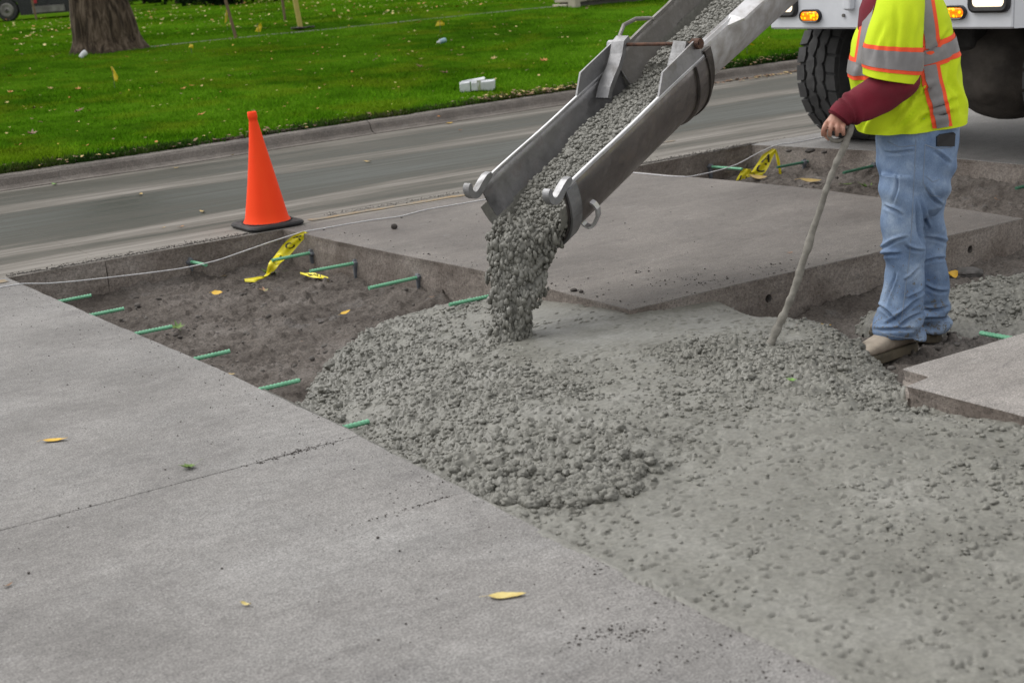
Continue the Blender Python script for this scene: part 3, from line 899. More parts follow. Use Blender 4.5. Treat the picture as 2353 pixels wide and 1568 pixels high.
keep = ins & (WZ > FLOOR - 0.03) & ~((X > 3.95) & (Y > 5.06)) & ~((X > 3.99) & (Y < 3.40)) & ~((X > 3.86) & (Y < 3.36))
# under the arris the mass goes on for a few centimetres; at the near end a thin skin creeps over it
keep &= X > EX - 0.045
V, F = field(WZ, wx0, wy0, WG, keep)
# lumps that stand proud of the paste, overhanging one another
LV, LF, nb = [V], [np.vstack([F[:, [0, 1, 2]], F[:, [0, 2, 3]]])], len(V)
for nst, rmin, rmax, src, thr in ((420, 0.014, 0.023, ICO2, 0.62), (15000, 0.0060, 0.0120, ICO1, 0.30), (30000, 0.0036, 0.0068, ICO0, 0.12)):
    px = rng.uniform(wx0, 4.7, nst * 3); py = rng.uniform(wy0, 6.7, nst * 3)
    rr = np.clip(sample(RG, wx0, wy0, WG, px, py), 0, 1)
    clump = np.clip(0.75 + 1.1 * fbm(px * 6, py * 6, 23, 3), 0.05, 1)
    ok = in_poly(px, py, poly) & (rr > thr) & (rng.uniform(0, 1, len(px)) < 0.5 * rr ** 1.5 * clump) & (px > edge_x(py) + 0.015) & ~((px > 3.84) & (py > 5.0)) & ~((px > 3.80) & (py < 3.5))
    px, py, rr = px[ok], py[ok], rr[ok]
    r = rng.uniform(rmin, rmax, len(px))
    zz = sample(WZ, wx0, wy0, WG, px, py) + r * rng.uniform(-0.35, 0.40, len(px))
    v_, f_ = many_stones(np.column_stack([px, py, zz]), r, src, 60 + nst % 7, 0.8)
    LV.append(v_); LF.append(f_ + nb); nb += len(v_)
# heavy clumps hanging on the front of the heaped layer
hl = np.array([U(a_, b_, 0.03)[:2] for a_, b_ in ((1000, 1068), (1100, 1096), (1250, 1104), (1370, 1092), (1450, 1066))])
tt_ = rng.uniform(0, 4, 900); i_ = tt_.astype(int); fr_ = (tt_ - i_)[:, None]
q_ = hl[i_] * (1 - fr_) + hl[i_ + 1] * fr_ + rng.normal(0, 0.055, (900, 2))
q_ = q_[(q_[:, 0] > edge_x(q_[:, 1]) + 0.03)]
r = rng.uniform(0.008, 0.020, len(q_))
v_, f_ = many_stones(np.column_stack([q_, sample(WZ, wx0, wy0, WG, q_[:, 0], q_[:, 1]) + r * 0.25]), r, ICO2, 91, 0.85)
LV.append(v_); LF.append(f_ + nb); nb += len(v_)
print('lumps', nb)
mk('wet_concrete', np.vstack(LV), np.vstack(LF), M_wet, smooth=True, kind='stuff', label='fresh lumpy grey concrete spreading through the cut')
def wet_z(x, y): return float(sample(WZ, wx0, wy0, WG, np.array([x]), np.array([y]))[0])

# second heap, behind the worker
hx0, hy0, hg = 4.60, 3.52, 0.0075
nx, ny = int((6.75 - hx0) / hg), int((4.95 - hy0) / hg)
X, Y = np.meshgrid(hx0 + np.arange(nx) * hg, hy0 + np.arange(ny) * hg)
cx, cy = 5.78, 4.30
dd = np.hypot((X - cx) / 0.78, (Y - cy) / 0.46) + 0.16 * fbm(X * 3, Y * 3, 5, 3)
HZ = FLOOR - 0.05 + 0.135 * np.clip(1.22 - dd ** 2, 0, 1) ** 0.6
HZ += (0.05 * fbm(X * 4, Y * 7, 6, 5)) * (dd < 1.1)
HZ0 = HZ.copy(); HZ = HZ - 0.008
d2 = np.hypot((X - 4.98) / 0.16, (Y - 4.52) / 0.13)
HZ = np.maximum(HZ, FLOOR - 0.03 + 0.12 * np.clip(1.2 - d2 ** 2, 0, 1) ** 0.6)
nst = 16000
px = rng.uniform(hx0, 6.7, nst); py = rng.uniform(hy0, 4.95, nst)
ok = (fbm(px * 3, py * 3, 44, 3) > -0.2) & (sample(HZ, hx0, hy0, hg, px, py) > FLOOR)
stones_into(HZ, hx0, hy0, hg, px[ok], py[ok], rng.uniform(0.007, 0.015, ok.sum()), (0.6, 1.1), (0.0, 0.6), 0.35)
keep = (HZ > FLOOR - 0.03)
V, F = field(HZ, hx0, hy0, hg, keep)
nst = 5200
px = rng.uniform(hx0 + 0.1, 6.6, nst); py = rng.uniform(3.6, 4.9, nst)
ok = (sample(HZ, hx0, hy0, hg, px, py) > FLOOR + 0.005) & (fbm(px * 4, py * 5, 47, 3) > -0.05)
px, py = px[ok], py[ok]; r_ = rng.uniform(0.004, 0.012, len(px)) * rng.choice([1, 1, 1, 1.7], len(px))
v_, f_ = many_stones(np.column_stack([px, py, sample(HZ, hx0, hy0, hg, px, py) + r_ * 0.1]), r_, ICO1, 41, 0.75)
F = np.vstack([F[:, [0, 1, 2]], F[:, [0, 2, 3]], f_ + len(V)]); V = np.vstack([V, v_])
mk('wet_concrete', V, F, M_wet, smooth=True, kind='stuff', label='low heap of fresh concrete behind the worker')

# ------------------------------------------------------------------ chute
PSI, TH = math.radians(13.2), math.radians(23.8)
CA = np.array([math.cos(PSI) * math.cos(TH), math.sin(PSI) * math.cos(TH), math.sin(TH)])
CL_ = np.array([-math.sin(PSI), math.cos(PSI), 0.0])
CN = np.cross(CA, CL_)
C0 = np.array([3.53, 5.30, 0.57])
HW, DEP = 0.24, 0.315
def CP_(s, l, n_): return C0 + np.multiply.outer(np.asarray(s, float), CA) + np.multiply.outer(np.asarray(l, float), CL_) + np.multiply.outer(np.asarray(n_, float), CN)

def u_section(hw, dep, k=28, a0=0.0, a1=np.pi):
    a = np.linspace(a0, a1, k)
    return np.column_stack([hw * np.cos(a), -dep * np.sin(a) ** 0.92])       # (lateral, normal)

def sweep(s0, s1, hw0, hw1, d0, d1, th=0.005, ns=14, k=30, n_off=0.0, a0=0.0, a1=np.pi, out=0.0):
    """trough shell: inner and outer skins joined at the edges"""
    S = np.linspace(s0, s1, ns); rings = []
    for s in S:
        t = (s - s0) / (s1 - s0)
        hw, dp = hw0 + (hw1 - hw0) * t + out, d0 + (d1 - d0) * t + out
        i = u_section(hw, dp, k, a0, a1); o = u_section(hw + th, dp + th, k, a0, a1)[::-1]
        q = np.vstack([i, o])
        rings.append(CP_(np.full(len(q), s), q[:, 0], q[:, 1] + n_off))
    V, F = loft(rings)
    mi = []
    nq = 2 * k
    for m_ in range(ns - 1):
        for j in range(nq): mi.append(0 if j < k - 1 else 1)
    mi += [1, 1]
    return V, F, mi

LEN = 1.16
cr = root('chute_extension', tuple(C0 - CN * DEP), 'clean aluminium chute section with two hooks at its pouring end', 'chute')
V, F, mi = sweep(0.0, LEN, HW, HW, DEP, DEP)
mk('trough', V, F, [M_alu, M_alu_out], cr, smooth=True, midx=mi)
for sgn in (1, -1):
    # rolled rim along each edge
    s = np.linspace(0.015, LEN - 0.01, 26)
    sec = np.array([(-0.003, -0.010), (0.009, -0.010), (0.010, 0.003), (0.007, 0.006), (-0.004, 0.006), (-0.005, 0.001)])
    rings = [CP_(np.full(6, q), sgn * (HW + sec[:, 0]), sec[:, 1] + 0.002 * math.sin(q * 9)) for q in s]
    V, F = loft(rings); mk('rim', V, F, M_alu_rim, cr, smooth=False)
# stiffening band round the outside of the pouring end
def band(s0, s1, hw, dp, th, mat, name, parent, n_off=0.0, a0=0.02, a1=np.pi - 0.02):
    V, F, mi = sweep(s0, s1, hw, hw, dp, dp, th, 3, 30, n_off, a0, a1)
    return mk(name, V, F, mat, parent, smooth=False)
band(0.012, 0.085, HW + 0.006, DEP + 0.006, 0.012, M_cast, 'end_band', cr)
band(LEN - 0.10, LEN - 0.01, HW + 0.006, DEP + 0.006, 0.014, M_alu_out, 'collar_band', cr)
band(LEN - 0.018, LEN - 0.004, HW + 0.010, DEP + 0.010, 0.018, M_darkband, 'collar_lip', cr)

def hook(sgn):
    """flat cast bar standing on the rim, its end curled up"""
    pl = [(0.085, 0.020), (0.05, 0.016), (0.01, 0.004), (-0.025, -0.010), (-0.055, -0.020), (-0.082, -0.010), (-0.094, 0.018), (-0.088, 0.044), (-0.070, 0.054)]
    pl = np.array(pl) * 0.86
    t = np.linspace(0, 1, len(pl)); tt = np.linspace(0, 1, 28)
    q = np.column_stack([np.interp(tt, t, pl[:, 0]), np.interp(tt, t, pl[:, 1])])
    for _ in range(3): q[1:-1] = 0.25 * q[:-2] + 0.5 * q[1:-1] + 0.25 * q[2:]
    T = np.gradient(q, axis=0); T /= np.linalg.norm(T, axis=1)[:, None]
    Nn = np.column_stack([-T[:, 1], T[:, 0]])
    wd = np.interp(tt, [0, 0.1, 0.5, 0.8, 0.95, 1], [0.010, 0.018, 0.018, 0.016, 0.013, 0.009])
    rings = []
    for i in range(len(q)):
        a, b = q[i] + Nn[i] * wd[i] * 0.9, q[i] - Nn[i] * wd[i] * 0.9
        lat = sgn * (HW - 0.005)
        h2 = 0.018
        rings.append(np.array([CP_(a[0], lat - h2, a[1]), CP_(a[0], lat + h2, a[1]), CP_(b[0], lat + h2, b[1]), CP_(b[0], lat - h2, b[1])]))
    V, F = loft(rings)
    mk('hook', V, F, M_cast, cr)
hook(1); hook(-1)
# strap handle on the near flank
def strap(pts, w, th, mat, name, parent, wdir):
    P = np.asarray(pts, float)
    T = np.gradient(P, axis=0); T /= np.linalg.norm(T, axis=1)[:, None]
    rings = []
    wd = np.asarray(wdir, float)
    for p, t in zip(P, T):
        a = wd - t * np.dot(wd, t); a /= np.linalg.norm(a); b = np.cross(t, a)
        rings.append(np.array([p + a * w / 2 + b * th / 2, p - a * w / 2 + b * th / 2, p - a * w / 2 - b * th / 2, p + a * w / 2 - b * th / 2]))
    V, F = loft(rings)
    return mk(name, V, F, mat, parent)
def flank(s, a, out):
    return CP_(s, -(HW + out) * math.cos(a), -(DEP + out) * math.sin(a) ** 0.92)
strap([flank(0.17, 0.52, -0.01), flank(0.17, 0.52, 0.022), flank(0.17, 0.56, 0.040), flank(0.17, 0.68, 0.050), flank(0.17, 0.92, 0.050), flank(0.17, 1.02, 0.040), flank(0.17, 1.06, 0.022), flank(0.17, 1.08, -0.01)], 0.026, 0.012, M_alu_rim, 'handle', cr, CA)
# hinge plates on the rims at the top end
for sgn in (1, -1):
    g_ = []
    for lat in (HW - 0.002, HW + 0.008):
        for s, n_ in ((LEN - 0.40, 0.004), (LEN - 0.32, 0.088), (LEN - 0.04, 0.096), (LEN - 0.02, 0.004)):
            g_.append(CP_(s, sgn * lat, n_))
    F = [(0, 1, 2, 3), (7, 6, 5, 4), (0, 4, 5, 1), (1, 5, 6, 2), (2, 6, 7, 3), (3, 7, 4, 0)]
    mk('hinge_plate', np.array(g_), F, M_alu if sgn < 0 else M_cast, cr)
    q = [CP_(LEN - 0.035, sgn * (HW + 0.002), 0.075), CP_(LEN - 0.035, sgn * (HW + 0.030), 0.075)]
    V, F = tube(np.array([q[0] - (q[1] - q[0]) * 0.6, q[0], q[1]]), 0.026, 10); mk('hinge_pin', V, F, M_rust if sgn < 0 else M_cast, cr)
# bent cast brackets inside the rims, and the rusty rod that joins them
for sgn in (1, -1):
    base = HW - 0.055
    pts = [CP_(LEN - 0.02, sgn * base, 0.105), CP_(LEN - 0.06, sgn * base, 0.100), CP_(LEN - 0.10, sgn * (base - 0.004), 0.060), CP_(LEN - 0.15, sgn * (base - 0.004), 0.022), CP_(LEN - 0.20, sgn * (base - 0.002), -0.004), CP_(LEN - 0.25, sgn * base, -0.035), CP_(LEN - 0.29, sgn * base, -0.070)]
    if sgn < 0: pts = pts[1:4]
    strap(pts, 0.075, 0.026, M_cast, 'bracket', cr, CL_ * 0.35 + CN * 0.2 + CA * 0.9 if False else CL_)
V, F = tube(np.array([CP_(LEN - 0.05, HW - 0.04, 0.085), CP_(LEN - 0.05, -HW - 0.03, 0.085)]), 0.0085, 8)
mk('cross_rod', V, F, M_rust, cr)

# main chute above it
def solve_sl(px, py, n_):
    s, l = LEN + 0.3, 0.0
    for _ in range(30):
        r = proj(CP_(s, l, n_)) - np.array([px, py])
        J = np.column_stack([(proj(CP_(s + 1e-4, l, n_)) - proj(CP_(s, l, n_))) / 1e-4, (proj(CP_(s, l + 1e-4, n_)) - proj(CP_(s, l, n_))) / 1e-4])
        d_ = np.linalg.solve(J, -r); s += float(np.clip(d_[0], -.3, .3)); l += float(np.clip(d_[1], -.3, .3))
    return s, l
NO = 0.045
sA, lA = solve_sl(1455, 108, NO); sB, lB = solve_sl(1563, 0, NO)
sC, lC = solve_sl(1621, 100, NO); sD, lD = solve_sl(1755, 0, NO)
wa = max(lA, 0.2); wc = -min(lC, -0.2)
kL = (lB - lA) / (sB - sA); kR = (lD - lC) / (sD - sC)
print('main chute', sA, lA, sB, lB, sC, lC, sD, lD)
S0, S1 = LEN - 0.07, LEN + 2.6
def half(s):
    """left and right half-widths of the main chute"""
    f = np.clip(s - LEN, 0, 1.6)
    return 0.222 + 0.035 * f, 0.222 + 0.035 * f
mr = root('main_chute', tuple(CP_(S0, 0, -DEP)), 'mortar-stained main chute coming down from the truck', 'chute')
rings, ns, k = [], 24, 30
for s in np.linspace(S0, S1, ns):
    l_, r_ = half(s); dp = 0.285 + 0.03 * np.clip(s - LEN, 0, 1.5)
    a = np.linspace(0, np.pi, k)
    def sec(o):
        x = np.where(np.cos(a) > 0, l_ + o, r_ + o) * np.cos(a); y = -(dp + o) * np.sin(a) ** 0.92
        return np.column_stack([x, y])
    q = np.vstack([sec(0.0), sec(0.006)[::-1]])
    rings.append(CP_(np.full(2 * k, s), q[:, 0], q[:, 1] + NO))
V, F = loft(rings)
mi = [0 if j < k - 1 else 1 for m_ in range(ns - 1) for j in range(2 * k)] + [1, 1]
mk('trough', V, F, [M_alu_dirty, M_white_rim], mr, smooth=True, midx=mi)
for sgn in (1, -1):
    rings = []
    for s in np.linspace(S0 + 0.02, S1, 40):
        l_, r_ = half(s); w_ = l_ if sgn > 0 else r_
        if sgn > 0: sec = np.array([(-0.004, -0.01), (0.012, -0.01), (0.012, 0.006), (-0.004, 0.006)])
        else:
            wd = 0.012 + 0.055 * np.clip((s - LEN - 0.22) / 0.05, 0, 1)
            sec = np.array([(-0.012, -0.014), (wd, -0.030), (wd, -0.016), (-0.012, 0.006)])
        jit = 0.003 * float(n2(np.array([s * 14]), np.array([sgn * 1.0]), 3)[0])
        rings.append(CP_(np.full(4, s), sgn * (w_ + sec[:, 0]), sec[:, 1] + NO + jit))
    V, F = loft(rings); mk('rim', V, F, M_white_rim if sgn < 0 else M_alu_dirty, mr)
V, F, mi = sweep(LEN - 0.005, LEN + 0.045, HW + 0.0, HW + 0.0, DEP + 0.02, DEP + 0.02, 0.016, 3, 30, NO * 0.6, 0.02, np.pi - 0.02)
mk('collar_band', V, F, M_darkband, mr)
# grab loop on the far rim
l_ = half(LEN + 0.1)[0]
V, F = tube([CP_(LEN + 0.02, l_ + 0.005, NO), CP_(LEN + 0.06, l_ + 0.05, NO + 0.03), CP_(LEN + 0.14, l_ + 0.075, NO + 0.045), CP_(LEN + 0.22, l_ + 0.06, NO + 0.035), CP_(LEN + 0.27, l_ + 0.02, NO + 0.01), CP_(LEN + 0.28, l_, NO)], 0.010, 8)
mk('grab_loop', V, F, M_alu_dirty, mr)

# concrete sliding down the chute
ns_, nl_ = 640, 90
S = np.linspace(-0.05, 2.4, ns_); Lt = np.linspace(-1, 1, nl_)
SS, LL = np.meshgrid(S, Lt, indexing='ij')
dep_s = np.where(SS < LEN - 0.06, DEP, 0.285 + 0.03 * np.clip(SS - LEN, 0, 1.5) - NO)
hw_s = np.where(SS < LEN - 0.06, HW, 0.222)
lev = -0.085 + 0.012 * n2(SS * 3, LL * 0, 3) - 0.16 * np.exp(-np.clip(SS + 0.05, 0, 9) / 0.16) + np.where(SS > LEN, NO * 0.6, 0.0)     # bed level below the rims
LAT = LL * hw_s * 0.975
WALL = -dep_s * (1 - (LAT / (hw_s * 1.0)) ** 2) ** 0.46 + np.where(SS < LEN - 0.06, 0.0, 0.0)
# heaped towards the near flank, a thin skin of mortar up the far one
edge_n = lev + 0.02 - 0.10 * (LAT + 0.1) - 0.9 * np.clip(LAT - 0.12 + 0.03 * n2(SS * 5, SS * 0, 8), 0, 1)
crown = 0.0 * LL
smear = 0.0025 * (LAT < 0.214 + 0.006 * n2(SS * 4, SS * 0, 2)) - 0.004 * (LAT > 0.214 + 0.006 * n2(SS * 4, SS * 0, 2))
BED = np.maximum(edge_n - 0.010, WALL + smear)
# lumps
nst = 9000
ps = rng.uniform(-0.05, 2.4, nst); pl_ = rng.uniform(-0.95, 0.85, nst)
rs = rng.uniform(0.007, 0.0135, nst)
ds, dl = S[1] - S[0], Lt[1] - Lt[0]
for i in range(nst):
    i0, i1 = max(int((ps[i] - rs[i] + 0.05) / ds), 0), min(int((ps[i] + rs[i] + 0.05) / ds) + 2, ns_)
    w_ = rs[i] / 0.22
    j0, j1 = max(int((pl_[i] - w_ + 1) / dl), 0), min(int((pl_[i] + w_ + 1) / dl) + 2, nl_)
    if i1 <= i0 or j1 <= j0: continue
    q = ((SS[i0:i1, j0:j1] - ps[i]) / rs[i]) ** 2 + ((LL[i0:i1, j0:j1] - pl_[i]) / w_) ** 2
    h_ = np.clip(1 - q, 0, 1) ** 0.4 * rs[i] * rng.uniform(0.7, 1.1) - 0.008
    bb = edge_n[i0:i1, j0:j1] + crown[i0:i1, j0:j1] + h_ + rng.uniform(-0.004, 0.004)
    BED[i0:i1, j0:j1] = np.where(q < 1, np.maximum(BED[i0:i1, j0:j1], bb), BED[i0:i1, j0:j1])
# past the lip the bed bends over and falls
drop = np.clip(-SS, 0, 1)
V = CP_(SS.ravel(), LAT.ravel(), BED.ravel())
nst = 5200
ps = rng.uniform(-0.04, 2.35, nst); pl_ = rng.uniform(-0.97, 0.75, nst)
i_ = np.clip(((ps + 0.05) / ds).astype(int), 0, ns_ - 1); j_ = np.clip(((pl_ + 1) / dl).astype(int), 0, nl_ - 1)
ok = edge_n[i_, j_] > WALL[i_, j_] + 0.008
i_, j_ = i_[ok], j_[ok]; r_ = rng.uniform(0.005, 0.0125, ok.sum())
P = CP_(0, 0, 0) + np.outer(SS[i_, j_], CA) + np.outer(LAT[i_, j_], CL_) + np.outer(BED[i_, j_] + r_ * rng.uniform(-0.3, 0.5, ok.sum()), CN)
v_, f_ = many_stones(P, r_, ICO1, 77, 0.9)
Fq = grid_faces(ns_, nl_)
mk('wet_concrete', np.vstack([V, v_]), np.vstack([Fq[:, [0, 1, 2]], Fq[:, [0, 2, 3]], f_ + len(V)]), M_wet, smooth=True, kind='stuff', label='lumpy fresh concrete sliding down inside the chute')
# thin smear of mortar the flow leaves on the trough wall
# falling mass: a lumpy column from the lip to the heap
lip_c = CP_(0.06, 0.015, -DEP + 0.11)
land = U(1172, 765, -0.03)
nt_, na_ = 210, 190
t = np.linspace(0, 1, nt_)
hx = -CA[:2] / np.linalg.norm(CA[:2])
path = np.zeros((nt_, 3))
path[:, :2] = lip_c[:2] + np.outer(t ** 0.62, land[:2] - lip_c[:2])
path[:, 2] = lip_c[2] + (land[2] - 0.075 - lip_c[2]) * (0.25 * t + 0.75 * t ** 1.9)
rl = np.interp(t, [0, .12, .35, .6, .8, .9, 1.0], [0.145, 0.138, 0.108, 0.080, 0.052, 0.052, 0.115])       # across the chute
rd = np.interp(t, [0, .12, .35, .6, .8, .9, 1.0], [0.070, 0.100, 0.105, 0.085, 0.055, 0.055, 0.105])        # along it
a = np.linspace(0, 2 * np.pi, na_, endpoint=False)
TT, AA = np.meshgrid(t, a, indexing='ij')
BUMP = 0.022 * fbm(np.cos(AA) * 3 + 9, TT * 7 + np.sin(AA) * 3, 5, 3) + 0.045 * n2(np.cos(AA) * 2.0 + 5, TT * 9 + np.sin(AA) * 2.0, 15) * (TT > 0.15)
nst = 1700
for i in range(nst):
    tc, ac = rng.uniform(0, 1), rng.uniform(0, 2 * np.pi)
    r_ = rng.uniform(0.008, 0.016); wt = r_ / 0.62 * rng.uniform(1.2, 2.8); wa_ = r_ / 0.11
    i0, i1 = max(int((tc - wt) * nt_), 0), min(int((tc + wt) * nt_) + 2, nt_)
    da = np.abs((AA[i0:i1] - ac + np.pi) % (2 * np.pi) - np.pi)
    q = ((TT[i0:i1] - tc) / wt) ** 2 + (da / wa_) ** 2
    hh = np.sqrt(np.clip(1 - q, 0, 1)) * r_ * 1.1 + rng.uniform(-0.012, 0.012)
    BUMP[i0:i1] = np.where(q < 1, np.maximum(BUMP[i0:i1], hh), BUMP[i0:i1])
lat = np.cos(AA) * (rl[:, None] + BUMP); dep = np.sin(AA) * (rd[:, None] + BUMP)
V = path[:, None, :] + lat[..., None] * CL_ + dep[..., None] * np.array([hx[0], hx[1], 0.25]) * -1
F = grid_faces(nt_, na_, False, True)
sv, sf = [], []
nst = 1900
tc = rng.uniform(0.0, 0.97, nst) ** 0.9
ac = rng.uniform(0, 2 * np.pi, nst)
ti = (tc * (nt_ - 1)).astype(int)
aj = np.clip((ac / (2 * np.pi) * na_).astype(int), 0, na_ - 1)
bj = BUMP[ti, aj] + rng.uniform(-0.010, 0.008, nst) + 0.035 * (rng.uniform(0, 1, nst) < 0.10) * rng.uniform(0, 1, nst)
P = path[ti] + (np.cos(ac) * (rl[ti] + bj))[:, None] * CL_ - (np.sin(ac) * (rd[ti] + bj))[:, None] * np.array([hx[0], hx[1], 0.25])
P[:, 2] += rng.normal(0, 0.012, nst)
V2, F2 = many_stones(P, rng.uniform(0.004, 0.012, nst), ICO1, 5, 1.0, rng.uniform(1.1, 2.3, (nst, 1)))
Ft = np.vstack([F[:, [0, 1, 2]], F[:, [0, 2, 3]]])
mk('wet_concrete', np.vstack([V.reshape(-1, 3), V2]), np.vstack([Ft, F2 + nt_ * na_]), M_wet, smooth=True, kind='stuff', label='fresh concrete falling from the chute end onto the heap')

# ------------------------------------------------------------------ green dowel bars
M_bar = pm('green_epoxy_coat', (0.165, 0.44, 0.270), (0.110, 0.35, 0.20), 18, 0.45, bump=0.0005)
M_bar_dk = pm('green_epoxy_coat_dull', (0.045, 0.16, 0.095), (0.03, 0.11, 0.065), 18, 0.5)
M_grout = pm('grey_blue_grout', (0.19, 0.21, 0.235), (0.12, 0.13, 0.15), 20, 0.5, bump=0.002)
def bar_mesh(L, r=0.0090):
    n = int(L / 0.0055); x = np.linspace(0, L, n)
    rings = []
    a = np.arange(10) * 2 * np.pi / 10
    for i, q in enumerate(x):
        rr = r + (0.0022 if i % 3 == 0 else 0.0) + (0.0016 * np.abs(np.cos(a)) ** 8)
        rings.append(np.column_stack([np.full(10, q), rr * np.cos(a), rr * np.sin(a)]))
    return loft(rings)
def drip_mesh(down, seed):
    """grout collar squeezed from the drill hole with a run below; x points out of the wall"""
    r = np.random.default_rng(seed)
    n = 18; a = np.arange(n) * 2 * np.pi / n
    prof = 0.022 * (1 + 0.25 * r.uniform(-1, 1, n))
    zz = prof * np.sin(a)
    zz = np.where(np.sin(a) < -0.5, zz - down * np.exp(-((a - 1.5 * np.pi) / 0.33) ** 2), zz)
    yy = prof * np.cos(a) * np.where(np.sin(a) < -0.5, 0.8, 1.0)
    rings = [np.column_stack([np.full(n, -0.02), yy * 1.12, zz * 1.02]), np.column_stack([np.full(n, 0.003), yy, zz]), np.column_stack([np.full(n, 0.009), yy * 0.6, zz * 0.8])]
    return loft(rings)
bar_protos = {}
def dowel(p, heading, L, down, label, mat=M_bar, group=None, pitch=0.0):
    key = (round(L, 2), mat.name)
    o = root('dowel_bar', p, label, 'rebar', group, heading)
    if key not in bar_protos:
        V, F = bar_mesh(L); me = mesh_data('bar', V, F); me.materials.append(mat); bar_protos[key] = me
    b = bpy.data.objects.new('bar', bar_protos[key]); COL.objects.link(b); b.parent = o; b.location = (-0.06, 0, 0); b.rotation_euler = (0, pitch, 0)
    if down > 0:
        V, F = drip_mesh(down, int(p[0] * 100 + p[1] * 77)); me = mesh_data('grout', V, F); me.materials.append(M_grout)
        d = bpy.data.objects.new('grout', me); COL.objects.link(d); d.parent = o
    return o
def wall_x(y): return float(np.interp(y, [5.03, 6.30, 7.144, 8.41], [3.885, 3.925, 3.86, 3.80]))
GL = 'dowels in the near slab edge'; GR = 'dowels in the standing slab side'; GF = 'dowels in the far cut'
for y, L in ((8.01, 0.385), (7.515, 0.385), (6.915, 0.40), (6.20, 0.39), (5.505, 0.38), (4.775, 0.31)):
    dowel((float(edge_x(y)) + 0.004, y, -0.11), rng.normal(0, 0.03), L, 0.0, {8.01: 'green dowel bar under the near slab edge, first from the white string', 7.515: 'green dowel bar under the near slab edge, second from the white string', 6.915: 'green dowel bar under the near slab edge with a green leaf at its end', 6.20: 'green dowel bar under the near slab edge, next after the one with the leaf', 5.505: 'green dowel bar under the near slab edge, last one clear of the heap', 4.775: 'green dowel bar under the near slab edge, half buried by the heap'}[y], group=GL)
for y, L, dn in ((8.06, 0.32, 0.06), (7.54, 0.34, 0.13), (6.88, 0.37, 0.07), (6.17, 0.33, 0.08)):
    lab = {8.06: 'green dowel bar with the yellow tape hanging behind it', 7.54: 'green dowel bar above the loose yellow tape scrap, long grout run below', 6.88: 'green dowel bar from the standing slab, midway between tape scrap and falling concrete', 6.17: 'green dowel bar just above the heap, reaching behind the falling concrete'}[y]
    dowel((wall_x(y) - 0.006, y, -0.11), math.pi + rng.normal(0, 0.03), L, dn, lab, group=GR)
dowel((3.18, 8.405, -0.10), -math.pi / 2 + 0.12, 0.24, 0.05, 'short green dowel bar in the road-side face, white string passing over it')
dowel((7.40, 8.47, -0.11), -math.pi / 2 + 0.14, 0.36, 0.10, 'green dowel bar in the far cut with yellow tape over its end', group=GF)
dowel((7.90, 8.0, -0.11), math.pi, 0.33, 0.10, 'dull green dowel bar beside the hanging yellow tape end', M_bar_dk, GF)
dowel((8.02, 7.42, -0.11), math.pi + 0.1, 0.40, 0.10, 'dull green dowel bar in the far cut, between the tape and the worker', M_bar_dk, GF)
dowel((8.02, 6.71, -0.11), math.pi, 0.20, 0.12, 'dull green dowel bar in the far cut, just behind the worker', M_bar_dk, GF)
dowel((8.01, 6.02, -0.12), math.pi, 0.26, 0.0, 'dull green dowel bar in the far cut, past the worker', M_bar_dk, GF)
dowel((4.80, 3.53, -0.085), math.pi / 2 + 0.06, 0.38, 0.0, 'green dowel bar end at the pale slab, behind the boots')

# drilled holes waiting for bars in the standing slab face: real recesses
M_hole = pm('drilled_hole_dust', (0.20, 0.19, 0.185), (0.12, 0.115, 0.11), 30, 0.9)
for hx, hy in ((1768, 686), (2229, 573)):
    p = UP(hx, hy, (4.3, 5.02, 0), (0.02, 1, 0))
    bpyc = tube([p + np.array([0, -0.1, 0]), p + np.array([0, 0.14, 0])], 0.021, 14)
    me = mesh_data('cutter', *bpyc); co = bpy.data.objects.new('cutter', me); COL.objects.link(co)
    md = far.modifiers.new('hole', 'BOOLEAN'); md.object = co; md.operation = 'DIFFERENCE'; md.solver = 'EXACT'
    dg = bpy.context.evaluated_depsgraph_get(); dg.update()
    nm = bpy.data.meshes.new_from_object(far.evaluated_get(dg))
    far.modifiers.clear(); far.data = nm
    bpy.data.objects.remove(co)

# ------------------------------------------------------------------ traffic cone
M_cone = Mat('fluorescent_orange_plastic', 0.6, 0, 0.12)
_c = M_cone.ramp(M_cone.noise(5, 6, 0.65, M_cone.vec((2, 2, 0.5))), [(0.3, (1.0, 0.078, 0.018)), (0.7, (1.0, 0.062, 0.015))])
_c = M_cone.mix(M_cone.ramp(M_cone.noise(26, 5, 0.6), [(0.66, 0.0), (0.74, 0.35)]), _c, (0.55, 0.12, 0.07))
M_cone.color(_c); M_cone = M_cone.m
M_rubber = pm('black_rubber', (0.022, 0.023, 0.026), (0.045, 0.043, 0.042), 10, 0.75, bump=0.001)
M_crumb = pm('dark_soil_crumbs', (0.055, 0.048, 0.043), (0.11, 0.098, 0.09), 25, 0.9)
cp = U(614, 512, 0.02)
cp[1] = max(cp[1], 8.60)
co = root('traffic_cone', (cp[0], cp[1], 0.0), 'bright orange traffic cone on black rubber base at the corner of the cut', 'traffic cone')
def rsq(h, r, n=5):
    pts = []
    for k in range(4):
        for j in range(n):
            a = (k * 90 + 90 * j / (n - 1)) * math.pi / 180
            c = [(1, 1), (-1, 1), (-1, -1), (1, -1)][k]
            pts.append((c[0] * (h - r) + r * math.cos(a), c[1] * (h - r) + r * math.sin(a)))
    return np.array(pts)
rings = [np.column_stack([rsq(h, r), np.full(20, z)]) for h, r, z in ((0.170, .05, 0.006), (0.184, .055, 0.008), (0.188, .055, 0.020), (0.180, .055, 0.031), (0.160, .05, 0.034), (0.150, .05, 0.030), (0.10, .05, 0.030))]
V, F = loft(rings)
mk('base', V + cp * np.array([1, 1, 0]), F, M_rubber, co)
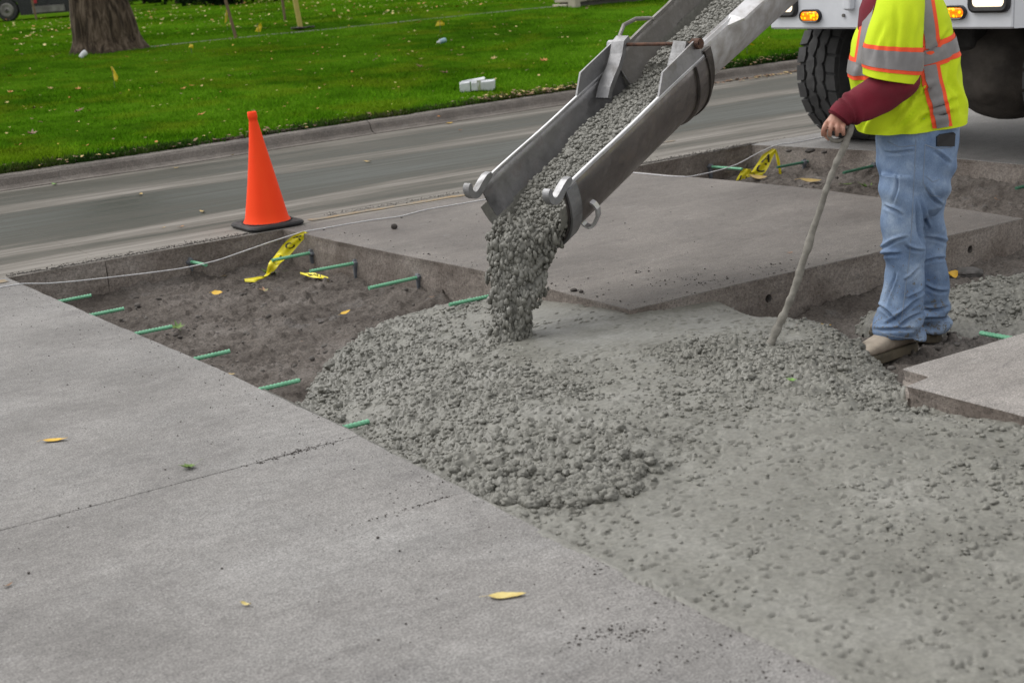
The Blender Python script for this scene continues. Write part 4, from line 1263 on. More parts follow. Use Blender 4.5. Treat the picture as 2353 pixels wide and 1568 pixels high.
for sx in (-1, 1):
    for sy in (-1, 1):
        V, F = box((sx * 0.13 - 0.03, sy * 0.13 - 0.03, 0.0), (sx * 0.13 + 0.03, sy * 0.13 + 0.03, 0.02), 0.004)
        mk('foot', V + cp * np.array([1, 1, 0]), F, M_rubber, co)
rings = []
na = 48
a = np.arange(na) * 2 * np.pi / na
for z, r in ((0.036, 0.150), (0.060, 0.137), (0.10, 0.129), (0.2, 0.1095), (0.3, 0.0905), (0.4, 0.0725), (0.5, 0.0545), (0.58, 0.0410), (0.66, 0.0285), (0.680, 0.0265), (0.684, 0.0300), (0.700, 0.0305), (0.722, 0.0290), (0.726, 0.0250), (0.70, 0.021)):
    fl = 1 + 0.018 * np.cos(3 * a + 1.0) * (z / 0.7) + 0.006 * np.cos(8 * a)
    rings.append(np.column_stack([r * fl * np.cos(a) - 0.018 * (z / 0.7) ** 2, r * fl * np.sin(a), np.full(na, z)]))
V, F = loft(rings, caps=False)
mk('cone_body', V + cp * np.array([1, 1, 0]), F, M_cone, co, smooth=True)
# soil that has gathered on the base
n = 420
ang = rng.uniform(0, 6.28, n); rad = 0.147 + np.abs(rng.normal(0, 0.007, n))
P = np.column_stack([cp[0] + rad * np.cos(ang), cp[1] + rad * np.sin(ang), np.full(n, 0.034)])
V, F = many_stones(P, rng.uniform(0.002, 0.006, n), ICO0, 4)
o = mk('soil_crumbs', V, F, M_crumb, co); o['kind'] = 'stuff'

# ------------------------------------------------------------------ string line
M_string = pm('white_cotton_string', (0.66, 0.66, 0.67), (0.5, 0.5, 0.52), 60, 0.8)
pts = [U(-400, 705, .004), U(-200, 683, .004), U(0, 660, .004), U(48, 651, .005)]
pA = U(48, 651, .005); pB = U(700, 531, .006)
nrm = np.cross(pB - pA, [0, 0, 1.0])
for q in ((110, 651), (180, 645), (260, 636), (330, 628), (400, 619), (440, 612), (500, 598), (560, 577), (620, 556), (670, 540)):
    pts.append(UP(q[0], q[1], pA, nrm))
pts += [pB] + [U(a, b, .005) for a, b in ((740, 525), (800, 514), (850, 506), (880, 502), (920, 497), (980, 481), (1040, 471), (1150, 452), (1300, 425), (1440, 396), (1470, 398), (1540, 405), (1583, 406))]
pA = U(1583, 406, .005); pB = U(1792, 331, .005)
nrm = np.cross(pB - pA, [0, 0, 1.0])
for q in ((1620, 399), (1660, 389), (1695, 377), (1740, 352), (1770, 338)):
    pts.append(UP(q[0], q[1], pA, nrm))
pts += [pB] + [U(a, b, .005) for a, b in ((1830, 327), (1890, 315), (1990, 300), (2200, 270))]
pts = np.array(pts)
t = np.arange(len(pts)); tt = np.linspace(0, len(pts) - 1, 260)
sp = np.column_stack([np.interp(tt, t, pts[:, i]) for i in range(3)])
for _ in range(3): sp[1:-1] = 0.25 * sp[:-2] + 0.5 * sp[1:-1] + 0.25 * sp[2:]
V, F = tube(sp, 0.0034, 6)
mk('string_line', V, F, M_string, label='thin white string stretched across the cut and along the slabs', cat='string', smooth=True)

# ------------------------------------------------------------------ yellow warning tape
M_tape = pm('yellow_plastic_tape', (0.78, 0.66, 0.012), (0.66, 0.58, 0.015), 12, 0.3, bump=0.001, bscale=25)
M_ink = pm('black_print', (0.02, 0.018, 0.012), (0.04, 0.035, 0.02), 20, 0.5)
def text_mesh(s):
    cu = bpy.data.curves.new('t', 'FONT'); cu.body = s; cu.size = 1.0; cu.resolution_u = 3; cu.align_x = 'CENTER'; cu.align_y = 'CENTER'; cu.offset = 0.02
    o = bpy.data.objects.new('t', cu); COL.objects.link(o)
    dg = bpy.context.evaluated_depsgraph_get(); dg.update()
    me = bpy.data.meshes.new_from_object(o.evaluated_get(dg))
    V = np.array([v.co[:] for v in me.vertices]); F = [tuple(p.vertices) for p in me.polygons]
    bpy.data.objects.remove(o); bpy.data.meshes.remove(me)
    return V, F
def ribbon(parent, center, wid, texts=(), name='tape_strip', n=40):
    """center: points with width directions; texts: (string, position 0..1, size along, flip)"""
    P = np.array([c[0] for c in center], float); W = np.array([c[1] for c in center], float)
    t = np.linspace(0, 1, len(P)); tt = np.linspace(0, 1, n)
    Ps = np.column_stack([np.interp(tt, t, P[:, i]) for i in range(3)]); Ws = np.column_stack([np.interp(tt, t, W[:, i]) for i in range(3)])
    for _ in range(4):
        Ps[1:-1] = 0.25 * Ps[:-2] + 0.5 * Ps[1:-1] + 0.25 * Ps[2:]; Ws[1:-1] = 0.25 * Ws[:-2] + 0.5 * Ws[1:-1] + 0.25 * Ws[2:]
    wl = np.broadcast_to(np.asarray(wid, float), (len(P),)); ws = np.interp(tt, t, wl)
    Ws /= np.linalg.norm(Ws, axis=1)[:, None]
    T = np.gradient(Ps, axis=0); Nn = np.cross(T, Ws); Nn /= np.linalg.norm(Nn, axis=1)[:, None] + 1e-9
    L = np.concatenate([[0], np.cumsum(np.linalg.norm(np.diff(Ps, axis=0), axis=1))])
    m = 7
    vv = np.linspace(-0.5, 0.5, m)
    def S(u, v, off):
        i = np.clip(u, 0, 1)
        p = np.column_stack([np.interp(i, tt, Ps[:, k]) for k in range(3)]); w = np.column_stack([np.interp(i, tt, Ws[:, k]) for k in range(3)]); q = np.column_stack([np.interp(i, tt, Nn[:, k]) for k in range(3)])
        wd = np.interp(i, tt, ws)
        fold = 0.006 * np.sin(v * 9 + i * 7)
        return p + w * (v * wd)[:, None] + q * (fold + off)[:, None]
    UU, VV = np.meshgrid(tt, vv, indexing='ij')
    A = S(UU.ravel(), VV.ravel(), 0.0006); Bk = S(UU.ravel(), VV.ravel(), -0.0006)
    F = [tuple(f) for f in grid_faces(n, m)]
    F2 = [tuple(np.array(f)[::-1] + n * m) for f in F]
    o = mk(name, np.vstack([A, Bk]), F + F2, M_tape, parent, smooth=True)
    for s, u0, size, rot, sgn in texts:
        TV, TF = text_mesh(s)
        TV = TV[:, :2] - (TV[:, :2].max(0) + TV[:, :2].min(0)) / 2
        hgt = TV[:, 1].max() - TV[:, 1].min()
        c_, s_ = math.cos(rot), math.sin(rot)
        TV = np.column_stack([TV[:, 0] * c_ - TV[:, 1] * s_, TV[:, 0] * s_ + TV[:, 1] * c_]) * size / hgt
        u = u0 + TV[:, 0] / L[-1]
        wloc_ = np.interp(u0, tt, ws)
        Q = S(u, TV[:, 1] / wloc_, sgn * 0.0022)
        mk('lettering', Q, TF, M_ink, o)
    return o
tz = float(SZ.mean())
def pz(a, b, z): return U(a, b, z)
k1 = U(700, 533, 0.008)
tr = root('warning_tape', tuple(U(590, 640, -0.20)), 'yellow warning tape tied to the string, hanging into the cut corner', 'tape')
nn = np.array([0.5, 0.85, 0.0])
def onp(px, py, ref, n_=nn): return UP(px, py, ref, n_)
pp = onp(690, 540, k1)
w1 = onp(705, 545, k1) - onp(675, 535, k1)
ribbon(tr, [(onp(703, 533, k1), w1), (onp(684, 546, k1), w1), (onp(665, 565, k1), w1), (onp(646, 590, k1), w1 * np.array([1, 1, 0.6])), (U(629, 604, -0.12), w1), (U(618, 628, -0.19), w1), (U(608, 637, -0.20), CR[:, 0]*1.0 + np.array([0, 0, .5])), (U(585, 643, -0.205), np.array([0.3, 0.9, 0.1])), (U(562, 644, -0.205), np.array([0.3, 0.9, 0.1]))],
       [0.035, 0.070, 0.080, 0.080, 0.062, 0.035, 0.040, 0.050, 0.030], [('O', 0.24, 0.052, math.pi / 2, 1), ('A', 0.11, 0.050, math.pi / 2, 1), ('T', 0.40, 0.045, math.pi / 2, 1), ('O', 0.24, 0.052, math.pi / 2, -1), ('A', 0.11, 0.050, math.pi / 2, -1), ('T', 0.40, 0.045, math.pi / 2, -1)])
ts = root('warning_tape', tuple(U(720, 634, -0.21)), 'torn scrap of yellow warning tape lying flat on the soil', 'tape')
ribbon(ts, [(U(690, 628, -0.200), (0.45, 0.9, 0.1)), (U(722, 632, -0.196), (0.45, 0.9, 0.05)), (U(754, 640, -0.200), (0.45, 0.9, 0.1))], [0.05, 0.075, 0.09], [('CAU', 0.5, 0.05, 0, 1)], 'tape_strip', 16)
k2 = U(1776, 338, 0.006)
n4 = np.array([0.7, 0.7, 0.0])
t2 = root('warning_tape', tuple(U(1720, 420, -0.15)), 'yellow warning tape draped over the string in the far cut', 'tape')
def o2(px, py): return UP(px, py, k2 - np.array([0.05, 0.05, 0]), n4)
wv = o2(1765, 380) - o2(1715, 370)
ribbon(t2, [(o2(1779, 343), o2(1784, 348) - o2(1772, 340)), (o2(1763, 358), wv), (o2(1752, 380), wv), (o2(1740, 398), wv), (o2(1728, 402), o2(1730, 412) - o2(1725, 392)), (o2(1714, 402), o2(1716, 414) - o2(1712, 390))], [0.03, 0.080, 0.092, 0.095, 0.075, 0.065],
       [('C', 0.46, 0.070, math.pi / 2 + 0.2, 1), ('A', 0.24, 0.060, math.pi / 2 + 0.2, 1), ('O', 0.80, 0.055, math.pi / 2, 1), ('C', 0.46, 0.070, math.pi / 2 + 0.2, -1), ('A', 0.24, 0.060, math.pi / 2 + 0.2, -1), ('O', 0.80, 0.055, math.pi / 2, -1)])
ribbon(t2, [(o2(1716, 388), o2(1728, 392) - o2(1704, 390)), (o2(1712, 400), o2(1730, 402) - o2(1696, 398)), (o2(1704, 416), o2(1720, 420) - o2(1688, 414)), (o2(1699, 432), o2(1714, 434) - o2(1684, 430))], [0.06, 0.085, 0.09, 0.08],
       [('U', 0.60, 0.065, math.pi / 2 + 0.1, 1), ('U', 0.60, 0.065, math.pi / 2 + 0.1, -1)], 'tape_strip', 20)
ribbon(t2, [(o2(1780, 343), o2(1785, 343) - o2(1775, 343)), (o2(1787, 366), o2(1793, 364) - o2(1782, 368)), (o2(1793, 402), o2(1797, 402) - o2(1788, 403))], [0.015, 0.024, 0.018], (), 'tape_strip', 14)

# ------------------------------------------------------------------ leaves
def lm(name, a, b): return pm(name, a, b, 25, 0.6, bump=0.0008)
LC = {'yellow': lm('yellow_leaf', (0.66, 0.42, 0.035), (0.52, 0.30, 0.03)), 'pale': lm('pale_yellow_leaf', (0.62, 0.52, 0.20), (0.50, 0.38, 0.12)), 'orange': lm('orange_leaf', (0.50, 0.20, 0.02), (0.36, 0.13, 0.02)),
      'brown': lm('brown_leaf', (0.20, 0.10, 0.04), (0.11, 0.055, 0.025)), 'green': lm('green_leaf', (0.11, 0.19, 0.02), (0.06, 0.12, 0.02)), 'bright': lm('bright_green_leaf', (0.16, 0.30, 0.06), (0.10, 0.22, 0.04)), 'mottled': lm('mottled_leaf', (0.16, 0.20, 0.07), (0.34, 0.17, 0.10)), 'tan': lm('tan_leaf', (0.50, 0.36, 0.13), (0.36, 0.25, 0.09))}
def oval_leaf(L, w, seed, curl=0.3):
    r = np.random.default_rng(seed); n = 9; V = []
    for i in range(n):
        t = i / (n - 1)
        ww = w * (math.sin(math.pi * t ** 0.75) ** 0.8 + 0.02) * (1 + 0.1 * r.uniform(-1, 1))
        x = (t - 0.5) * L; lift = curl * L * 0.25 * (2 * t - 1) ** 2
        bend = 0.12 * L * math.sin(t * 3)
        V += [(x, -ww / 2 + bend * 0.3, lift + curl * w * 0.22 + 0.002), (x, bend * 0.3, lift + 0.002), (x, ww / 2 + bend * 0.3, lift + curl * w * 0.16 * r.uniform(0, 2) + 0.002)]
    V.append((-0.5 * L - 0.22 * L, 0, 0.004)); V.append((-0.5 * L - 0.22 * L, 0.02 * L, 0.004))
    F = []
    for i in range(n - 1):
        for j in range(2): F.append((i * 3 + j, (i + 1) * 3 + j, (i + 1) * 3 + j + 1, i * 3 + j + 1))
    F.append((1, 2, 3 * n + 1, 3 * n))
    return np.array(V), F
def maple_leaf(L, seed, curl=0.25):
    r = np.random.default_rng(seed)
    ang = np.radians([-90, -60, -48, -20, -5, 15, 30, 55, 70, 90, 110, 125, 150, 165, 185, 200, 228, 240])
    rad = np.array([0.30, 0.42, 0.30, 0.48, 0.78, 0.45, 0.55, 0.95, 0.52, 1.1, 0.52, 0.95, 0.55, 0.45, 0.78, 0.48, 0.30, 0.42]) * L / 2 * r.uniform(0.85, 1.1, 18)
    V = [(0, 0, 0.004)]
    for k in (0.5, 1.0):
        for a_, q in zip(ang, rad):
            z = curl * (q * k) ** 2 / L * 1.4 + r.uniform(0, 0.12) * L * k * curl
            V.append((q * k * math.cos(a_), q * k * math.sin(a_), z + 0.003))
    n = 18
    F = [(0, 1 + i, 1 + (i + 1) % n) for i in range(n)] + [(1 + i, 1 + n + i, 1 + n + (i + 1) % n, 1 + (i + 1) % n) for i in range(n)]
    b = len(V)
    V += [(-0.008 * L, -0.1 * L, 0.004), (0.012 * L, -0.1 * L, 0.004), (0.05 * L, -0.75 * L, 0.006 + 0.03 * L), (0.03 * L, -0.75 * L, 0.006 + 0.03 * L)]
    F.append((b, b + 1, b + 2, b + 3))
    return np.array(V), F
def leaf(px, py, z, kind, col, wpx, ang, label, curl=0.3, group=None, tilt=(0, 0)):
    if z == 'soil':
        p = U(px, py, FLOOR)
        for _ in range(4): p = U(px, py, soil_z(p[0], p[1]) + 0.016)
    elif z == 'lawn':
        p = Ut(px, py); p[2] += 0.045
    else: p = U(px, py, z)
    dist = np.linalg.norm(p - np.array([0, 0, CAM_H]))
    L = wpx * dist / FPX
    V, F = oval_leaf(L, L * 0.36, int(px + py), curl) if kind == 'oval' else (oval_leaf(L, L * 0.8, int(px + py), curl) if kind == 'round' else maple_leaf(L, int(px + py), curl))
    M_ = rz(ang)
    V = V @ M_.T
    if tilt != (0, 0): V[:, 2] += V[:, 0] * tilt[0] + V[:, 1] * tilt[1] + 0.012
    return mk('leaf', V + p, F, LC[col], origin=p, label=label, cat='leaf', group=group, smooth=True)
A0 = -0.59      # angle of the picture's horizontal on the ground
leaf(127, 1012, 0.002, 'oval', 'yellow', 56, A0 + 0.05, 'yellow oval leaf on the grey slab next to the long joint', 0.25)
leaf(437, 1073, 0.002, 'maple', 'green', 56, A0 + 2.6, 'green lobed leaf with yellow stalk on the grey slab joint', 0.5)
leaf(1165, 1369, 0.002, 'oval', 'pale', 88, A0 + 0.0, 'long pale yellow leaf lying alone on the near slab', 0.15)
leaf(566, 1390, 0.002, 'oval', 'pale', 30, A0 - 0.5, 'small curled pale leaf on the near slab', 0.8)
leaf(20, 1345, 0.002, 'oval', 'brown', 24, A0 + 0.9, 'small curled brown leaf on the near slab', 0.7)
leaf(499, 678, 'soil', 'round', 'yellow', 25, A0, 'round yellow leaf on the soil, middle of the empty cut', 0.2, tilt=(0.1, 0.3))
leaf(527, 634, 'soil', 'oval', 'tan', 27, A0 + 0.2, 'tan oval leaf on the soil below the white string', 0.3)
leaf(608, 670, 'soil', 'maple', 'mottled', 34, A0 + 1.0, 'mottled green and pink lobed leaf on the soil', 0.5)
leaf(794, 724, 'soil', 'oval', 'yellow', 28, A0 + 0.7, 'yellow oval leaf on the soil midway to the heap', 0.3, tilt=(0.1, 0.35))
leaf(700, 784, 'soil', 'oval', 'orange', 15, A0 + 0.2, 'small orange leaf on the soil near the heap', 0.3)
leaf(408, 755, 'soil', 'maple', 'green', 46, A0 + 0.4, 'green lobed leaf at the end of a near slab dowel', 0.6)
leaf(625, 630, 'soil', 'maple', 'green', 58, A0 + 2.0, 'large green lobed leaf under the hanging tape', 0.6)
leaf(1003, 716, 'soil', 'oval', 'tan', 20, A0 + 0.5, 'tan leaf at the edge of the fresh heap', 0.4)
leaf(533, 860, 'soil', 'oval', 'tan', 20, A0 - 0.3, 'tan leaf tucked under the near slab edge', 0.4)
leaf(485, 611, 'soil', 'oval', 'brown', 18, A0, 'brown leaf on the soil by the road-side face', 0.4)
leaf(992, 683, 'soil', 'oval', 'brown', 15, A0, 'brown leaf at the foot of the standing slab', 0.4)
leaf(1742, 413, 'soil', 'oval', 'tan', 46, A0 + 0.2, 'broad tan leaf by the tape in the far cut', 0.4, tilt=(0, .4))
leaf(1862, 420, 'soil', 'oval', 'tan', 52, A0 + 0.1, 'long yellow-tan leaf in the far cut beside the rod', 0.25, tilt=(0, .3))
leaf(1947, 424, 'soil', 'oval', 'green', 30, A0, 'small green leaf in the far cut behind the rod', 0.4)
leaf(1998, 434, 'soil', 'maple', 'green', 48, A0 + 1.2, 'green lobed leaf in the far cut by the jeans', 0.7)
leaf(2302, 462, 'soil', 'maple', 'orange', 42, A0 + 0.3, 'orange lobed leaf in the far cut past the worker', 0.5)
leaf(1882, 756, 'soil', 'oval', 'yellow', 56, A0 + 0.05, 'yellow leaf on the soil by the boot toe', 0.35, tilt=(0, .3))
leaf(1862, 764, 'soil', 'oval', 'green', 34, A0 - 0.6, 'olive leaf under the yellow leaf near the boot', 0.3)
leaf(1905, 772, 'soil', 'oval', 'bright', 42, A0 - 0.1, 'green leaf half buried by the heap near the boot', 0.3)
leaf(2188, 641, 'soil', 'round', 'yellow', 30, A0 + 0.4, 'folded yellow leaf behind the jeans', 0.9, tilt=(0.0, .5))
leaf(2249, 650, 'soil', 'oval', 'bright', 22, A0, 'small bright green leaf behind the low heap', 0.4)
leaf(2287, 665, 'soil', 'oval', 'yellow', 14, A0, 'tiny yellow leaf behind the low heap', 0.4)
q = U(1820, 876, -0.01); leaf(1820, 876, wet_z(q[0], q[1]) + 0.006, 'maple', 'bright', 32, A0 + 0.5, 'bright green leaf scrap on the fresh concrete', 0.5)
leaf(1815, 581, 0.002, 'oval', 'orange', 13, A0 + 0.2, 'small orange leaf on the standing slab beside the rod', 0.3)
GROAD = 'fallen leaves on the wet lane'
for px, py, kind, col, w_, lab in ((525, 358, 'oval', 'yellow', 28, 'yellow leaf on the lane by the cone tip'), (1033, 284, 'round', 'yellow', 17, 'small yellow leaf below the kerb, near the white bundle'), (1583, 254, 'oval', 'bright', 22, 'light green leaf on the lane right of the chute'), (465, 487, 'oval', 'tan', 24, 'tan leaf with a stalk on the wet lane'),
                              (417, 521, 'oval', 'orange', 16, 'small orange leaf on the lane, left of the cone'), (376, 523, 'oval', 'yellow', 10, 'tiny yellow leaf on the lane, left of the cone'), (323, 447, 'oval', 'tan', 20, 'pale leaf on the lane near the kerb foot'), (125, 424, 'oval', 'bright', 24, 'green leaf in the gutter'), (405, 386, 'oval', 'yellow', 14, 'little yellow leaf at the gutter'),
                              (1058, 300, 'maple', 'brown', 16, 'brown leaf in the gutter near the white bundle'), (1905, 310, 'round', 'yellow', 12, 'yellow leaf on the lane beside the tyre'), (845, 372, 'oval', 'tan', 22, 'tan leaf on the wet lane behind the cone'), (2095, 252, 'oval', 'yellow', 30, 'yellow leaf on the lane under the truck')):
    leaf(px, py, 0.004, kind, col, w_, A0 + rng.normal(0, 0.5), lab, 0.4, GROAD)

# scattered leaves on the lawn
GLAWN = 'fallen leaves on the lawn'
n = 0
lcol = ['orange', 'brown', 'tan', 'tan', 'orange', 'pale']
lname = {'orange': 'small orange-brown fallen leaf on the grass', 'brown': 'small dark brown fallen leaf on the grass', 'tan': 'small tan fallen leaf on the grass', 'pale': 'small pale fallen leaf on the grass'}
fixed = [(24, 184, 'orange', 18), (26, 222, 'orange', 18), (180, 215, 'orange', 22), (162, 235, 'orange', 16), (178, 268, 'brown', 34), (75, 320, 'brown', 36), (420, 215, 'orange', 20), (462, 208, 'tan', 16), (460, 276, 'orange', 28), (515, 291, 'tan', 14), (590, 268, 'tan', 26), (530, 183, 'brown', 14), (1135, 145, 'tan', 24), (1025, 178, 'brown', 30),
         (968, 163, 'brown', 26), (1250, 150, 'orange', 30), (1010, 290 - 10, 'orange', 14), (300, 205 - 10, 'pale', 12), (45, 345, 'orange', 16), (200, 347, 'orange', 16), (1185, 70, 'pale', 14), (1290, 95, 'pale', 16), (1175, 80, 'tan', 16), (960, 60, 'orange', 18), (1440, 100, 'tan', 22), (1555, 15, 'tan', 18), (765, 32, 'orange', 16), (740, 40, 'tan', 14)]
for px, py, col, w_ in fixed:
    leaf(px, py, 'lawn', 'maple' if w_ > 16 else 'oval', col, w_, rng.uniform(0, 6.28), lname[col], 0.6, GLAWN)
for i in range(150):
    py = 8 + 330 * rng.uniform(0, 1) ** 1.8
    px = rng.uniform(0, 1900)
    if py > 385 - 0.155 * px - 25 or (150 < px < 340 and py < 130): continue
    col = lcol[rng.integers(0, 6)]
    leaf(px, py, 'lawn', 'maple' if i % 2 else 'oval', col, rng.uniform(7, 17) * (0.7 + py / 400), rng.uniform(0, 6.28), lname[col], 0.6, GLAWN)
# countless small leaf flecks further off and along the kerb
def flecks(n, fn, size, mats, seed, label, name='leaf_litter'):
    r = np.random.default_rng(seed)
    x, y, z = fn(r, n); n = len(x)
    s = size * r.uniform(0.6, 1.5, n); a = r.uniform(0, 6.28, n)
    base = np.array([(-1, -.5, 0), (0, -.7, .25), (1, 0, .1), (.2, .8, .3), (-.8, .5, 0)])
    V = base[None] * s[:, None, None]
    c, q = np.cos(a)[:, None], np.sin(a)[:, None]
    V = np.stack([V[:, :, 0] * c - V[:, :, 1] * q, V[:, :, 0] * q + V[:, :, 1] * c, V[:, :, 2] + r.uniform(-.3, .3, (n, 1)) * V[:, :, 0]], -1)
    V += np.stack([x, y, z], -1)[:, None, :]
    mk(name, V.reshape(-1, 3), np.arange(5 * n).reshape(-1, 5), mats, kind='stuff', label=label, midx=r.integers(0, len(mats), n))
def far_l(r, n):
    x = r.uniform(2, 45, n); y = r.uniform(23.4, 46, n)
    return x, y, terrain_z(x, y) + 0.06
flecks(2600, far_l, 0.030, [LC['pale'], LC['tan'], LC['orange'], LC['pale']], 3, 'pale flecks of fallen leaves on the far lawn')
def near_l(r, n):
    x = r.uniform(-2, 22, n); y = curb_y(x) + 0.4 + 9 * r.uniform(0, 1, n) ** 1.2
    return x, y, terrain_z(x, y) + 0.040
flecks(620, near_l, 0.016, [LC['tan'], LC['brown'], LC['orange'], LC['pale'], LC['yellow']], 13, 'scattered bits of leaf over the near lawn')
def kerb_l(r, n):
    x = np.concatenate([r.uniform(8, 10, n // 3), r.normal(12.0, 0.7, n // 2), r.uniform(0, 8, n // 6)])
    y = curb_y(x) + 0.15 + np.abs(r.normal(0, .16, len(x)))
    far_ = x > 11.0
    y = np.where(far_ & (r.uniform(0, 1, len(x)) < 0.5), curb_y(x) - np.abs(r.normal(0, .12, len(x))), y)
    z = np.where(y < curb_y(x), 0.012, KH + 0.02 + r.uniform(0, 0.04, len(x)))
    return x, y, z
flecks(700, kerb_l, 0.020, [LC['brown'], LC['brown'], LC['brown'], LC['tan']], 4, 'dead brown leaves gathered along the kerb')

# soil and thatch along the back of the kerb
n = 5200
x = rng.uniform(-1, 16, n); x = x[fbm(x * 0.8, x * 0, 19, 3) + rng.uniform(-0.35, 0.35, n) > -0.1]
y = curb_y(x) + 0.235 + np.abs(rng.normal(0, 0.05, len(x)))
V, F = many_stones(np.column_stack([x, y, KH + rng.uniform(0.0, 0.02, len(x))]), rng.uniform(0.006, 0.022, len(x)), ICO0, 8, 0.7)
mk('verge_soil', V, F, pm('verge_soil', (0.050, 0.042, 0.026), (0.090, 0.062, 0.040), 6, 0.95), kind='stuff', label='dark soil and thatch along the back of the kerb')
# grit on the slabs: dark crumbs, thickest by the cut and along the joints
def crumbs(P, r, label, name='grit', seed=1):
    V, F = many_stones(P, r, ICO0, seed, 0.6)
    mk(name, V, F, M_crumb, kind='stuff', label=label)
P = []
n = 620
y = rng.uniform(2.2, 8.2, n); dx = np.abs(rng.exponential(0.25, n)); P.append(np.column_stack([edge_x(y) - 0.01 - dx, y]))
y = 4.34 + rng.normal(0, 0.012, 240); x = np.concatenate([rng.normal(1.92, 0.09, 200), rng.uniform(1.0, 2.14, 40)]); P.append(np.column_stack([x, y + (1.93 - x) * 0.0]))
y = 3.61 + rng.normal(0, 0.004, 70) ; x = 2.11 - np.abs(rng.normal(0, 0.2, 70)); P.append(np.column_stack([x, y]))
for a, b, s_, m_ in ((1370, 1458, 0.035, 90), (1460, 1456, 0.035, 70), (1590, 1505, 0.05, 30), (1780, 1530, 0.08, 60), (1400, 1290, 0.05, 60), (1000, 1110, 0.1, 40)):
    c = U(a, b); P.append(np.column_stack([c[0] + rng.normal(0, s_ * 1.4, m_), c[1] + rng.normal(0, s_ * 0.35, m_)]))
n = 160; P.append(np.column_stack([rng.uniform(0.3, 2.1, n), rng.uniform(2.2, 8.2, n)]))
P = np.vstack(P); P = P[P[:, 0] < edge_x(P[:, 1]) - 0.006]
r_ = rng.uniform(0.0008, 0.0024, len(P)) * rng.choice([1, 1, 1, 1.7], len(P))
crumbs(np.column_stack([P, r_ * 0.4]), r_, 'dark grit strewn over the near slab', seed=2)
P = []
n = 900
for (a, b), (c, d_), m_ in (((3.83, 8.4), (3.9, 6.3), 130), ((3.9, 6.3), (3.885, 5.03), 120), ((3.9, 5.03), (6.4, 4.98), 90)):
    t = rng.uniform(0, 1, m_); off = np.abs(rng.exponential(0.05, m_)) + 0.008
    if abs(c - a) < 0.5: P.append(np.column_stack([a + (c - a) * t + off, b + (d_ - b) * t]))
    else: P.append(np.column_stack([a + (c - a) * t, b + (d_ - b) * t + off]))
for a, b, s_, m_ in ((1560, 640, 0.12, 40), (1640, 645, 0.10, 30), (1500, 620, 0.10, 20), (1760, 612, 0.05, 24), (1800, 620, 0.07, 20), (1318, 670, 0.03, 14)):
    c = U(a, b); P.append(np.column_stack([c[0] + rng.normal(0, s_, m_), c[1] + rng.normal(0, s_ * 0.5, m_)]))
P.append(np.column_stack([rng.uniform(4, 6.4, 60), rng.uniform(5.1, 8.3, 60)]))
P = np.vstack(P); P = P[(P[:, 0] > 3.935) & (P[:, 0] < 6.45) & (P[:, 1] > 5.04)]
r_ = rng.uniform(0.0012, 0.0042, len(P)) * rng.choice([1, 1, 1, 1.6], len(P))
crumbs(np.column_stack([P, r_ * 0.4]), r_, 'dark soil crumbs on the standing slab', seed=3)
P = []
t = rng.uniform(0, 1, 1500); P.append(np.column_stack([2.1 + 1.7 * t, 8.425 + np.abs(rng.exponential(0.025, 1500))]))
t = rng.uniform(0, 1, 1500); P.append(np.column_stack([6.3 + 1.6 * t, 8.45 + 0.05 * t + np.abs(rng.exponential(0.03, 1500))]))
P.append(np.column_stack([rng.uniform(4.2, 6.5, 500), 8.62 + rng.normal(0, 0.03, 500)]))
for a, b, s_, m_ in ((1810, 352, .05, 70), (1870, 353, .06, 90), (1960, 350, .1, 90)):
    c = U(a, b - 6); P.append(np.column_stack([c[0] + rng.normal(0, s_, m_), np.maximum(c[1] + rng.normal(0, s_ * .5, m_), 8.54)]))
P = np.vstack(P)
r_ = rng.uniform(0.0015, 0.0050, len(P))
crumbs(np.column_stack([P, r_ * 0.4]), r_, 'dark soil crumbs along the lane edge', seed=4)

# loose lumps big enough to pick out
M_clod = pm('soil_clod', (0.10, 0.088, 0.08), (0.055, 0.048, 0.044), 30, 0.9, bump=0.003)
def clod(px, py, z, wpx, label, squash=0.6, seed=1, mat=None, group=None):
    p = U(px, py, z)
    if z == FLOOR:
        for _ in range(4): p = U(px, py, soil_z(p[0], p[1]))
    dist = np.linalg.norm(p - np.array([0, 0, CAM_H])); r = wpx * dist / FPX / 2
    V, F = ICO2; V = V * (1 + 0.22 * fbm3(V + seed * 3.1, 2.2, seed, 3))[:, None] * np.array([r, r * 0.75, r * squash])
    V = V @ rz(A0).T; V[:, 2] -= V[:, 2].min() + r * 0.06
    mk('clod', V + p, [tuple(f) for f in F], mat or M_clod, origin=p, label=label, cat='clod', group=group)
clod(906, 526, 0.0, 16, 'dark soil clod lying alone on the standing slab', 0.8, 3)
clod(2222, 640, FLOOR, 66, 'flat grey stone at the foot of the standing slab, behind the worker', 0.42, 5, pm('grey_stone', (0.17, 0.16, 0.155), (0.10, 0.095, 0.09), 20, 0.9, bump=0.003))
clod(2360, 675 - 25, FLOOR, 60, 'dark stone in the cut beyond the low heap', 0.5, 6)
GC = 'soil clods on the lane edge'
for i, (a, b, w_) in enumerate(((1812, 350, 14), (1860, 351, 22), (1893, 353, 14), (553, 523, 18), (1318, 669, 16), (1335, 672, 12))):
    clod(a, b, 0.0, w_, ['dark soil clod on the lane, furthest from the tyre by the far cut', 'largest dark soil clod on the lane by the far cut', 'small dark soil clod on the lane towards the tyre', 'dark soil clod beside the cone base', 'larger of two soil clods on the standing slab edge by the falling concrete', 'smaller of two soil clods on the standing slab edge by the falling concrete'][i], 0.5, 10 + i, group=GC)
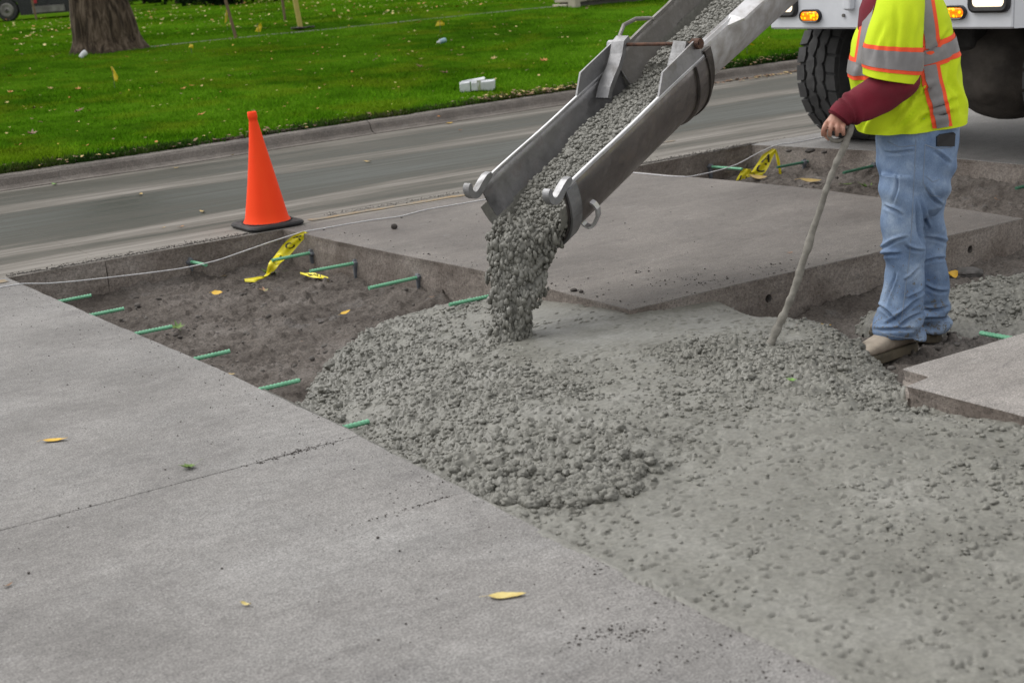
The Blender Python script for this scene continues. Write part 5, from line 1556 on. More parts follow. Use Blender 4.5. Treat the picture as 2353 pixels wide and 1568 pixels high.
for i, (a, b, w_, lab) in enumerate(((66, 1317, 7, 'small black pebble on the near slab by the brown leaf'), (510, 1306, 6, 'small black pebble in the middle of the near slab'), (868, 1236, 8, 'grey mortar crumb on the near slab'))):
    clod(a, b, 0.0, w_, lab, 0.7, 30 + i)

# ------------------------------------------------------------------ tree
def bark_mat():
    m = Mat('tree_bark', 0.9, 0, 0.2)
    f = m.noise(4, 7, 0.7, m.vec((3.2, 3.2, 0.55)), 0.6)
    c = m.ramp(f, [(0.38, (0.030, 0.022, 0.016)), (0.5, (0.100, 0.072, 0.050)), (0.62, (0.210, 0.160, 0.120))])
    m.color(c); m.bump(f, 0.05, 1.0); return m.m
M_bark = bark_mat()
tp = Ut(245, 116)
tb = root('tree', tuple(tp), 'thick grey-brown tree trunk standing in the lawn', 'tree')
na = 96; a = np.arange(na) * 2 * np.pi / na
zs = np.concatenate([np.linspace(-0.1, 1.0, 16), np.linspace(1.15, 3.4, 14)])
rings = []
for z in zs:
    r = 0.405 + 0.13 * np.exp(-max(z, 0) / 0.14) + 0.05 * math.exp(-((z - 0.45) / 0.35) ** 2) - 0.055 * z * (z < 1.5) - 0.0825 * (z >= 1.5)
    rid = 1 + 0.06 * np.cos(3 * a + 0.7 + z * 0.3) + 0.09 * np.abs(np.sin(4.0 * a + 0.5 * z + 0.4 * np.sin(3 * z))) + 0.06 * n3(np.cos(a) * 2.2, np.sin(a) * 2.2, np.full(na, z * 1.2), 4) + 0.08 * n3(np.cos(a) * 6, np.sin(a) * 6, np.full(na, z * 1.6), 9)
    rings.append(np.column_stack([r * rid * np.cos(a) - 0.07 * z + tp[0], r * rid * np.sin(a) * 0.95 + 0.03 * z + tp[1], np.full(na, z + tp[2])]))
V, F = loft(rings); mk('trunk', V, F, M_bark, tb, smooth=True)
top = np.array([tp[0] - 0.24, tp[1] + 0.1, tp[2] + 3.3])
limb_ends = []
for i, (dx, dy, dz, r) in enumerate(((-2.2, 0.6, 2.4, .18), (1.9, 1.1, 2.8, .19), (0.2, -1.6, 3.0, .16), (-0.4, 2.0, 3.4, .17), (0.1, 0.2, 4.2, .16))):
    e = top + np.array([dx, dy, dz]); pts = np.array([top - np.array([0, 0, 0.35]), top + 0.35 * np.array([dx, dy, dz * 1.25]), top + 0.7 * np.array([dx, dy, dz]), e])
    V, F = tube(pts, [r * 1.3, r, r * .7, r * .35], 8); mk('limb', V, F, M_bark, tb, smooth=True); limb_ends.append(e)
def crown(parent, centers, nleaf, spread, size, mat, seed, name='crown'):
    r = np.random.default_rng(seed)
    C = np.array(centers)[r.integers(0, len(centers), nleaf)]
    d = r.normal(0, 1, (nleaf, 3)); d /= np.linalg.norm(d, axis=1)[:, None]
    P = C + d * spread * r.uniform(0.25, 1, (nleaf, 1)) ** 0.6 * np.array([1, 1, 0.75])
    clump = n3(P[:, 0] * 1.3, P[:, 1] * 1.3, P[:, 2] * 1.3, seed) > -0.15
    P = P[clump]; n = len(P)
    t = r.normal(0, 1, (n, 3)); t /= np.linalg.norm(t, axis=1)[:, None]
    b = np.cross(t, r.normal(0, 1, (n, 3))); b /= np.linalg.norm(b, axis=1)[:, None]
    s = size * r.uniform(0.6, 1.3, (n, 1))
    V = np.stack([P - t * s, P + b * s * 0.55, P + t * s, P - b * s * 0.55], 1).reshape(-1, 3)
    return mk(name, V, np.arange(4 * n).reshape(-1, 4), mat, parent)
M_fol = lawn_mat('tree_foliage', (0.030, 0.060, 0.010), (0.055, 0.095, 0.015), (0.10, 0.13, 0.02))
crown(tb, limb_ends + [top + np.array([0, 0, 3.2])], 14000, 2.2, 0.09, M_fol, 4)

# added row of shrubs, a dark stand-in for the shaded far lawn
M_shade_shrub = lawn_mat('shade_foliage', (0.008, 0.016, 0.006), (0.014, 0.028, 0.009), (0.022, 0.042, 0.012))
for i in range(4):
    p = Ut(330 + i * 75, 9); p[2] -= 0.05
    hr = root('shade_shrub', tuple(p), 'dark added shrub standing in for shaded lawn at the far edge', 'shrub', 'added shrubs for the shaded far lawn')
    crown(hr, [p + np.array([dx, dy, 0.5 + dz]) for dx in (-.6, 0, .6) for dy in (-.3, .3) for dz in (0, 0.7)], 2600, 0.75, 0.10, M_shade_shrub, 40 + i, 'foliage')
    V, F = tube([p + np.array([0, 0, -0.1]), p + np.array([0.03, 0, 0.5])], 0.06, 7); mk('stem', V, F, M_bark, hr)

# ------------------------------------------------------------------ marker flags, stakes, post, litter
M_flag = pm('yellow_flag_plastic', (0.72, 0.55, 0.015), (0.60, 0.44, 0.012), 10, 0.4)
M_wire = pm('flag_wire', (0.20, 0.20, 0.19), (0.12, 0.12, 0.12), 20, 0.5, 0.5)
def flag(px, py, wpx, hpx, label, shape, h0=0.10):
    """small plastic flag on a wire stuck in the turf; pixel = bottom of the cloth"""
    p = Ut(px, py + 14)
    dist = np.linalg.norm(p); s = dist / FPX
    fr = root('marker_flag', tuple(p), label, 'flag')
    r3 = np.array([CR[0, 0], CR[1, 0], 0]); r3 /= np.linalg.norm(r3); dp = np.array([-r3[1], r3[0], 0])
    up = np.array([0, 0, 1.0])
    b = p + up * 14 * s
    V, F = tube([p - up * 0.05, b + up * hpx * s * 0.5, b + up * hpx * s], 0.0025, 5); mk('wire', V, F, M_wire, fr)
    q = np.array(shape, float) * np.array([wpx, hpx]) * s
    n = len(q)
    A = np.array([b + r3 * x + up * z + dp * (0.015 * math.sin(i * 2.1) - 0.0008) for i, (x, z) in enumerate(q)]); Bk = A + dp * 0.0016
    mk('flag_cloth', np.vstack([A, Bk]), [tuple(range(n)), tuple(range(2 * n - 1, n - 1, -1))] + [(i, n + i, n + (i + 1) % n, (i + 1) % n) for i in range(n)], M_flag, fr)
flag(264, 190, 20, 34, 'limp yellow marker flag in the grass in front of the tree', [(-0.15, 1), (0.02, 1.0), (0.55, 0.35), (0.5, 0.2), (0.3, 0), (0.1, 0.1), (0.0, 0.5)])
flag(596, 75, 17, 20, 'yellow marker flag beside the sidewalk, near the wooden stake', [(-0.5, 0.1), (0.0, 0.75), (0.45, 1), (0.5, 0.55), (0.2, 0.0)])
flag(1012, 62, 22, 14, 'yellow marker flag on the lawn above the bottle', [(-0.5, 0.1), (-0.2, 0.9), (0.1, 1), (0.5, 0.5), (0.45, 0.15)])
flag(441, 112, 12, 10, 'small yellow marker flag by the sidewalk near the trunk', [(-0.5, 0.2), (-0.1, 1), (0.5, 0.6), (0.4, 0)])
flag(1716, 110, 26, 14, 'yellow marker flag on the lawn between chute and truck', [(-0.6, 0.05), (-0.1, 1), (0.3, 0.8), (0.7, 0.2), (0.2, 0.4)])
flag(523, 55, 10, 30, 'yellow marker flag hanging on the wooden stake', [(-0.5, 0.0), (0.1, 0.15), (0.5, 0.9), (0.2, 1.0), (-0.2, 0.5)])
M_wood = pm('weathered_lath', (0.24, 0.16, 0.09), (0.15, 0.10, 0.06), 20, 0.85, stretch=(3, 3, .4))
def stake(px, py, wpx, tx, h, label, mat, name='survey_stake', cat='stake', cap=None):
    p = Ut(px, py); s = np.linalg.norm(p) / FPX
    w = wpx * s / 2
    o = root(name, tuple(p), label, cat)
    lean = tx
    rings = []
    for z in (-0.15, 0.0, h * 0.5, h - 0.05, h):
        k = 0.35 if z == h else 1.0
        rings.append(np.array([[p[0] + sx * w * k + lean * z * CR[0, 0], p[1] + sy * w * k * 0.6 + lean * z * CR[1, 0], p[2] + z] for sx, sy in ((-1, -1), (1, -1), (1, 1), (-1, 1))]))
    V, F = loft(rings); mk('shaft', V, F, mat, o)
    if cap:
        V, F = tube([p + np.array([0, 0, h - 0.35]), p + np.array([0, 0, h - 0.05])], w * 1.25, 10); mk('marker_sleeve', V, F, cap, o)
    return o
stake(541, 84, 6, -0.16, 1.15, 'thin wooden survey stake at the sidewalk edge', M_wood)
stake(655, 48, 5, -0.03, 1.1, 'thin wooden survey stake behind the sidewalk', M_wood)
stake(84, 46, 4, -0.09, 1.1, 'thin reddish stake in front of the dark car', M_wood)
M_post = pm('yellow_post_paint', (0.55, 0.47, 0.10), (0.46, 0.39, 0.09), 8, 0.5)
po = stake(690, 63, 10, -0.09, 1.3, 'pale yellow plastic marker post by the sidewalk', M_post, 'marker_post', 'post', M_post)
p = Ut(690, 64); V, F = many_stones(p + np.column_stack([rng.normal(0, .10, 60), rng.normal(0, .06, 60), np.full(60, 0.0)]), rng.uniform(.01, .03, 60), ICO0, 3)
_o = mk('soil_collar', V, F, M_crumb, po); _o['kind'] = 'stuff'

# white paper bundle at the kerb
M_paper = pm('white_paper', (0.66, 0.68, 0.70), (0.52, 0.54, 0.57), 14, 0.6, bump=0.002)
p = Ut(1097, 209); s = np.linalg.norm(p) / FPX
bu = root('paper_bundle', tuple(p), 'white paper bundle lying at the lawn edge', 'paper bundle')
r3 = np.array([CR[0, 0], CR[1, 0], 0]); r3 /= np.linalg.norm(r3); dp = np.array([-r3[1], r3[0], 0]); up = np.array([0, 0, 1.0])
def pbox(x0, x1, z0, z1, d0, d1, skew, name, mat, seed):
    r = np.random.default_rng(seed); V, F = box((x0 * s, d0, z0 * s), (x1 * s, d1, z1 * s), 0.012)
    V = V + r.normal(0, 0.004, V.shape); V[:, 2] += V[:, 0] * skew
    mk(name, np.array([p + r3 * v[0] + dp * v[1] + up * v[2] for v in V]), F, mat, bu)
pbox(-40, -16, -1, 22, -0.06, 0.10, -0.02, 'folded_sheet', M_paper, 1)
pbox(-14, 40, 0, 22, -0.05, 0.11, 0.03, 'folded_sheet', M_paper, 2)
pbox(-34, 18, 22, 26, 0.0, 0.11, 0.08, 'loose_flap', M_paper, 3)
pbox(1, 8, 3, 23.5, -0.055, -0.048, 0.03, 'printed_band', pm('printed_band', (0.35, 0.42, 0.22), (0.5, 0.52, 0.42), 20, 0.6), 4)
# plastic bottle
p = Ut(1015, 105); s = np.linalg.norm(p) / FPX
bo = root('plastic_bottle', tuple(p), 'small white and blue plastic bottle lying on the grass', 'bottle')
ax = r3 * math.cos(0.1) + dp * 0.3; ax /= np.linalg.norm(ax); ax[2] = 0.2
c = p + up * 0.06
V, F = tube([c + ax * x * s for x in (-11, -10.5, -8, -6, -4)], [0.012, 0.016, 0.016, 0.022, 0.032], 10); mk('neck', V, F, M_paper, bo, smooth=True)
V, F = tube([c + ax * x * s for x in (-4.2, -3, 8, 10, 11)], [0.028, 0.034, 0.034, 0.032, 0.02], 12); mk('body', V, F, pm('bottle_label', (0.16, 0.42, 0.55), (0.55, 0.65, 0.70), 30, 0.35), bo, smooth=True)
# paper cup by the trunk
p = Ut(185, 134); V, F = tube([p + np.array([0, 0, 0.01]), p + np.array([0.04, 0, 0.05]), p + np.array([0.09, 0.01, 0.075])], [0.030, 0.038, 0.042], 12)
mk('paper_cup', V, F, M_paper, origin=p, label='white paper cup lying at the foot of the trunk', cat='cup')

# beige utility cabinet, only its foot in view
M_beige = pm('beige_paint', (0.50, 0.46, 0.36), (0.42, 0.385, 0.30), 4, 0.6)
M_dkgap = pm('cabinet_plinth', (0.10, 0.095, 0.08), (0.06, 0.055, 0.05), 10, 0.8)
p = Ut(1322, 17)
cb = root('utility_cabinet', tuple(p), 'beige utility cabinet standing on the lawn by the sidewalk', 'cabinet')
def cbx(lo, hi, m_, name, bev=0.01):
    V, F = box(np.array(lo) + p, np.array(hi) + p, bev); mk(name, V, F, m_, cb)
cbx((0.06, 0.06, 0.08), (1.75, 0.72, 1.0), M_beige, 'case')
cbx((0.10, 0.10, -0.1), (1.65, 0.62, 0.079), M_dkgap, 'plinth')
cbx((-0.02, -0.02, -0.1), (0.10, 0.20, 1.02), M_beige, 'corner_post')
cbx((0.02, 0.30, -0.1), (0.12, 0.74, 0.05), M_beige, 'foot')
cbx((0.30, 0.035, 0.10), (1.10, 0.058, 0.98), M_beige, 'door')
cbx((0.05, -0.03, 1.02), (1.8, 0.76, 1.06), M_beige, 'lid')

# ------------------------------------------------------------------ dark car far behind the tree
M_cardark = pm('dark_car_paint', (0.012, 0.013, 0.016), (0.02, 0.02, 0.024), 3, 0.25)
M_chrome = pm('car_bright_trim', (0.30, 0.29, 0.27), (0.16, 0.15, 0.14), 5, 0.4, 0.4)
M_glassd = pm('car_dark_glass', (0.01, 0.012, 0.014), (0.016, 0.018, 0.02), 3, 0.08)
M_red = Mat('red_lens', 0.25); M_red.color((0.45, 0.02, 0.03)); M_red = M_red.m
cpos = Ut(144, 39)
car = root('parked_car', tuple(cpos), 'dark parked car far behind the tree', 'car')
cx_, cy_ = np.array([CR[0, 0], CR[1, 0], 0]), np.array([0.53, 0.81, 0]); cx_ /= np.linalg.norm(cx_); cy_ /= np.linalg.norm(cy_)
CM = np.column_stack([cx_, np.cross([0, 0, 1.0], cx_), [0, 0, 1.0]])
def cl(V): return V @ CM.T + cpos
side = [(-2.3, .30), (-2.25, .75), (-2.1, .95), (-1.2, 1.02), (-0.7, 1.48), (0.9, 1.50), (1.5, 1.05), (2.1, .95), (2.25, .70), (2.2, .30), (1.75, .20), (1.65, .58), (1.45, .68), (1.2, .66), (1.02, .50), (0.98, .14), (-0.98, .14), (-1.02, .50), (-1.2, .66), (-1.45, .68), (-1.65, .58), (-1.75, .20)]
sd_ = np.array(side); n = len(sd_)
V = np.vstack([np.column_stack([sd_[:, 0], np.full(n, y), sd_[:, 1]]) for y in (-0.88, 0.88)])
F = [tuple(range(n))[::-1], tuple(range(n, 2 * n))] + [(i, (i + 1) % n, n + (i + 1) % n, n + i) for i in range(n)]
mk('body', cl(V), F, M_cardark, car)
V, F = box((-0.62, -0.90, 1.05), (1.15, -0.885, 1.42), 0.004); mk('window', cl(V), F, M_glassd, car)
for x in (-1.36, 1.36):
    a = np.arange(24) * 2 * np.pi / 24
    w_ = None
    rings = [np.column_stack([x + r * np.cos(a), np.full(24, y), .32 + r * np.sin(a)]) for y, r in ((-.88, .20), (-.90, .22), (-.90, .30), (-.86, .325), (-.72, .325), (-.68, .28))]
    V, F = loft(rings); wo = mk('wheel', cl(V), F, M_rubber, car, smooth=False)
    rings = [np.column_stack([x + r * np.cos(a), np.full(24, y), .32 + r * np.sin(a)]) for y, r in ((-.880, .215), (-.908, .205), (-.912, .17), (-.895, .10), (-.91, .03))]
    V, F = loft(rings); mk('rim', cl(V), F, M_chrome, wo, smooth=True)
V, F = box((-0.60, -0.93, .17), (0.38, -0.89, .38), 0.02); mk('side_trim', cl(V), F, M_chrome, car)
V, F = box((2.0, -0.92, .34), (2.32, 0.8, .58), 0.05); mk('bumper', cl(V), F, M_chrome, car)
V, F = box((-0.53, -0.915, .46), (-0.43, -0.885, .70), 0.01); mk('tail_lamp', cl(V), F, M_red, car)

# ------------------------------------------------------------------ mixer truck
M_white = pm('white_truck_paint', (0.70, 0.72, 0.76), (0.60, 0.62, 0.66), 3, 0.35, bump=0.0004, bscale=20)
M_black = pm('black_plastic', (0.012, 0.012, 0.014), (0.025, 0.025, 0.027), 10, 0.4)
M_under = pm('greasy_underbody', (0.030, 0.027, 0.024), (0.014, 0.013, 0.012), 6, 0.8)
M_axle = pm('dusty_cast_iron', (0.100, 0.086, 0.073), (0.052, 0.044, 0.037), 7, 0.85, bump=0.003)
M_tyre = pm('dusty_tyre_rubber', (0.085, 0.085, 0.086), (0.050, 0.050, 0.051), 7, 0.85, bump=0.002, bscale=80)
def emit(name, col, e, strength, spots=None):
    m = Mat(name, 0.2)
    m.color(col)
    m.b.inputs['Emission Strength'].default_value = strength
    if spots:
        f = m.math('LESS_THAN', m.voro(spots), 0.42)
        m.link(m.mix(f, tuple(x * 0.45 for x in e), (e[0], e[1] * 2.3, e[2] * 3)), m.b.inputs['Emission Color'])
    else: m.b.inputs['Emission Color'].default_value = (*e, 1)
    return m.m
M_head = emit('lit_headlight', (0.9, 0.85, 0.75), (1.0, 0.78, 0.52), 0.95)
M_amber = emit('lit_amber_lens', (0.9, 0.20, 0.01), (1.0, 0.22, 0.0), 1.1, 38)
XB = 7.6
def UX(px, py, X=XB): return UP(px, py, (X, 0, 0), (1, 0, 0))
bl, br_ = UX(1770, 68), UX(2325, 66)
ZB = (bl[2] + br_[2]) / 2
YL, YR = bl[1], br_[1]
YC_ = (YL + YR) / 2
tk = root('mixer_truck', (8.7, YC_, 0.0), 'white concrete mixer truck with lit headlights at the far cut', 'truck')
V, F = box((XB, YR, ZB), (XB + 0.10, YL, ZB + 0.46), 0.012); bump = mk('bumper', V, F, M_white, tk)
V = np.array([[XB + 0.012, YR - 0.004, ZB + .002], [XB + 0.22, YR - 0.22, ZB + .002], [XB + 1.1, YR - 0.22, ZB + .06], [XB + 0.10, YR - 0.004, ZB + 0.002]])
V = np.vstack([V, V + np.array([0, 0, 0.46])]); F = [(3, 2, 1, 0), (4, 5, 6, 7), (0, 1, 5, 4), (1, 2, 6, 5), (2, 3, 7, 6), (3, 0, 4, 7)]
mk('corner_panel', V, F, M_white, tk)
V = np.array([[XB + 0.012, YL + 0.004, ZB + .002], [XB + 0.10, YL + 0.004, ZB + .002], [XB + 1.1, YL + 0.10, ZB + .06], [XB + 0.22, YL + 0.10, ZB + .002]])
V = np.vstack([V, V + np.array([0, 0, 0.46])]); mk('corner_panel', V, F, M_white, tk)
def rrect(y0, y1, z0, z1, r, x, n=6):
    pts = []
    for k, (cy, cz) in enumerate(((y1 - r, z1 - r), (y0 + r, z1 - r), (y0 + r, z0 + r), (y1 - r, z0 + r))):
        for j in range(n):
            a_ = (k * 90 + 90 * j / (n - 1)) * math.pi / 180
            pts.append((x, cy + r * math.cos(a_), cz + r * math.sin(a_)))
    return np.array(pts)
def lamp(y0, y1, z0, z1, rim, r, lens_mat, name):
    rings = [rrect(y0, y1, z0, z1, r, XB + 0.004), rrect(y0, y1, z0, z1, r, XB - 0.022), rrect(y0 + rim * .4, y1 - rim * .4, z0 + rim * .4, z1 - rim * .4, r * .85, XB - 0.030), rrect(y0 + rim, y1 - rim, z0 + rim, z1 - rim, r * .7, XB - 0.026), rrect(y0 + rim, y1 - rim, z0 + rim, z1 - rim, r * .7, XB - 0.010)]
    V, F = loft(rings); h_ = mk(name, V, F, M_black, tk)
    q = rim + 0.003
    rings = [rrect(y0 + q, y1 - q, z0 + q, z1 - q, r * .6, XB - 0.008), rrect(y0 + q, y1 - q, z0 + q, z1 - q, r * .6, XB - 0.022), rrect(y0 + q * 1.5, y1 - q * 1.5, z0 + q * 1.5, z1 - q * 1.5, r * .5, XB - 0.028)]
    V, F = loft(rings); mk('lens', V, F, lens_mat, h_)
for x0, x1, yb in ((1777, 1834, 40), (2227, 2322, 30)):
    a_, b_ = UX(x0, yb), UX(x1, yb); lamp(b_[1], a_[1], a_[2], a_[2] + 0.20, 0.034, 0.05, M_head, 'headlight')
for x0, x1, y0, y1 in ((1841, 1888, 21.5, 52.5), (2167, 2222, 12, 46)):
    a_, b_ = UX(x0, y1), UX(x1, y0); lamp(b_[1], a_[1], a_[2], b_[2], 0.012, 0.05, M_amber, 'turn_signal')
a_ = UX(1955, 20); V, F = box((XB - 0.05, a_[1] - 0.035, a_[2] - 0.01), (XB + 0.005, a_[1] + 0.035, a_[2] + 0.10), 0.012); mk('hood_latch', V, F, M_white, tk)
a_ = UX(1939, 36); V, F = tube([(XB - 0.012, a_[1], a_[2]), (XB + 0.01, a_[1], a_[2])], 0.012, 10); mk('bolt', V, F, M_chrome, tk)
V, F = box((XB + 0.16, YR + 0.02, ZB + 0.465), (XB + 2.2, YL - 0.02, 2.9), 0.08); cab = mk('cab', V, F, M_white, tk)
V, F = box((XB + 0.145, YR + 0.16, 1.75), (XB + 0.158, YL - 0.16, 2.65), 0.004); mk('windscreen', V, F, M_glassd, tk)
V, F = box((XB + 0.35, YC_ - 0.46, 0.72), (XB + 8.0, YC_ + 0.46, 1.10), 0.03); mk('chassis', V, F, M_under, tk)
V, F = box((XB + 0.12, YR + 0.05, 0.905), (XB + 2.0, YL - 0.05, 0.99), 0.02); mk('floor_pan', V, F, M_under, tk)
V, F = box((XB + 1.7, YR - 0.1, 0.55), (XB + 2.0, YL + 0.1, 1.3), 0.02); mk('mud_flap', V, F, M_under, tk)
rings = []
a = np.arange(32) * 2 * np.pi / 32
for t_, r_ in ((2.3, 0.5), (2.6, 0.9), (4.0, 1.15), (6.0, 1.2), (8.0, 0.9), (8.4, 0.4)):
    rings.append(np.column_stack([np.full(32, XB + t_), YC_ + r_ * np.cos(a), 2.55 - 0.06 * (t_ - 5) + r_ * np.sin(a)]))
V, F = loft(rings); mk('mixing_drum', V, F, M_white, tk, smooth=True)
# tyres: bold blocks of an off-road tread
def tyre(xc, yc, R_=0.56, W_=0.39, label=None):
    g_ = G()
    prof = [(-.5, .60), (-.52, .78), (-.50, .90), (-.45, .945), (-.2, .955), (0, .958), (.2, .955), (.45, .945), (.50, .90), (.52, .78), (.5, .60)]
    na = 64
    aa = np.arange(na) * 2 * np.pi / na
    rings = [np.column_stack([xc + R_ * r * np.cos(aa), np.full(na, yc + W_ * w), R_ - 0.02 + R_ * r * np.sin(aa)]) for w, r in prof]
    V, F = loft(rings, caps=False); g_.add(V, F)
    N_ = 26
    def block(a0, w0, quad, hgt):
        lo, hi = [], []
        for da, dw in quad:
            for k, rr in ((0, .945), (1, 1.0)):
                ca, sa = math.cos(a0 + da), math.sin(a0 + da); s_ = 0.93 if k else 1.0
                edge = 0.014 * abs((w0 + dw) / 0.5) ** 3
                q = (xc + R_ * (rr - edge) * ca, yc + W_ * (w0 + dw * s_), R_ - 0.02 + R_ * (rr - edge) * sa)
                (hi if k else lo).append(q)
        n_ = len(quad)
        Fq = [tuple(range(n_, 2 * n_))] + [(i, (i + 1) % n_, n_ + (i + 1) % n_, n_ + i) for i in range(n_)]
        g_.add(np.array(lo + hi), Fq)
    st = 2 * np.pi / N_
    for i in range(N_):
        a0 = i * st
        hexa = [(-0.72 * st, -0.03), (-0.30 * st, 0.108), (0.10 * st, 0.116), (0.72 * st, 0.03), (0.30 * st, -0.108), (-0.10 * st, -0.116)]
        block(a0, -0.125, hexa, 0); block(a0 + st * 0.5, 0.125, [(x_, -y_) for x_, y_ in hexa], 0)
        sh = [(-0.42 * st, -0.11), (-0.46 * st, 0.10), (0.02 * st, 0.125), (0.36 * st, 0.10), (0.42 * st, -0.11)]
        block(a0 + st * 0.5, -0.385, sh, 0); block(a0, 0.385, [(x_, -y_) for x_, y_ in sh], 0)
    wh = mk('wheel', *tube([(xc, yc - W_ * .40, R_ - .02), (xc, yc + W_ * .40, R_ - .02)], R_ * 0.58, 28), M_under, tk)
    mk('tyre', g_.V, g_.f, M_tyre, wh)
    return wh
xw = 8.55
a_ = UP(1850, 150, (xw - 0.44, 0, 0), (1, 0, 0))
yo = a_[1]
tyre(xw, yo - 0.21)
tyre(xw, 2 * YC_ - (yo - 0.21))
tyre(XB + 6.2, yo - 0.25); tyre(XB + 6.2, 2 * YC_ - yo + 0.25)
# differential housing on the front axle
c_ = UP(2318, 150, (8.35, 0, 0), (1, 0, 0))
V0, F0 = ICO3
V = V0 * np.array([0.28, 0.33, 0.30]); V = np.where(np.abs(V) > 0, np.sign(V) * np.abs(V) ** 0.92 * 1.08, V)
V[:, 0] -= 0.06 * (np.abs(V0[:, 0]) > .8)
V += 0.012 * fbm3(V0, 3, 5)[:, None] * V0
dh = mk('axle_housing', V + c_, [tuple(f) for f in F0], M_axle, tk, smooth=True)
V, F = tube([(xw, YC_ - 0.95, 0.56), (xw, YC_ + 0.95, 0.56)], 0.10, 12); mk('axle_tube', V, F, M_under, tk)

# ------------------------------------------------------------------ worker
from mathutils.bvhtree import BVHTree
MO = U(2095, 795, FLOOR)
mu = np.array([CR[0, 0], CR[1, 0], 0]); mu /= np.linalg.norm(mu)
mv = np.array([-mu[1], mu[0], 0])
def MP(px, py, dv=0.0): return UP(px, py, MO + mv * dv, mv)
def ell(n, p=2.2):
    a_ = np.arange(n) * 2 * np.pi / n
    c, s_ = np.cos(a_), np.sin(a_)
    return np.sign(c) * np.abs(c) ** (2 / p), np.sign(s_) * np.abs(s_) ** (2 / p)
def mring(L, R_, dv, dh, n=40, p=2.2, vt=0.0):
    a_, b_ = MP(*L, dv), MP(*R_, dv); c_, h_ = (a_ + b_) / 2, (b_ - a_) / 2
    cc, ss = ell(n, p)
    return c_ + np.outer(cc, h_) + np.outer(ss * dh, mv + np.array([0, 0, vt]))
def resample_rings(rings, m):
    R_ = np.array(rings); t = np.linspace(0, 1, len(R_)); tt = np.linspace(0, 1, m)
    # smooth interpolation between the given sections
    out = np.zeros((m,) + R_.shape[1:])
    idx = np.clip(np.searchsorted(t, tt, 'right') - 1, 0, len(t) - 2)
    u = (tt - t[idx]) / (t[idx + 1] - t[idx])
    def at(i): return R_[np.clip(i, 0, len(R_) - 1)]
    p0, p1, p2, p3 = at(idx - 1), at(idx), at(idx + 1), at(idx + 2)
    u = u[:, None, None]
    return 0.5 * ((2 * p1) + (-p0 + p2) * u + (2 * p0 - 5 * p1 + 4 * p2 - p3) * u ** 2 + (-p0 + 3 * p1 - 3 * p2 + p3) * u ** 3)
def remesh(parts, voxel, smooth=4):
    """one continuous skin round several closed pieces"""
    g_ = G()
    for V, F in parts: g_.add(V, F)
    me = mesh_data('tmp', g_.V, g_.f); o = bpy.data.objects.new('tmp', me); COL.objects.link(o)
    md = o.modifiers.new('r', 'REMESH'); md.mode = 'VOXEL'; md.voxel_size = voxel
    if smooth:
        ms = o.modifiers.new('s', 'SMOOTH'); ms.iterations = smooth; ms.factor = 0.5
    dg = bpy.context.evaluated_depsgraph_get(); dg.update()
    nm = bpy.data.meshes.new_from_object(o.evaluated_get(dg))
    V = np.empty(len(nm.vertices) * 3); nm.vertices.foreach_get('co', V); V = V.reshape(-1, 3)
    Nn = np.empty(len(nm.vertices) * 3); nm.vertices.foreach_get('normal', Nn); Nn = Nn.reshape(-1, 3)
    F = [tuple(p.vertices) for p in nm.polygons]
    bpy.data.objects.remove(o)
    return V, Nn, F

M_skin = pm('skin', (0.46, 0.25, 0.18), (0.36, 0.17, 0.12), 30, 0.55, bump=0.0006, bscale=200)
def denim_mat():
    m = Mat('faded_denim', 0.85, 0, 0.2)
    a_ = m.noise(5, 6, 0.6)
    c = m.ramp(a_, [(0.38, (0.150, 0.230, 0.385)), (0.52, (0.245, 0.345, 0.520)), (0.66, (0.400, 0.505, 0.660))])
    c = m.mix(0.35, c, m.ramp(m.noise(260, 2, 0.6, m.vec((1, 1, 0.5))), [(0.35, 0.34), (0.65, 0.62)]), 'OVERLAY')
    zz = m.sep(2)
    g_ = m.nt.nodes.new('ShaderNodeMapRange'); g_.inputs[1].default_value = 0.55; g_.inputs[2].default_value = 0.02; g_.inputs[3].default_value = 0.0; g_.inputs[4].default_value = 0.15
    m.link(zz, g_.inputs[0])
    sp = m.math('GREATER_THAN', m.math('ADD', m.noise(48, 5, 0.75), g_.outputs[0]), 0.68)
    c = m.mix(m.math('MULTIPLY', sp, 0.85), c, (0.19, 0.18, 0.155))
    m.color(c); m.bump(m.noise(320, 2, 0.5), 0.0006, 0.5); return m.m
M_denim = denim_mat()
M_stitch = pm('denim_seam', (0.30, 0.36, 0.45), (0.24, 0.30, 0.40), 40, 0.9)
def vest_mat():
    m = Mat('fluorescent_yellow_cloth', 0.8, 0, 0.2)
    c = m.ramp(m.noise(4, 6, 0.6), [(0.35, (0.62, 0.76, 0.020)), (0.65, (0.54, 0.70, 0.018))])
    d_ = m.noise(11, 7, 0.75, m.vec((1, 1, 1.8), (2, 1, 3)))
    c = m.mix(m.ramp(d_, [(0.66, 0.0), (0.76, 0.45)]), c, (0.20, 0.22, 0.05))
    c = m.mix(0.2, c, m.ramp(m.noise(250, 2, 0.5), [(0.3, 0.35), (0.7, 0.62)]), 'OVERLAY')
    m.color(c); m.bump(m.noise(300, 2, 0.5), 0.0005, 0.5); return m.m
M_vest = vest_mat()
M_refl = pm('grey_reflective_band', (0.235, 0.225, 0.225), (0.185, 0.178, 0.18), 14, 0.45)
M_orange = pm('fluorescent_orange_band', (0.95, 0.10, 0.025), (0.85, 0.08, 0.02), 14, 0.7)
M_maroon = pm('maroon_fleece', (0.215, 0.010, 0.028), (0.145, 0.008, 0.020), 9, 0.95, bump=0.0012, bscale=120)
M_boot = pm('tan_boot_leather', (0.48, 0.41, 0.33), (0.30, 0.25, 0.20), 14, 0.75, bump=0.0015, bscale=60)
M_sole = pm('boot_sole', (0.17, 0.14, 0.095), (0.10, 0.085, 0.06), 14, 0.85, bump=0.002)
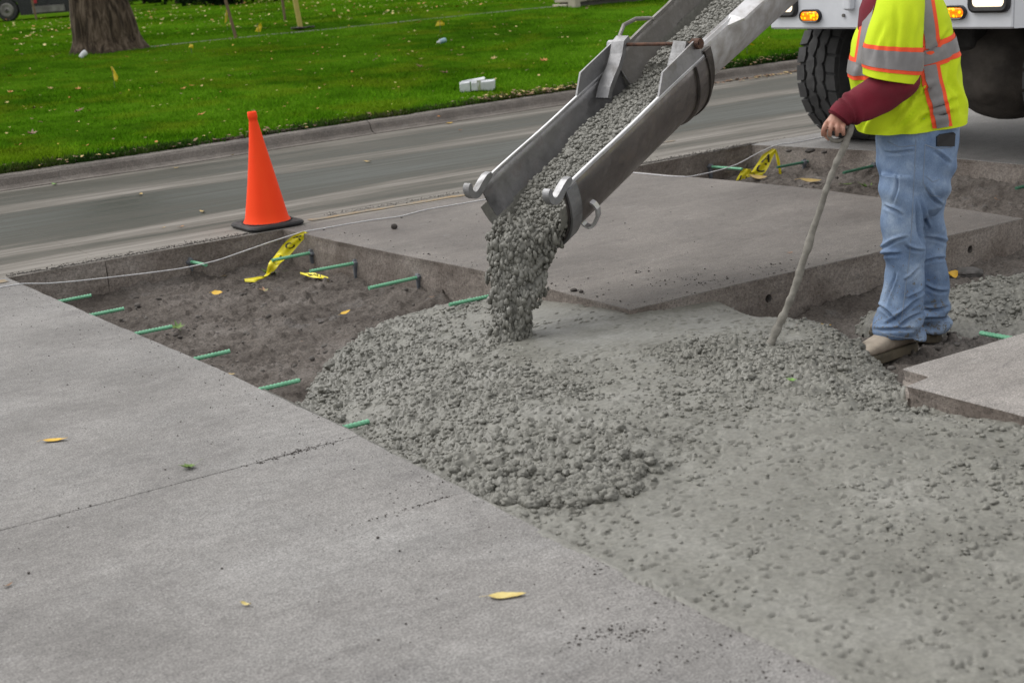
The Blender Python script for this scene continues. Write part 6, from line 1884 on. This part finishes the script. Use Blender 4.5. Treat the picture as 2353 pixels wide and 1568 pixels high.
M_lace = pm('boot_lace', (0.10, 0.09, 0.075), (0.06, 0.055, 0.05), 30, 0.9)

# body: one continuous figure under the clothes
def limb(pts, rad, n=14): return tube(np.array(pts), rad, n)
BD = -0.04
hand_parts = []
WR = MP(1926, 274, -0.30)
def fing(pts, r0, r1):
    P = np.array(pts); t = np.linspace(0, 1, len(P)); tt = np.linspace(0, 1, 12)
    Q = np.column_stack([np.interp(tt, t, P[:, i]) for i in range(3)])
    for _ in range(2): Q[1:-1] = .25 * Q[:-2] + .5 * Q[1:-1] + .25 * Q[2:]
    return tube(Q, np.linspace(r0, r1, 12), 10)
palm = limb([MP(1928, 262, -.30), MP(1922, 278, -.305), MP(1917, 290, -.312), MP(1915, 297, -.31)], [.028, .033, .037, .030])
V_, F_ = palm
cpm = V_.mean(0); V_ = cpm + (V_ - cpm) + np.outer((V_ - cpm) @ mu, mu) * 0.25
hand_parts.append((V_, F_))
for i, (x0, ln) in enumerate(((1894, 0.96), (1908, 1.06), (1922, 1.0), (1935, 0.84))):
    xo = (i - 1.5) * 2
    hand_parts.append(fing([MP(x0 + 6, 281, -.315), MP(x0 + 1, 287 + i, -.352), MP(x0 - 1 + xo, 301 + i * .5, -.356), MP(x0 - 1 + xo, 301 + 11 * ln, -.335), MP(x0 + xo, 299 + 10 * ln, -.306)], .0100 if i < 3 else .0088, .0078))
hand_parts.append(fing([MP(1906, 278, -.285), MP(1896, 288, -.29), MP(1893, 302, -.298), MP(1899, 316, -.308), MP(1907, 320, -.315)], .0132, .0088))
right_hand = [limb([MP(2040, 262, .17), MP(2030, 282, .17), MP(2022, 297, .165)], [.028, .036, .028])]
for i in range(4):
    right_hand.append(fing([MP(2026, 290, .145 + i * .017), MP(2016, 306, .145 + i * .017), MP(2018, 320, .147 + i * .017), MP(2026, 322, .147 + i * .017)], .0100, .0082))
right_hand.append(fing([MP(2034, 282, .15), MP(2040, 300, .135), MP(2036, 314, .135)], .012, .009))
torso = loft([mring(*q, n=24) for q in (((2050, 460), (2145, 455), BD, .10), ((2040, 380), (2165, 380), BD, .14), ((2030, 310), (2175, 305), BD, .145), ((2010, 230), (2175, 225), BD, .15), ((2005, 130), (2170, 125), BD, .165), ((2010, 60), (2165, 55), BD, .185), ((2030, 0), (2140, -5), BD, .165), ((2055, -35), (2120, -35), BD, .075), ((2055, -75), (2115, -75), BD, .058), ((2052, -85), (2118, -85), BD, .055))])
hc = MP(2078, -135, BD)
hv, hf = ICO3
head_v = hv * np.array([0.098, 0.077, 0.118])
fx = np.clip(-hv[:, 0], 0, 1)
head_v[:, 0] -= 0.012 * fx ** 3
head_v[:, 2] -= 0.012 * fx * (hv[:, 2] < -0.2)
head_v = head_v @ np.column_stack([mu, mv, [0, 0, 1.0]]).T + hc
def hp(x, y, z): return hc + mu * x + mv * y + np.array([0, 0, z])
parts = [torso, (head_v, [tuple(f) for f in hf])]
parts.append(limb([hp(-.095, 0, .02), hp(-.120, 0, -.022), hp(-.112, 0, -.032), hp(-.09, 0, -.035)], [.008, .014, .012, .008], 8))       # nose
parts.append(limb([hp(-.085, -.03, -.065), hp(-.100, 0, -.066), hp(-.085, .03, -.065)], [.006, .010, .006], 8))                        # lips
for s_ in (-1, 1):
    parts.append(limb([hp(.012, s_ * .072, .028), hp(.018, s_ * .086, .008), hp(.006, s_ * .078, -.032)], [.010, .014, .008], 8))      # ears
parts += [limb([MP(2065, 5, -.19), MP(2072, 90, -.25), MP(2075, 190, -.265), MP(2000, 228, -.285), MP(1932, 266, -.30), MP(1924, 278, -.303)], [.062, .055, .046, .042, .029, .028])]
parts += [limb([MP(2065, 5, .11), MP(2080, 90, .16), MP(2085, 190, .18), MP(2060, 235, .18), MP(2036, 272, .17)], [.062, .055, .046, .042, .028])]
parts += [limb([MP(2085, 400, -.12), MP(2075, 500, -.135), MP(2078, 590, -.14), MP(2070, 680, -.14), MP(2062, 780, -.15)], [.070, .062, .050, .046, .036])]
parts += [limb([MP(2115, 400, .04), MP(2125, 500, .045), MP(2138, 590, .05), MP(2142, 680, .05), MP(2144, 765, .05)], [.070, .062, .050, .046, .036])]
V, Nn, F = remesh(parts + hand_parts + right_hand, 0.0043, 1)
person = mk('person', V, F, M_skin, smooth=True, origin=MO, label='worker in yellow-green safety vest and faded jeans holding a mud-caked rod', cat='person')
M_hair = pm('dark_hair', (0.05, 0.035, 0.025), (0.03, 0.02, 0.015), 60, 0.7)
hm = (hv[:, 2] > -0.05) | (hv[:, 0] > 0.35)
hf2 = [tuple(f) for f in hf if all(hm[i] and (hv[i, 2] > 0.30 or hv[i, 0] > 0.05) for i in f)]
mk('hair', hc + (head_v - hc) * 1.06, hf2, M_hair, person, smooth=True)
for s_ in (-1, 1):
    V, F = ICO1; mk('eye', V * 0.011 + hp(-.083, s_ * .030, .018), [tuple(f) for f in F], pm('eye_white', (0.7, 0.68, 0.65), (0.1, 0.08, 0.06), 60, 0.2), person, smooth=True)

# jeans
pel = [mring((2020, 262), (2200, 262), BD, .175), mring((2013, 320), (2197, 316), BD, .185), mring((2018, 380), (2189, 378), BD, .185), mring((2022, 430), (2179, 428), BD, .175), mring((2028, 470), (2166, 468), BD, .150), mring((2050, 492), (2150, 490), BD, .09)]
nl = [mring((2022, 400), (2135, 400), -.125, .090), mring((2024, 460), (2128, 458), -.13, .092), mring((2024, 520), (2122, 516), -.135, .088), mring((2028, 565), (2121, 560), -.14, .082), mring((2034, 610), (2121, 604), -.14, .078), mring((2032, 660), (2120, 654), -.14, .080), mring((2019, 705), (2119, 700), -.145, .084), mring((2010, 748), (2120, 750), -.15, .088), mring((2006, 764), (2123, 778), -.15, .090)]
fl_ = [mring((2060, 400), (2184, 400), .045, .090), mring((2072, 460), (2170, 458), .05, .092), mring((2082, 520), (2166, 518), .05, .085), mring((2092, 575), (2172, 573), .05, .080), mring((2098, 640), (2178, 638), .05, .078), mring((2103, 690), (2178, 688), .05, .078), mring((2106, 730), (2180, 730), .05, .080), mring((2108, 756), (2180, 756), .05, .082)]
V, Nn, F = remesh([loft(pel), loft(resample_rings(nl, 30)), loft(resample_rings(fl_, 30))], 0.0050, 4)
q = np.array([proj(p_) for p_ in V[::1]])
z_ = V[:, 2] - FLOOR
nearside = ((V - MO) @ mv) < (-0.045)
# folds: diagonal creases at the crotch, knee and hem, long soft ones down the legs
def crease(x, sharp=2.5): return 1 - np.abs(np.sin(x)) ** (1 / sharp)
ww = n3(V[:, 0] * 3, V[:, 1] * 3, V[:, 2] * 3, 3)
lat_ = (V - MO) @ mu
f1 = np.sin(z_ * 44 + lat_ * 34 + ww * 4.5)
f2 = np.sin(z_ * 60 - lat_ * 40 + ww * 6)
knee = np.exp(-((z_ - 0.47) / 0.10) ** 2); hemz = np.exp(-((z_ - 0.12) / 0.08) ** 2); hipz = np.exp(-((z_ - 0.74) / 0.10) ** 2)
disp = 0.0075 * f1 * knee + 0.011 * f2 * hemz + 0.0065 * f1 * hipz + 0.006 * fbm3(V, 7, 5) + 0.0035 * np.sin(lat_ * 55 + ww * 4) * np.exp(-((z_ - 0.32) / 0.12) ** 2)
def creases(P, lines, depth, wid):
    """sharp folds of cloth along given lines"""
    q_ = np.array([proj(p_) for p_ in P]); out = np.zeros(len(P))
    for k_, ((ax, ay), (bx, by)) in enumerate(lines):
        ex, ey = bx - ax, by - ay; L2 = ex * ex + ey * ey; L1 = math.sqrt(L2)
        t_ = ((q_[:, 0] - ax) * ex + (q_[:, 1] - ay) * ey) / L2
        s_ = (ex * (q_[:, 1] - ay) - ey * (q_[:, 0] - ax)) / L1
        s_ = s_ + 5 * np.sin(t_ * 3.1 + k_)
        fade = np.clip(1.15 - np.abs(2 * t_ - 1) ** 2.2, 0, 1) * ((t_ > -0.05) & (t_ < 1.05))
        out += fade * depth * (-1.0 * np.exp(-(s_ / wid) ** 2) + 0.85 * np.exp(-((s_ + 1.8 * wid) / (1.3 * wid)) ** 2) + 0.25 * np.exp(-((s_ - 2.2 * wid) / (1.4 * wid)) ** 2))
    return out
JC = [((2022, 575), (2085, 545)), ((2026, 592), (2070, 580)), ((2098, 455), (2122, 560)), ((2112, 450), (2135, 525)), ((2030, 742), (2112, 690)), ((2012, 752), (2098, 762)), ((2058, 755), (2118, 722)), ((2010, 702), (2062, 738)), ((2052, 625), (2038, 705)), ((2124, 432), (2168, 472)),
      ((2080, 560), (2118, 580)), ((2076, 640), (2117, 622)), ((2122, 545), (2172, 562)), ((2124, 605), (2177, 592)), ((2122, 738), (2180, 726)), ((2120, 716), (2178, 700)), ((2126, 655), (2176, 672)), ((2030, 345), (2100, 352)), ((2030, 470), (2070, 500)), ((2060, 400), (2050, 470)), ((2140, 350), (2185, 372)), ((2090, 690), (2118, 660))]
disp += creases(V, JC, 0.0125, 3.1)
V = V + Nn * disp[:, None]
jeans = mk('jeans', V, F, M_denim, person, smooth=True)
jb = BVHTree.FromPolygons([tuple(v) for v in V], F)
def cast(b, px, py, off):
    d = Vector(ray(px, py)).normalized(); h_ = b.ray_cast(Vector((0, 0, CAM_H)), d)
    if h_[0] is None: return None
    nrm = h_[1]
    if nrm.dot(d) > 0: nrm = -nrm
    return np.array(h_[0] + nrm * off)
def on(b, line, off, n=24):
    P = np.array(line, float); t = np.concatenate([[0], np.cumsum(np.linalg.norm(np.diff(P, axis=0), axis=1))]); tt = np.linspace(0, t[-1], n)
    out = [cast(b, np.interp(s_, t, P[:, 0]), np.interp(s_, t, P[:, 1]), off) for s_ in tt]
    return np.array([o_ for o_ in out if o_ is not None])
def seam(line, r=0.0016, name='seam', mat=None, n=30):
    q_ = on(jb, line, 0.0005, n)
    if len(q_) > 3: V, F = tube(q_, r, 5); mk(name, V, F, mat or M_stitch, jeans)
seam([(2104, 322), (2102, 360), (2099, 420), (2095, 500), (2090, 580), (2080, 660), (2070, 740)], 0.0018)
seam([(2125, 332), (2123, 370), (2120, 420), (2135, 448), (2160, 452)], 0.0018)
seam([(2124, 332), (2150, 342), (2186, 338)], 0.0022)
seam([(2040, 326), (2066, 338), (2103, 334)], 0.0018)
seam([(2126, 404), (2142, 418), (2158, 412)], 0.0014)
seam([(2012, 758), (2040, 770), (2080, 776), (2118, 774)], 0.0020)
def patch(b, corners, nu, nv, off, thick, mat, name, parent):
    """thin panel laid on a surface; corners: four pixel points (a, b, c, d)"""
    a_, b_, c_, d_ = [np.array(x_, float) for x_ in corners]
    P = []
    for i in range(nu):
        for j in range(nv):
            s_, t_ = i / (nu - 1), j / (nv - 1)
            p_ = (a_ * (1 - s_) + b_ * s_) * (1 - t_) + (d_ * (1 - s_) + c_ * s_) * t_
            h_ = cast(b, p_[0], p_[1], off)
            if h_ is None: return None
            P.append(h_)
    P = np.array(P); F = [tuple(f) for f in grid_faces(nu, nv)]
    return mk(name, P, F, mat, parent, smooth=True)
M_phone = pm('black_phone_case', (0.006, 0.006, 0.008), (0.012, 0.012, 0.014), 10, 0.35)
c1 = cast(jb, 2176, 322, 0.004)
if c1 is not None:
    ph = []
    for off in (-0.004, 0.010):
        ph += [cast(jb, x_, y_, off) for x_, y_ in ((2150, 314), (2158, 308), (2186, 304), (2190, 308), (2188, 336), (2150, 336))]
    if all(x_ is not None for x_ in ph):
        ph = np.array(ph); mk('phone', ph, [tuple(range(6, 12)), tuple(range(6))[::-1]] + [(i, (i + 1) % 6, 6 + (i + 1) % 6, 6 + i) for i in range(6)], M_phone, origin='c', label='black phone tucked in the back pocket of the jeans', cat='phone')

# sweatshirt arm, cuff and the strip of it seen in front of the vest
def fleece(path, rad, seed, amp=0.006):
    P = np.array(path); t = np.linspace(0, 1, len(P)); tt = np.linspace(0, 1, 90)
    Q = np.column_stack([np.interp(tt, t, P[:, i]) for i in range(3)])
    for _ in range(14): Q[1:-1] = .25 * Q[:-2] + .5 * Q[1:-1] + .25 * Q[2:]
    V, F = tube(Q, np.interp(tt, t, rad), 40)
    ax = np.repeat(Q, 40, 0); nr = V - ax; ln = np.linalg.norm(nr, axis=1); nr /= ln[:, None]
    tl = np.repeat(tt, 40)
    w_ = n3(V[:, 0] * 6, V[:, 1] * 6, V[:, 2] * 6, seed)
    d_ = amp * fbm3(V, 11, seed) + 0.006 * np.sin(tl * 42 + w_ * 7) * np.exp(-((tl - 0.84) / 0.08) ** 2) + 0.007 * n3(V[:, 0] * 9, V[:, 1] * 9, V[:, 2] * 16, seed + 2)
    return V + nr * d_[:, None], F
V, F = fleece([MP(2066, 0, -.19), MP(2070, 100, -.25), MP(2066, 190, -.268), MP(2030, 213, -.28), MP(1985, 236, -.292), MP(1948, 252, -.30), MP(1938, 258, -.302)], [.070, .068, .078, .079, .073, .063, .052], 3)
sw = mk('sweatshirt', V, F, M_maroon, person, smooth=True)
V, F = fleece([MP(1944, 254, -.301), MP(1936, 262, -.302), MP(1929, 270, -.303), MP(1925, 275, -.304)], [.052, .050, .048, .044], 8, 0.002)
mk('cuff', V, F, M_maroon, sw, smooth=True)
V, F = fleece([MP(2066, 0, .11), MP(2080, 100, .16), MP(2085, 190, .18), MP(2060, 235, .18), MP(2038, 268, .17)], [.070, .068, .066, .058, .046], 5)
mk('sleeve', V, F, M_maroon, sw, smooth=True)
V, F = loft([mring(*q_, n=30) for q_ in (((2020, 300), (2100, 296), BD - .02, .12), ((1985, 250), (2150, 240), BD, .15), ((1975, 150), (2150, 140), BD, .16), ((1972, 92), (2150, 90), BD, .15), ((1972, 60), (2150, 60), BD, .14), ((1976, 20), (2140, 20), BD, .13), ((1990, -20), (2130, -20), BD, .10), ((2045, -55), (2122, -55), BD, .068))])
mk('hooded_front', V, F, M_maroon, sw, smooth=True)

# vest
VR = [((1968, 296), (2214, 268), BD, .195), ((1963, 270), (2214, 256), BD, .198), ((1958, 230), (2212, 232), BD, .198), ((1956, 190), (2207, 190), BD, .198), ((1956, 150), (2199, 148), BD, .198), ((1960, 110), (2189, 105), BD, .200), ((1970, 75), (2181, 70), BD, .200), ((1990, 30), (2170, 25), BD, .198), ((2008, -10), (2152, -12), BD, .180), ((2040, -42), (2128, -42), BD, .085)]
NV, MV = 132, 96
R_ = resample_rings([mring(*q_, n=NV, p=2.5, vt=0.10 if i == 0 else 0.04) for i, q_ in enumerate(VR)], MV)
V = R_.reshape(-1, 3)
ctr = R_.mean(1)[:, None, :]; nr = (R_ - ctr); nr[..., 2] = 0; nr /= np.linalg.norm(nr, axis=2, keepdims=True); nr = nr.reshape(-1, 3)
z_ = V[:, 2] - FLOOR; lat_ = (V - MO) @ mu
ww = n3(V[:, 0] * 4, V[:, 1] * 4, V[:, 2] * 4, 6)
low = np.clip((1.30 - z_) / 0.3, 0, 1)
def vest_disp(P):
    z_ = P[:, 2] - FLOOR; lat_ = (P - MO) @ mu
    ww = n3(P[:, 0] * 4, P[:, 1] * 4, P[:, 2] * 4, 6)
    low = np.clip((1.32 - z_) / 0.3, 0.15, 1)
    return low * (0.010 * np.sin(lat_ * 26 + z_ * 22 + ww * 4) + 0.006 * np.sin(lat_ * 52 - z_ * 40 + ww * 6)) + 0.006 * fbm3(P, 8, 9)
VC = [((2108, 198), (2038, 296)), ((2134, 214), (2058, 304)), ((2152, 246), (2092, 312)), ((2122, 178), (2080, 250)), ((2198, 110), (2178, 205)), ((2092, 232), (2150, 200)), ((2186, 180), (2200, 262)), ((2176, 205), (2184, 285)), ((1985, 190), (1975, 150)), ((2010, 250), (1985, 305)), ((2120, 130), (2185, 70)), ((2128, 250), (2205, 232)), ((2110, 275), (2190, 262))]
V = V + nr * (vest_disp(V) + creases(V, VC, 0.0125, 5.5) * (((V - MO) @ mv) < BD + 0.03))[:, None]
F = [tuple(f) for f in grid_faces(MV, NV, False, True)] + [tuple((MV - 1) * NV + i for i in range(NV))]
vest = mk('safety_vest', V, F, M_vest, person, smooth=True)
vestV, vestF = V, F
# waist band right round, and its orange borders
RD = V.reshape(MV, NV, 3)
ypx = np.array([proj(RD[i].mean(0))[1] for i in range(MV)])           # decreasing upwards
cth = np.cos(np.arange(NV + 1) * 2 * np.pi / NV)
def band_strip(yc_fun, hw0, hw1, off, mat, name, parent):
    rows = []
    for k in np.linspace(hw0, hw1, 5):
        row = []
        for j in range(NV + 1):
            y_ = yc_fun(cth[j]) + k
            f_ = np.interp(-y_, -ypx, np.arange(MV)); i0 = int(np.clip(np.floor(f_), 0, MV - 2)); u_ = f_ - i0
            p_ = RD[i0, j % NV] * (1 - u_) + RD[i0 + 1, j % NV] * u_
            row.append(p_ + nr.reshape(MV, NV, 3)[i0, j % NV] * off)
        rows.append(row)
    P = np.array(rows).reshape(-1, 3)
    return mk(name, P, [tuple(f) for f in grid_faces(5, NV + 1)], mat, parent, smooth=True)
yb = lambda c: 124 - 30 * c
band_strip(yb, -26, 26, 0.0035, M_orange, 'orange_border', vest)
band_strip(yb, -16, 16, 0.0065, M_refl, 'reflective_band', vest)
vb = BVHTree.FromPolygons([tuple(v) for v in vestV], vestF)
def stripe(b, line, hw, off, mat, name, parent, n=44, m=7):
    L = np.array(line, float); t = np.concatenate([[0], np.cumsum(np.linalg.norm(np.diff(L, axis=0), axis=1))]); tt = np.linspace(0, t[-1], n)
    C = np.column_stack([np.interp(tt, t, L[:, 0]), np.interp(tt, t, L[:, 1])])
    for _ in range(2): C[1:-1] = .25 * C[:-2] + .5 * C[1:-1] + .25 * C[2:]
    T = np.gradient(C, axis=0); T /= np.linalg.norm(T, axis=1)[:, None]; Nn_ = np.column_stack([-T[:, 1], T[:, 0]])
    P = []
    for i in range(n):
        for k in np.linspace(-hw, hw, m):
            q_ = C[i] + Nn_[i] * k
            h_ = None
            for shrink in (0, 3, 6, 10, 16, 24):
                h_ = cast(b, q_[0] - math.copysign(shrink, q_[0] - 2085), q_[1], off)
                if h_ is not None: break
            P.append(h_ if h_ is not None else P[-1])
    P = np.array(P)
    return mk(name, P, [tuple(f) for f in grid_faces(n, m)], mat, parent, smooth=True)
back = [(2118, -20), (2124, 10), (2132, 60), (2139, 112)]
stripe(vb, back, 22, 0.0045, M_orange, 'orange_border', vest); stripe(vb, back, 13, 0.008, M_refl, 'reflective_band', vest)
back2 = [(2134, 150), (2141, 185), (2151, 225), (2160, 262), (2164, 292)]
stripe(vb, back2, 23, 0.0045, M_orange, 'orange_border', vest); stripe(vb, back2, 14, 0.008, M_refl, 'reflective_band', vest)
front = [(2003, 10), (1994, 50), (1986, 100), (1978, 150)]
stripe(vb, front, 16, 0.0045, M_orange, 'orange_border', vest); stripe(vb, front, 9, 0.008, M_refl, 'reflective_band', vest)
# short sleeve
SR = [((2036, -38), (2108, -38), -.17, .075), ((2016, -10), (2122, -10), -.215, .085), ((2003, 31), (2124, 31), -.24, .095), ((1994, 75), (2121, 78), -.252, .100), ((1988, 115), (2116, 122), -.260, .103), ((1984, 150), (2108, 162), -.265, .106), ((1983, 172), (2098, 190), -.268, .108)]
R2 = resample_rings([mring(*q_, n=64, p=2.2, vt=0.05) for q_ in SR], 44)
c2 = R2.mean(1)[:, None, :]; n2_ = R2 - c2; n2_ /= np.linalg.norm(n2_, axis=2, keepdims=True)
P = R2.reshape(-1, 3); n2f = n2_.reshape(-1, 3)
lat_ = (P - MO) @ mu; z_ = P[:, 2]
SC = [((2060, 5), (2048, 150)), ((2092, 15), (2078, 165)), ((2022, 50), (2008, 150)), ((2110, 60), (2096, 170)), ((2036, 90), (2030, 178))]
P = P + n2f * (0.006 * np.sin(lat_ * 38 + z_ * 10) + 0.005 * fbm3(P, 9, 4) + creases(P, SC, 0.009, 6))[:, None]
inner = P - n2f * 0.006
F = [tuple(f) for f in grid_faces(44, 64, False, True)]
F2 = [tuple(np.array(f)[::-1] + len(P)) for f in F] + [((43 * 64 + (i + 1) % 64), 43 * 64 + i, len(P) + 43 * 64 + i, len(P) + 43 * 64 + (i + 1) % 64) for i in range(64)]
slv = mk('vest_sleeve', np.vstack([P, inner]), F + F2, M_vest, vest, smooth=True)
RS = P.reshape(44, 64, 3)
def sleeve_band(t0, t1, off, mat, name):
    rows = []
    for t_ in np.linspace(t0, t1, 5):
        f_ = t_ * 43; i0 = int(min(f_, 42)); u_ = f_ - i0
        rows.append([RS[i0, j % 64] * (1 - u_) + RS[i0 + 1, j % 64] * u_ + n2_[i0, j % 64] * off for j in range(65)])
    return mk(name, np.array(rows).reshape(-1, 3), [tuple(f) for f in grid_faces(5, 65)], mat, slv, smooth=True)
sleeve_band(0.600, 0.865, 0.003, M_orange, 'orange_border')
sleeve_band(0.640, 0.820, 0.0055, M_refl, 'reflective_band')

# boots
def boot(heel, f_, L, label_seed):
    f_ = np.array(f_, float); f_ /= np.linalg.norm(f_); w_ = np.array([-f_[1], f_[0], 0]); H = np.array(heel)
    sec = [(-.030, .020, .060, .115), (-.022, .034, .034, .155), (.0, .042, .032, .185), (.05, .045, .032, .190), (.09, .045, .032, .180), (.125, .046, .032, .140), (.165, .048, .032, .112), (.205, .051, .032, .098), (.245, .050, .032, .088), (.275, .043, .033, .076), (.298, .026, .036, .062)]
    rings = []
    cc, ss = ell(26, 2.6)
    k = L / 0.33
    for x, hw, z0, z1 in sec:
        zc, zh = (z0 + z1) / 2, (z1 - z0) / 2
        rings.append(H + np.outer(np.full(26, x * k), f_) + np.outer(cc * hw, w_) + np.outer(zc + ss * zh, [0, 0, 1]))
    V, F = loft(resample_rings(rings, 34))
    ctr = H + f_ * 0.1 + np.array([0, 0, .08])
    V = V + (V - ctr) / np.linalg.norm(V - ctr, axis=1)[:, None] * (0.003 * fbm3(V, 14, label_seed))[:, None]
    b_ = mk('boot', V, F, M_boot, person, smooth=True)
    out = []
    for x, hw in ((-.038, .018), (-.030, .036), (0, .047), (.06, .047), (.12, .048), (.18, .053), (.24, .055), (.285, .045), (.308, .022)): out.append((x * k, hw))
    ol = [(x, hw) for x, hw in out] + [(x, -hw) for x, hw in out[::-1]]
    rr = [np.array([H + f_ * x * s_ + w_ * hw * s_ + np.array([0, 0, z + (0.012 if x > .24 * k else 0) * (z < .02)]) for x, hw in ol]) for z, s_ in ((0.0, .98), (0.006, 1.0), (0.030, 1.0), (0.040, .96))]
    V, F = loft(rr); mk('sole', V, F, M_sole, b_)
    for i in range(4):
        x = (.10 + i * .022) * k; zt = np.interp(x / k, [s_[0] for s_ in sec], [s_[3] for s_ in sec]) + 0.003
        V, F = tube([H + f_ * (x - .008) + w_ * -.026 + np.array([0, 0, zt - .012]), H + f_ * x + np.array([0, 0, zt + .003]), H + f_ * (x + .008) + w_ * .026 + np.array([0, 0, zt - .012])], 0.0025, 5); mk('lace', V, F, M_lace, b_)
    V, F = tube([H + np.array([f_[0] * .045, f_[1] * .045, .150]), H + f_ * .045 + np.array([0, 0, .200])], [.042, .038], 20); mk('boot_shaft', V, F, M_boot, b_, smooth=True)
zb = FLOOR + 0.012
boot(U(2103, 806, zb) + np.array([-0.02, 0.03, 0]), (-1.0, -0.02, 0), 0.315, 2)
_p = MP(2143, 790, 0.03); _p[2] = zb
boot(_p, (-0.45, 0.9, 0), 0.30, 3)

# mud-caked rod with a looped grip
M_caked = pm('mortar_caked_steel', (0.30, 0.285, 0.25), (0.19, 0.178, 0.155), 24, 0.85, bump=0.004, bscale=45)
bz = U(1766, 792, -0.06); bz = U(1766, 792, wet_z(bz[0], bz[1]) - 0.01)
tpq = MP(1957, 287, -0.325)
pn = np.cross(tpq - bz, np.array([CR[0, 0], CR[1, 0], CR[2, 0]]))
line = [(1957, 287), (1948, 314), (1938, 340), (1922, 372), (1908, 405), (1896, 440), (1880, 492), (1866, 530), (1856, 568), (1842, 606), (1833, 640), (1820, 676), (1806, 710), (1791, 742), (1775, 778), (1764, 800)]
L = np.array(line, float); t = np.linspace(0, 1, len(L)); tt = np.linspace(0, 1, 120)
C = np.column_stack([np.interp(tt, t, L[:, 0]), np.interp(tt, t, L[:, 1])])
for _ in range(3): C[1:-1] = .25 * C[:-2] + .5 * C[1:-1] + .25 * C[2:]
P = np.array([UP(x_, y_, bz, pn) for x_, y_ in C])
rad = np.interp(tt, [0, .03, .1, .2, .35, .5, .8, 1], [.010, .0135, .016, .0125, .0125, .0150, .0155, .0165]) * (1 + 0.14 * n2(tt * 30, tt * 0, 4) + 0.10 * n2(tt * 70, tt * 0, 6))
rr_ = root('placing_rod', tuple(P[-1]), 'mud-caked rod with looped grip held by the worker, tip in the fresh concrete', 'rod')
V, F = tube(P, rad, 14); V = V + 0.0015 * fbm3(V, 60, 4)[:, None]
mk('shaft', V, F, M_caked, rr_, smooth=True)
loop = [(1948, 313), (1940, 320), (1926, 325), (1912, 323), (1904, 314), (1903, 302), (1911, 293), (1926, 290), (1942, 291), (1954, 294)]
P = np.array([MP(x_, y_, -0.322) for x_, y_ in loop])
t = np.linspace(0, 1, len(P)); tt = np.linspace(0, 1, 50)
Q = np.column_stack([np.interp(tt, t, P[:, i]) for i in range(3)])
for _ in range(2): Q[1:-1] = .25 * Q[:-2] + .5 * Q[1:-1] + .25 * Q[2:]
V, F = tube(Q, 0.0075 * (1 + .15 * n2(tt * 20, tt * 0, 3)), 10); mk('grip_loop', V, F, M_caked, rr_, smooth=True)
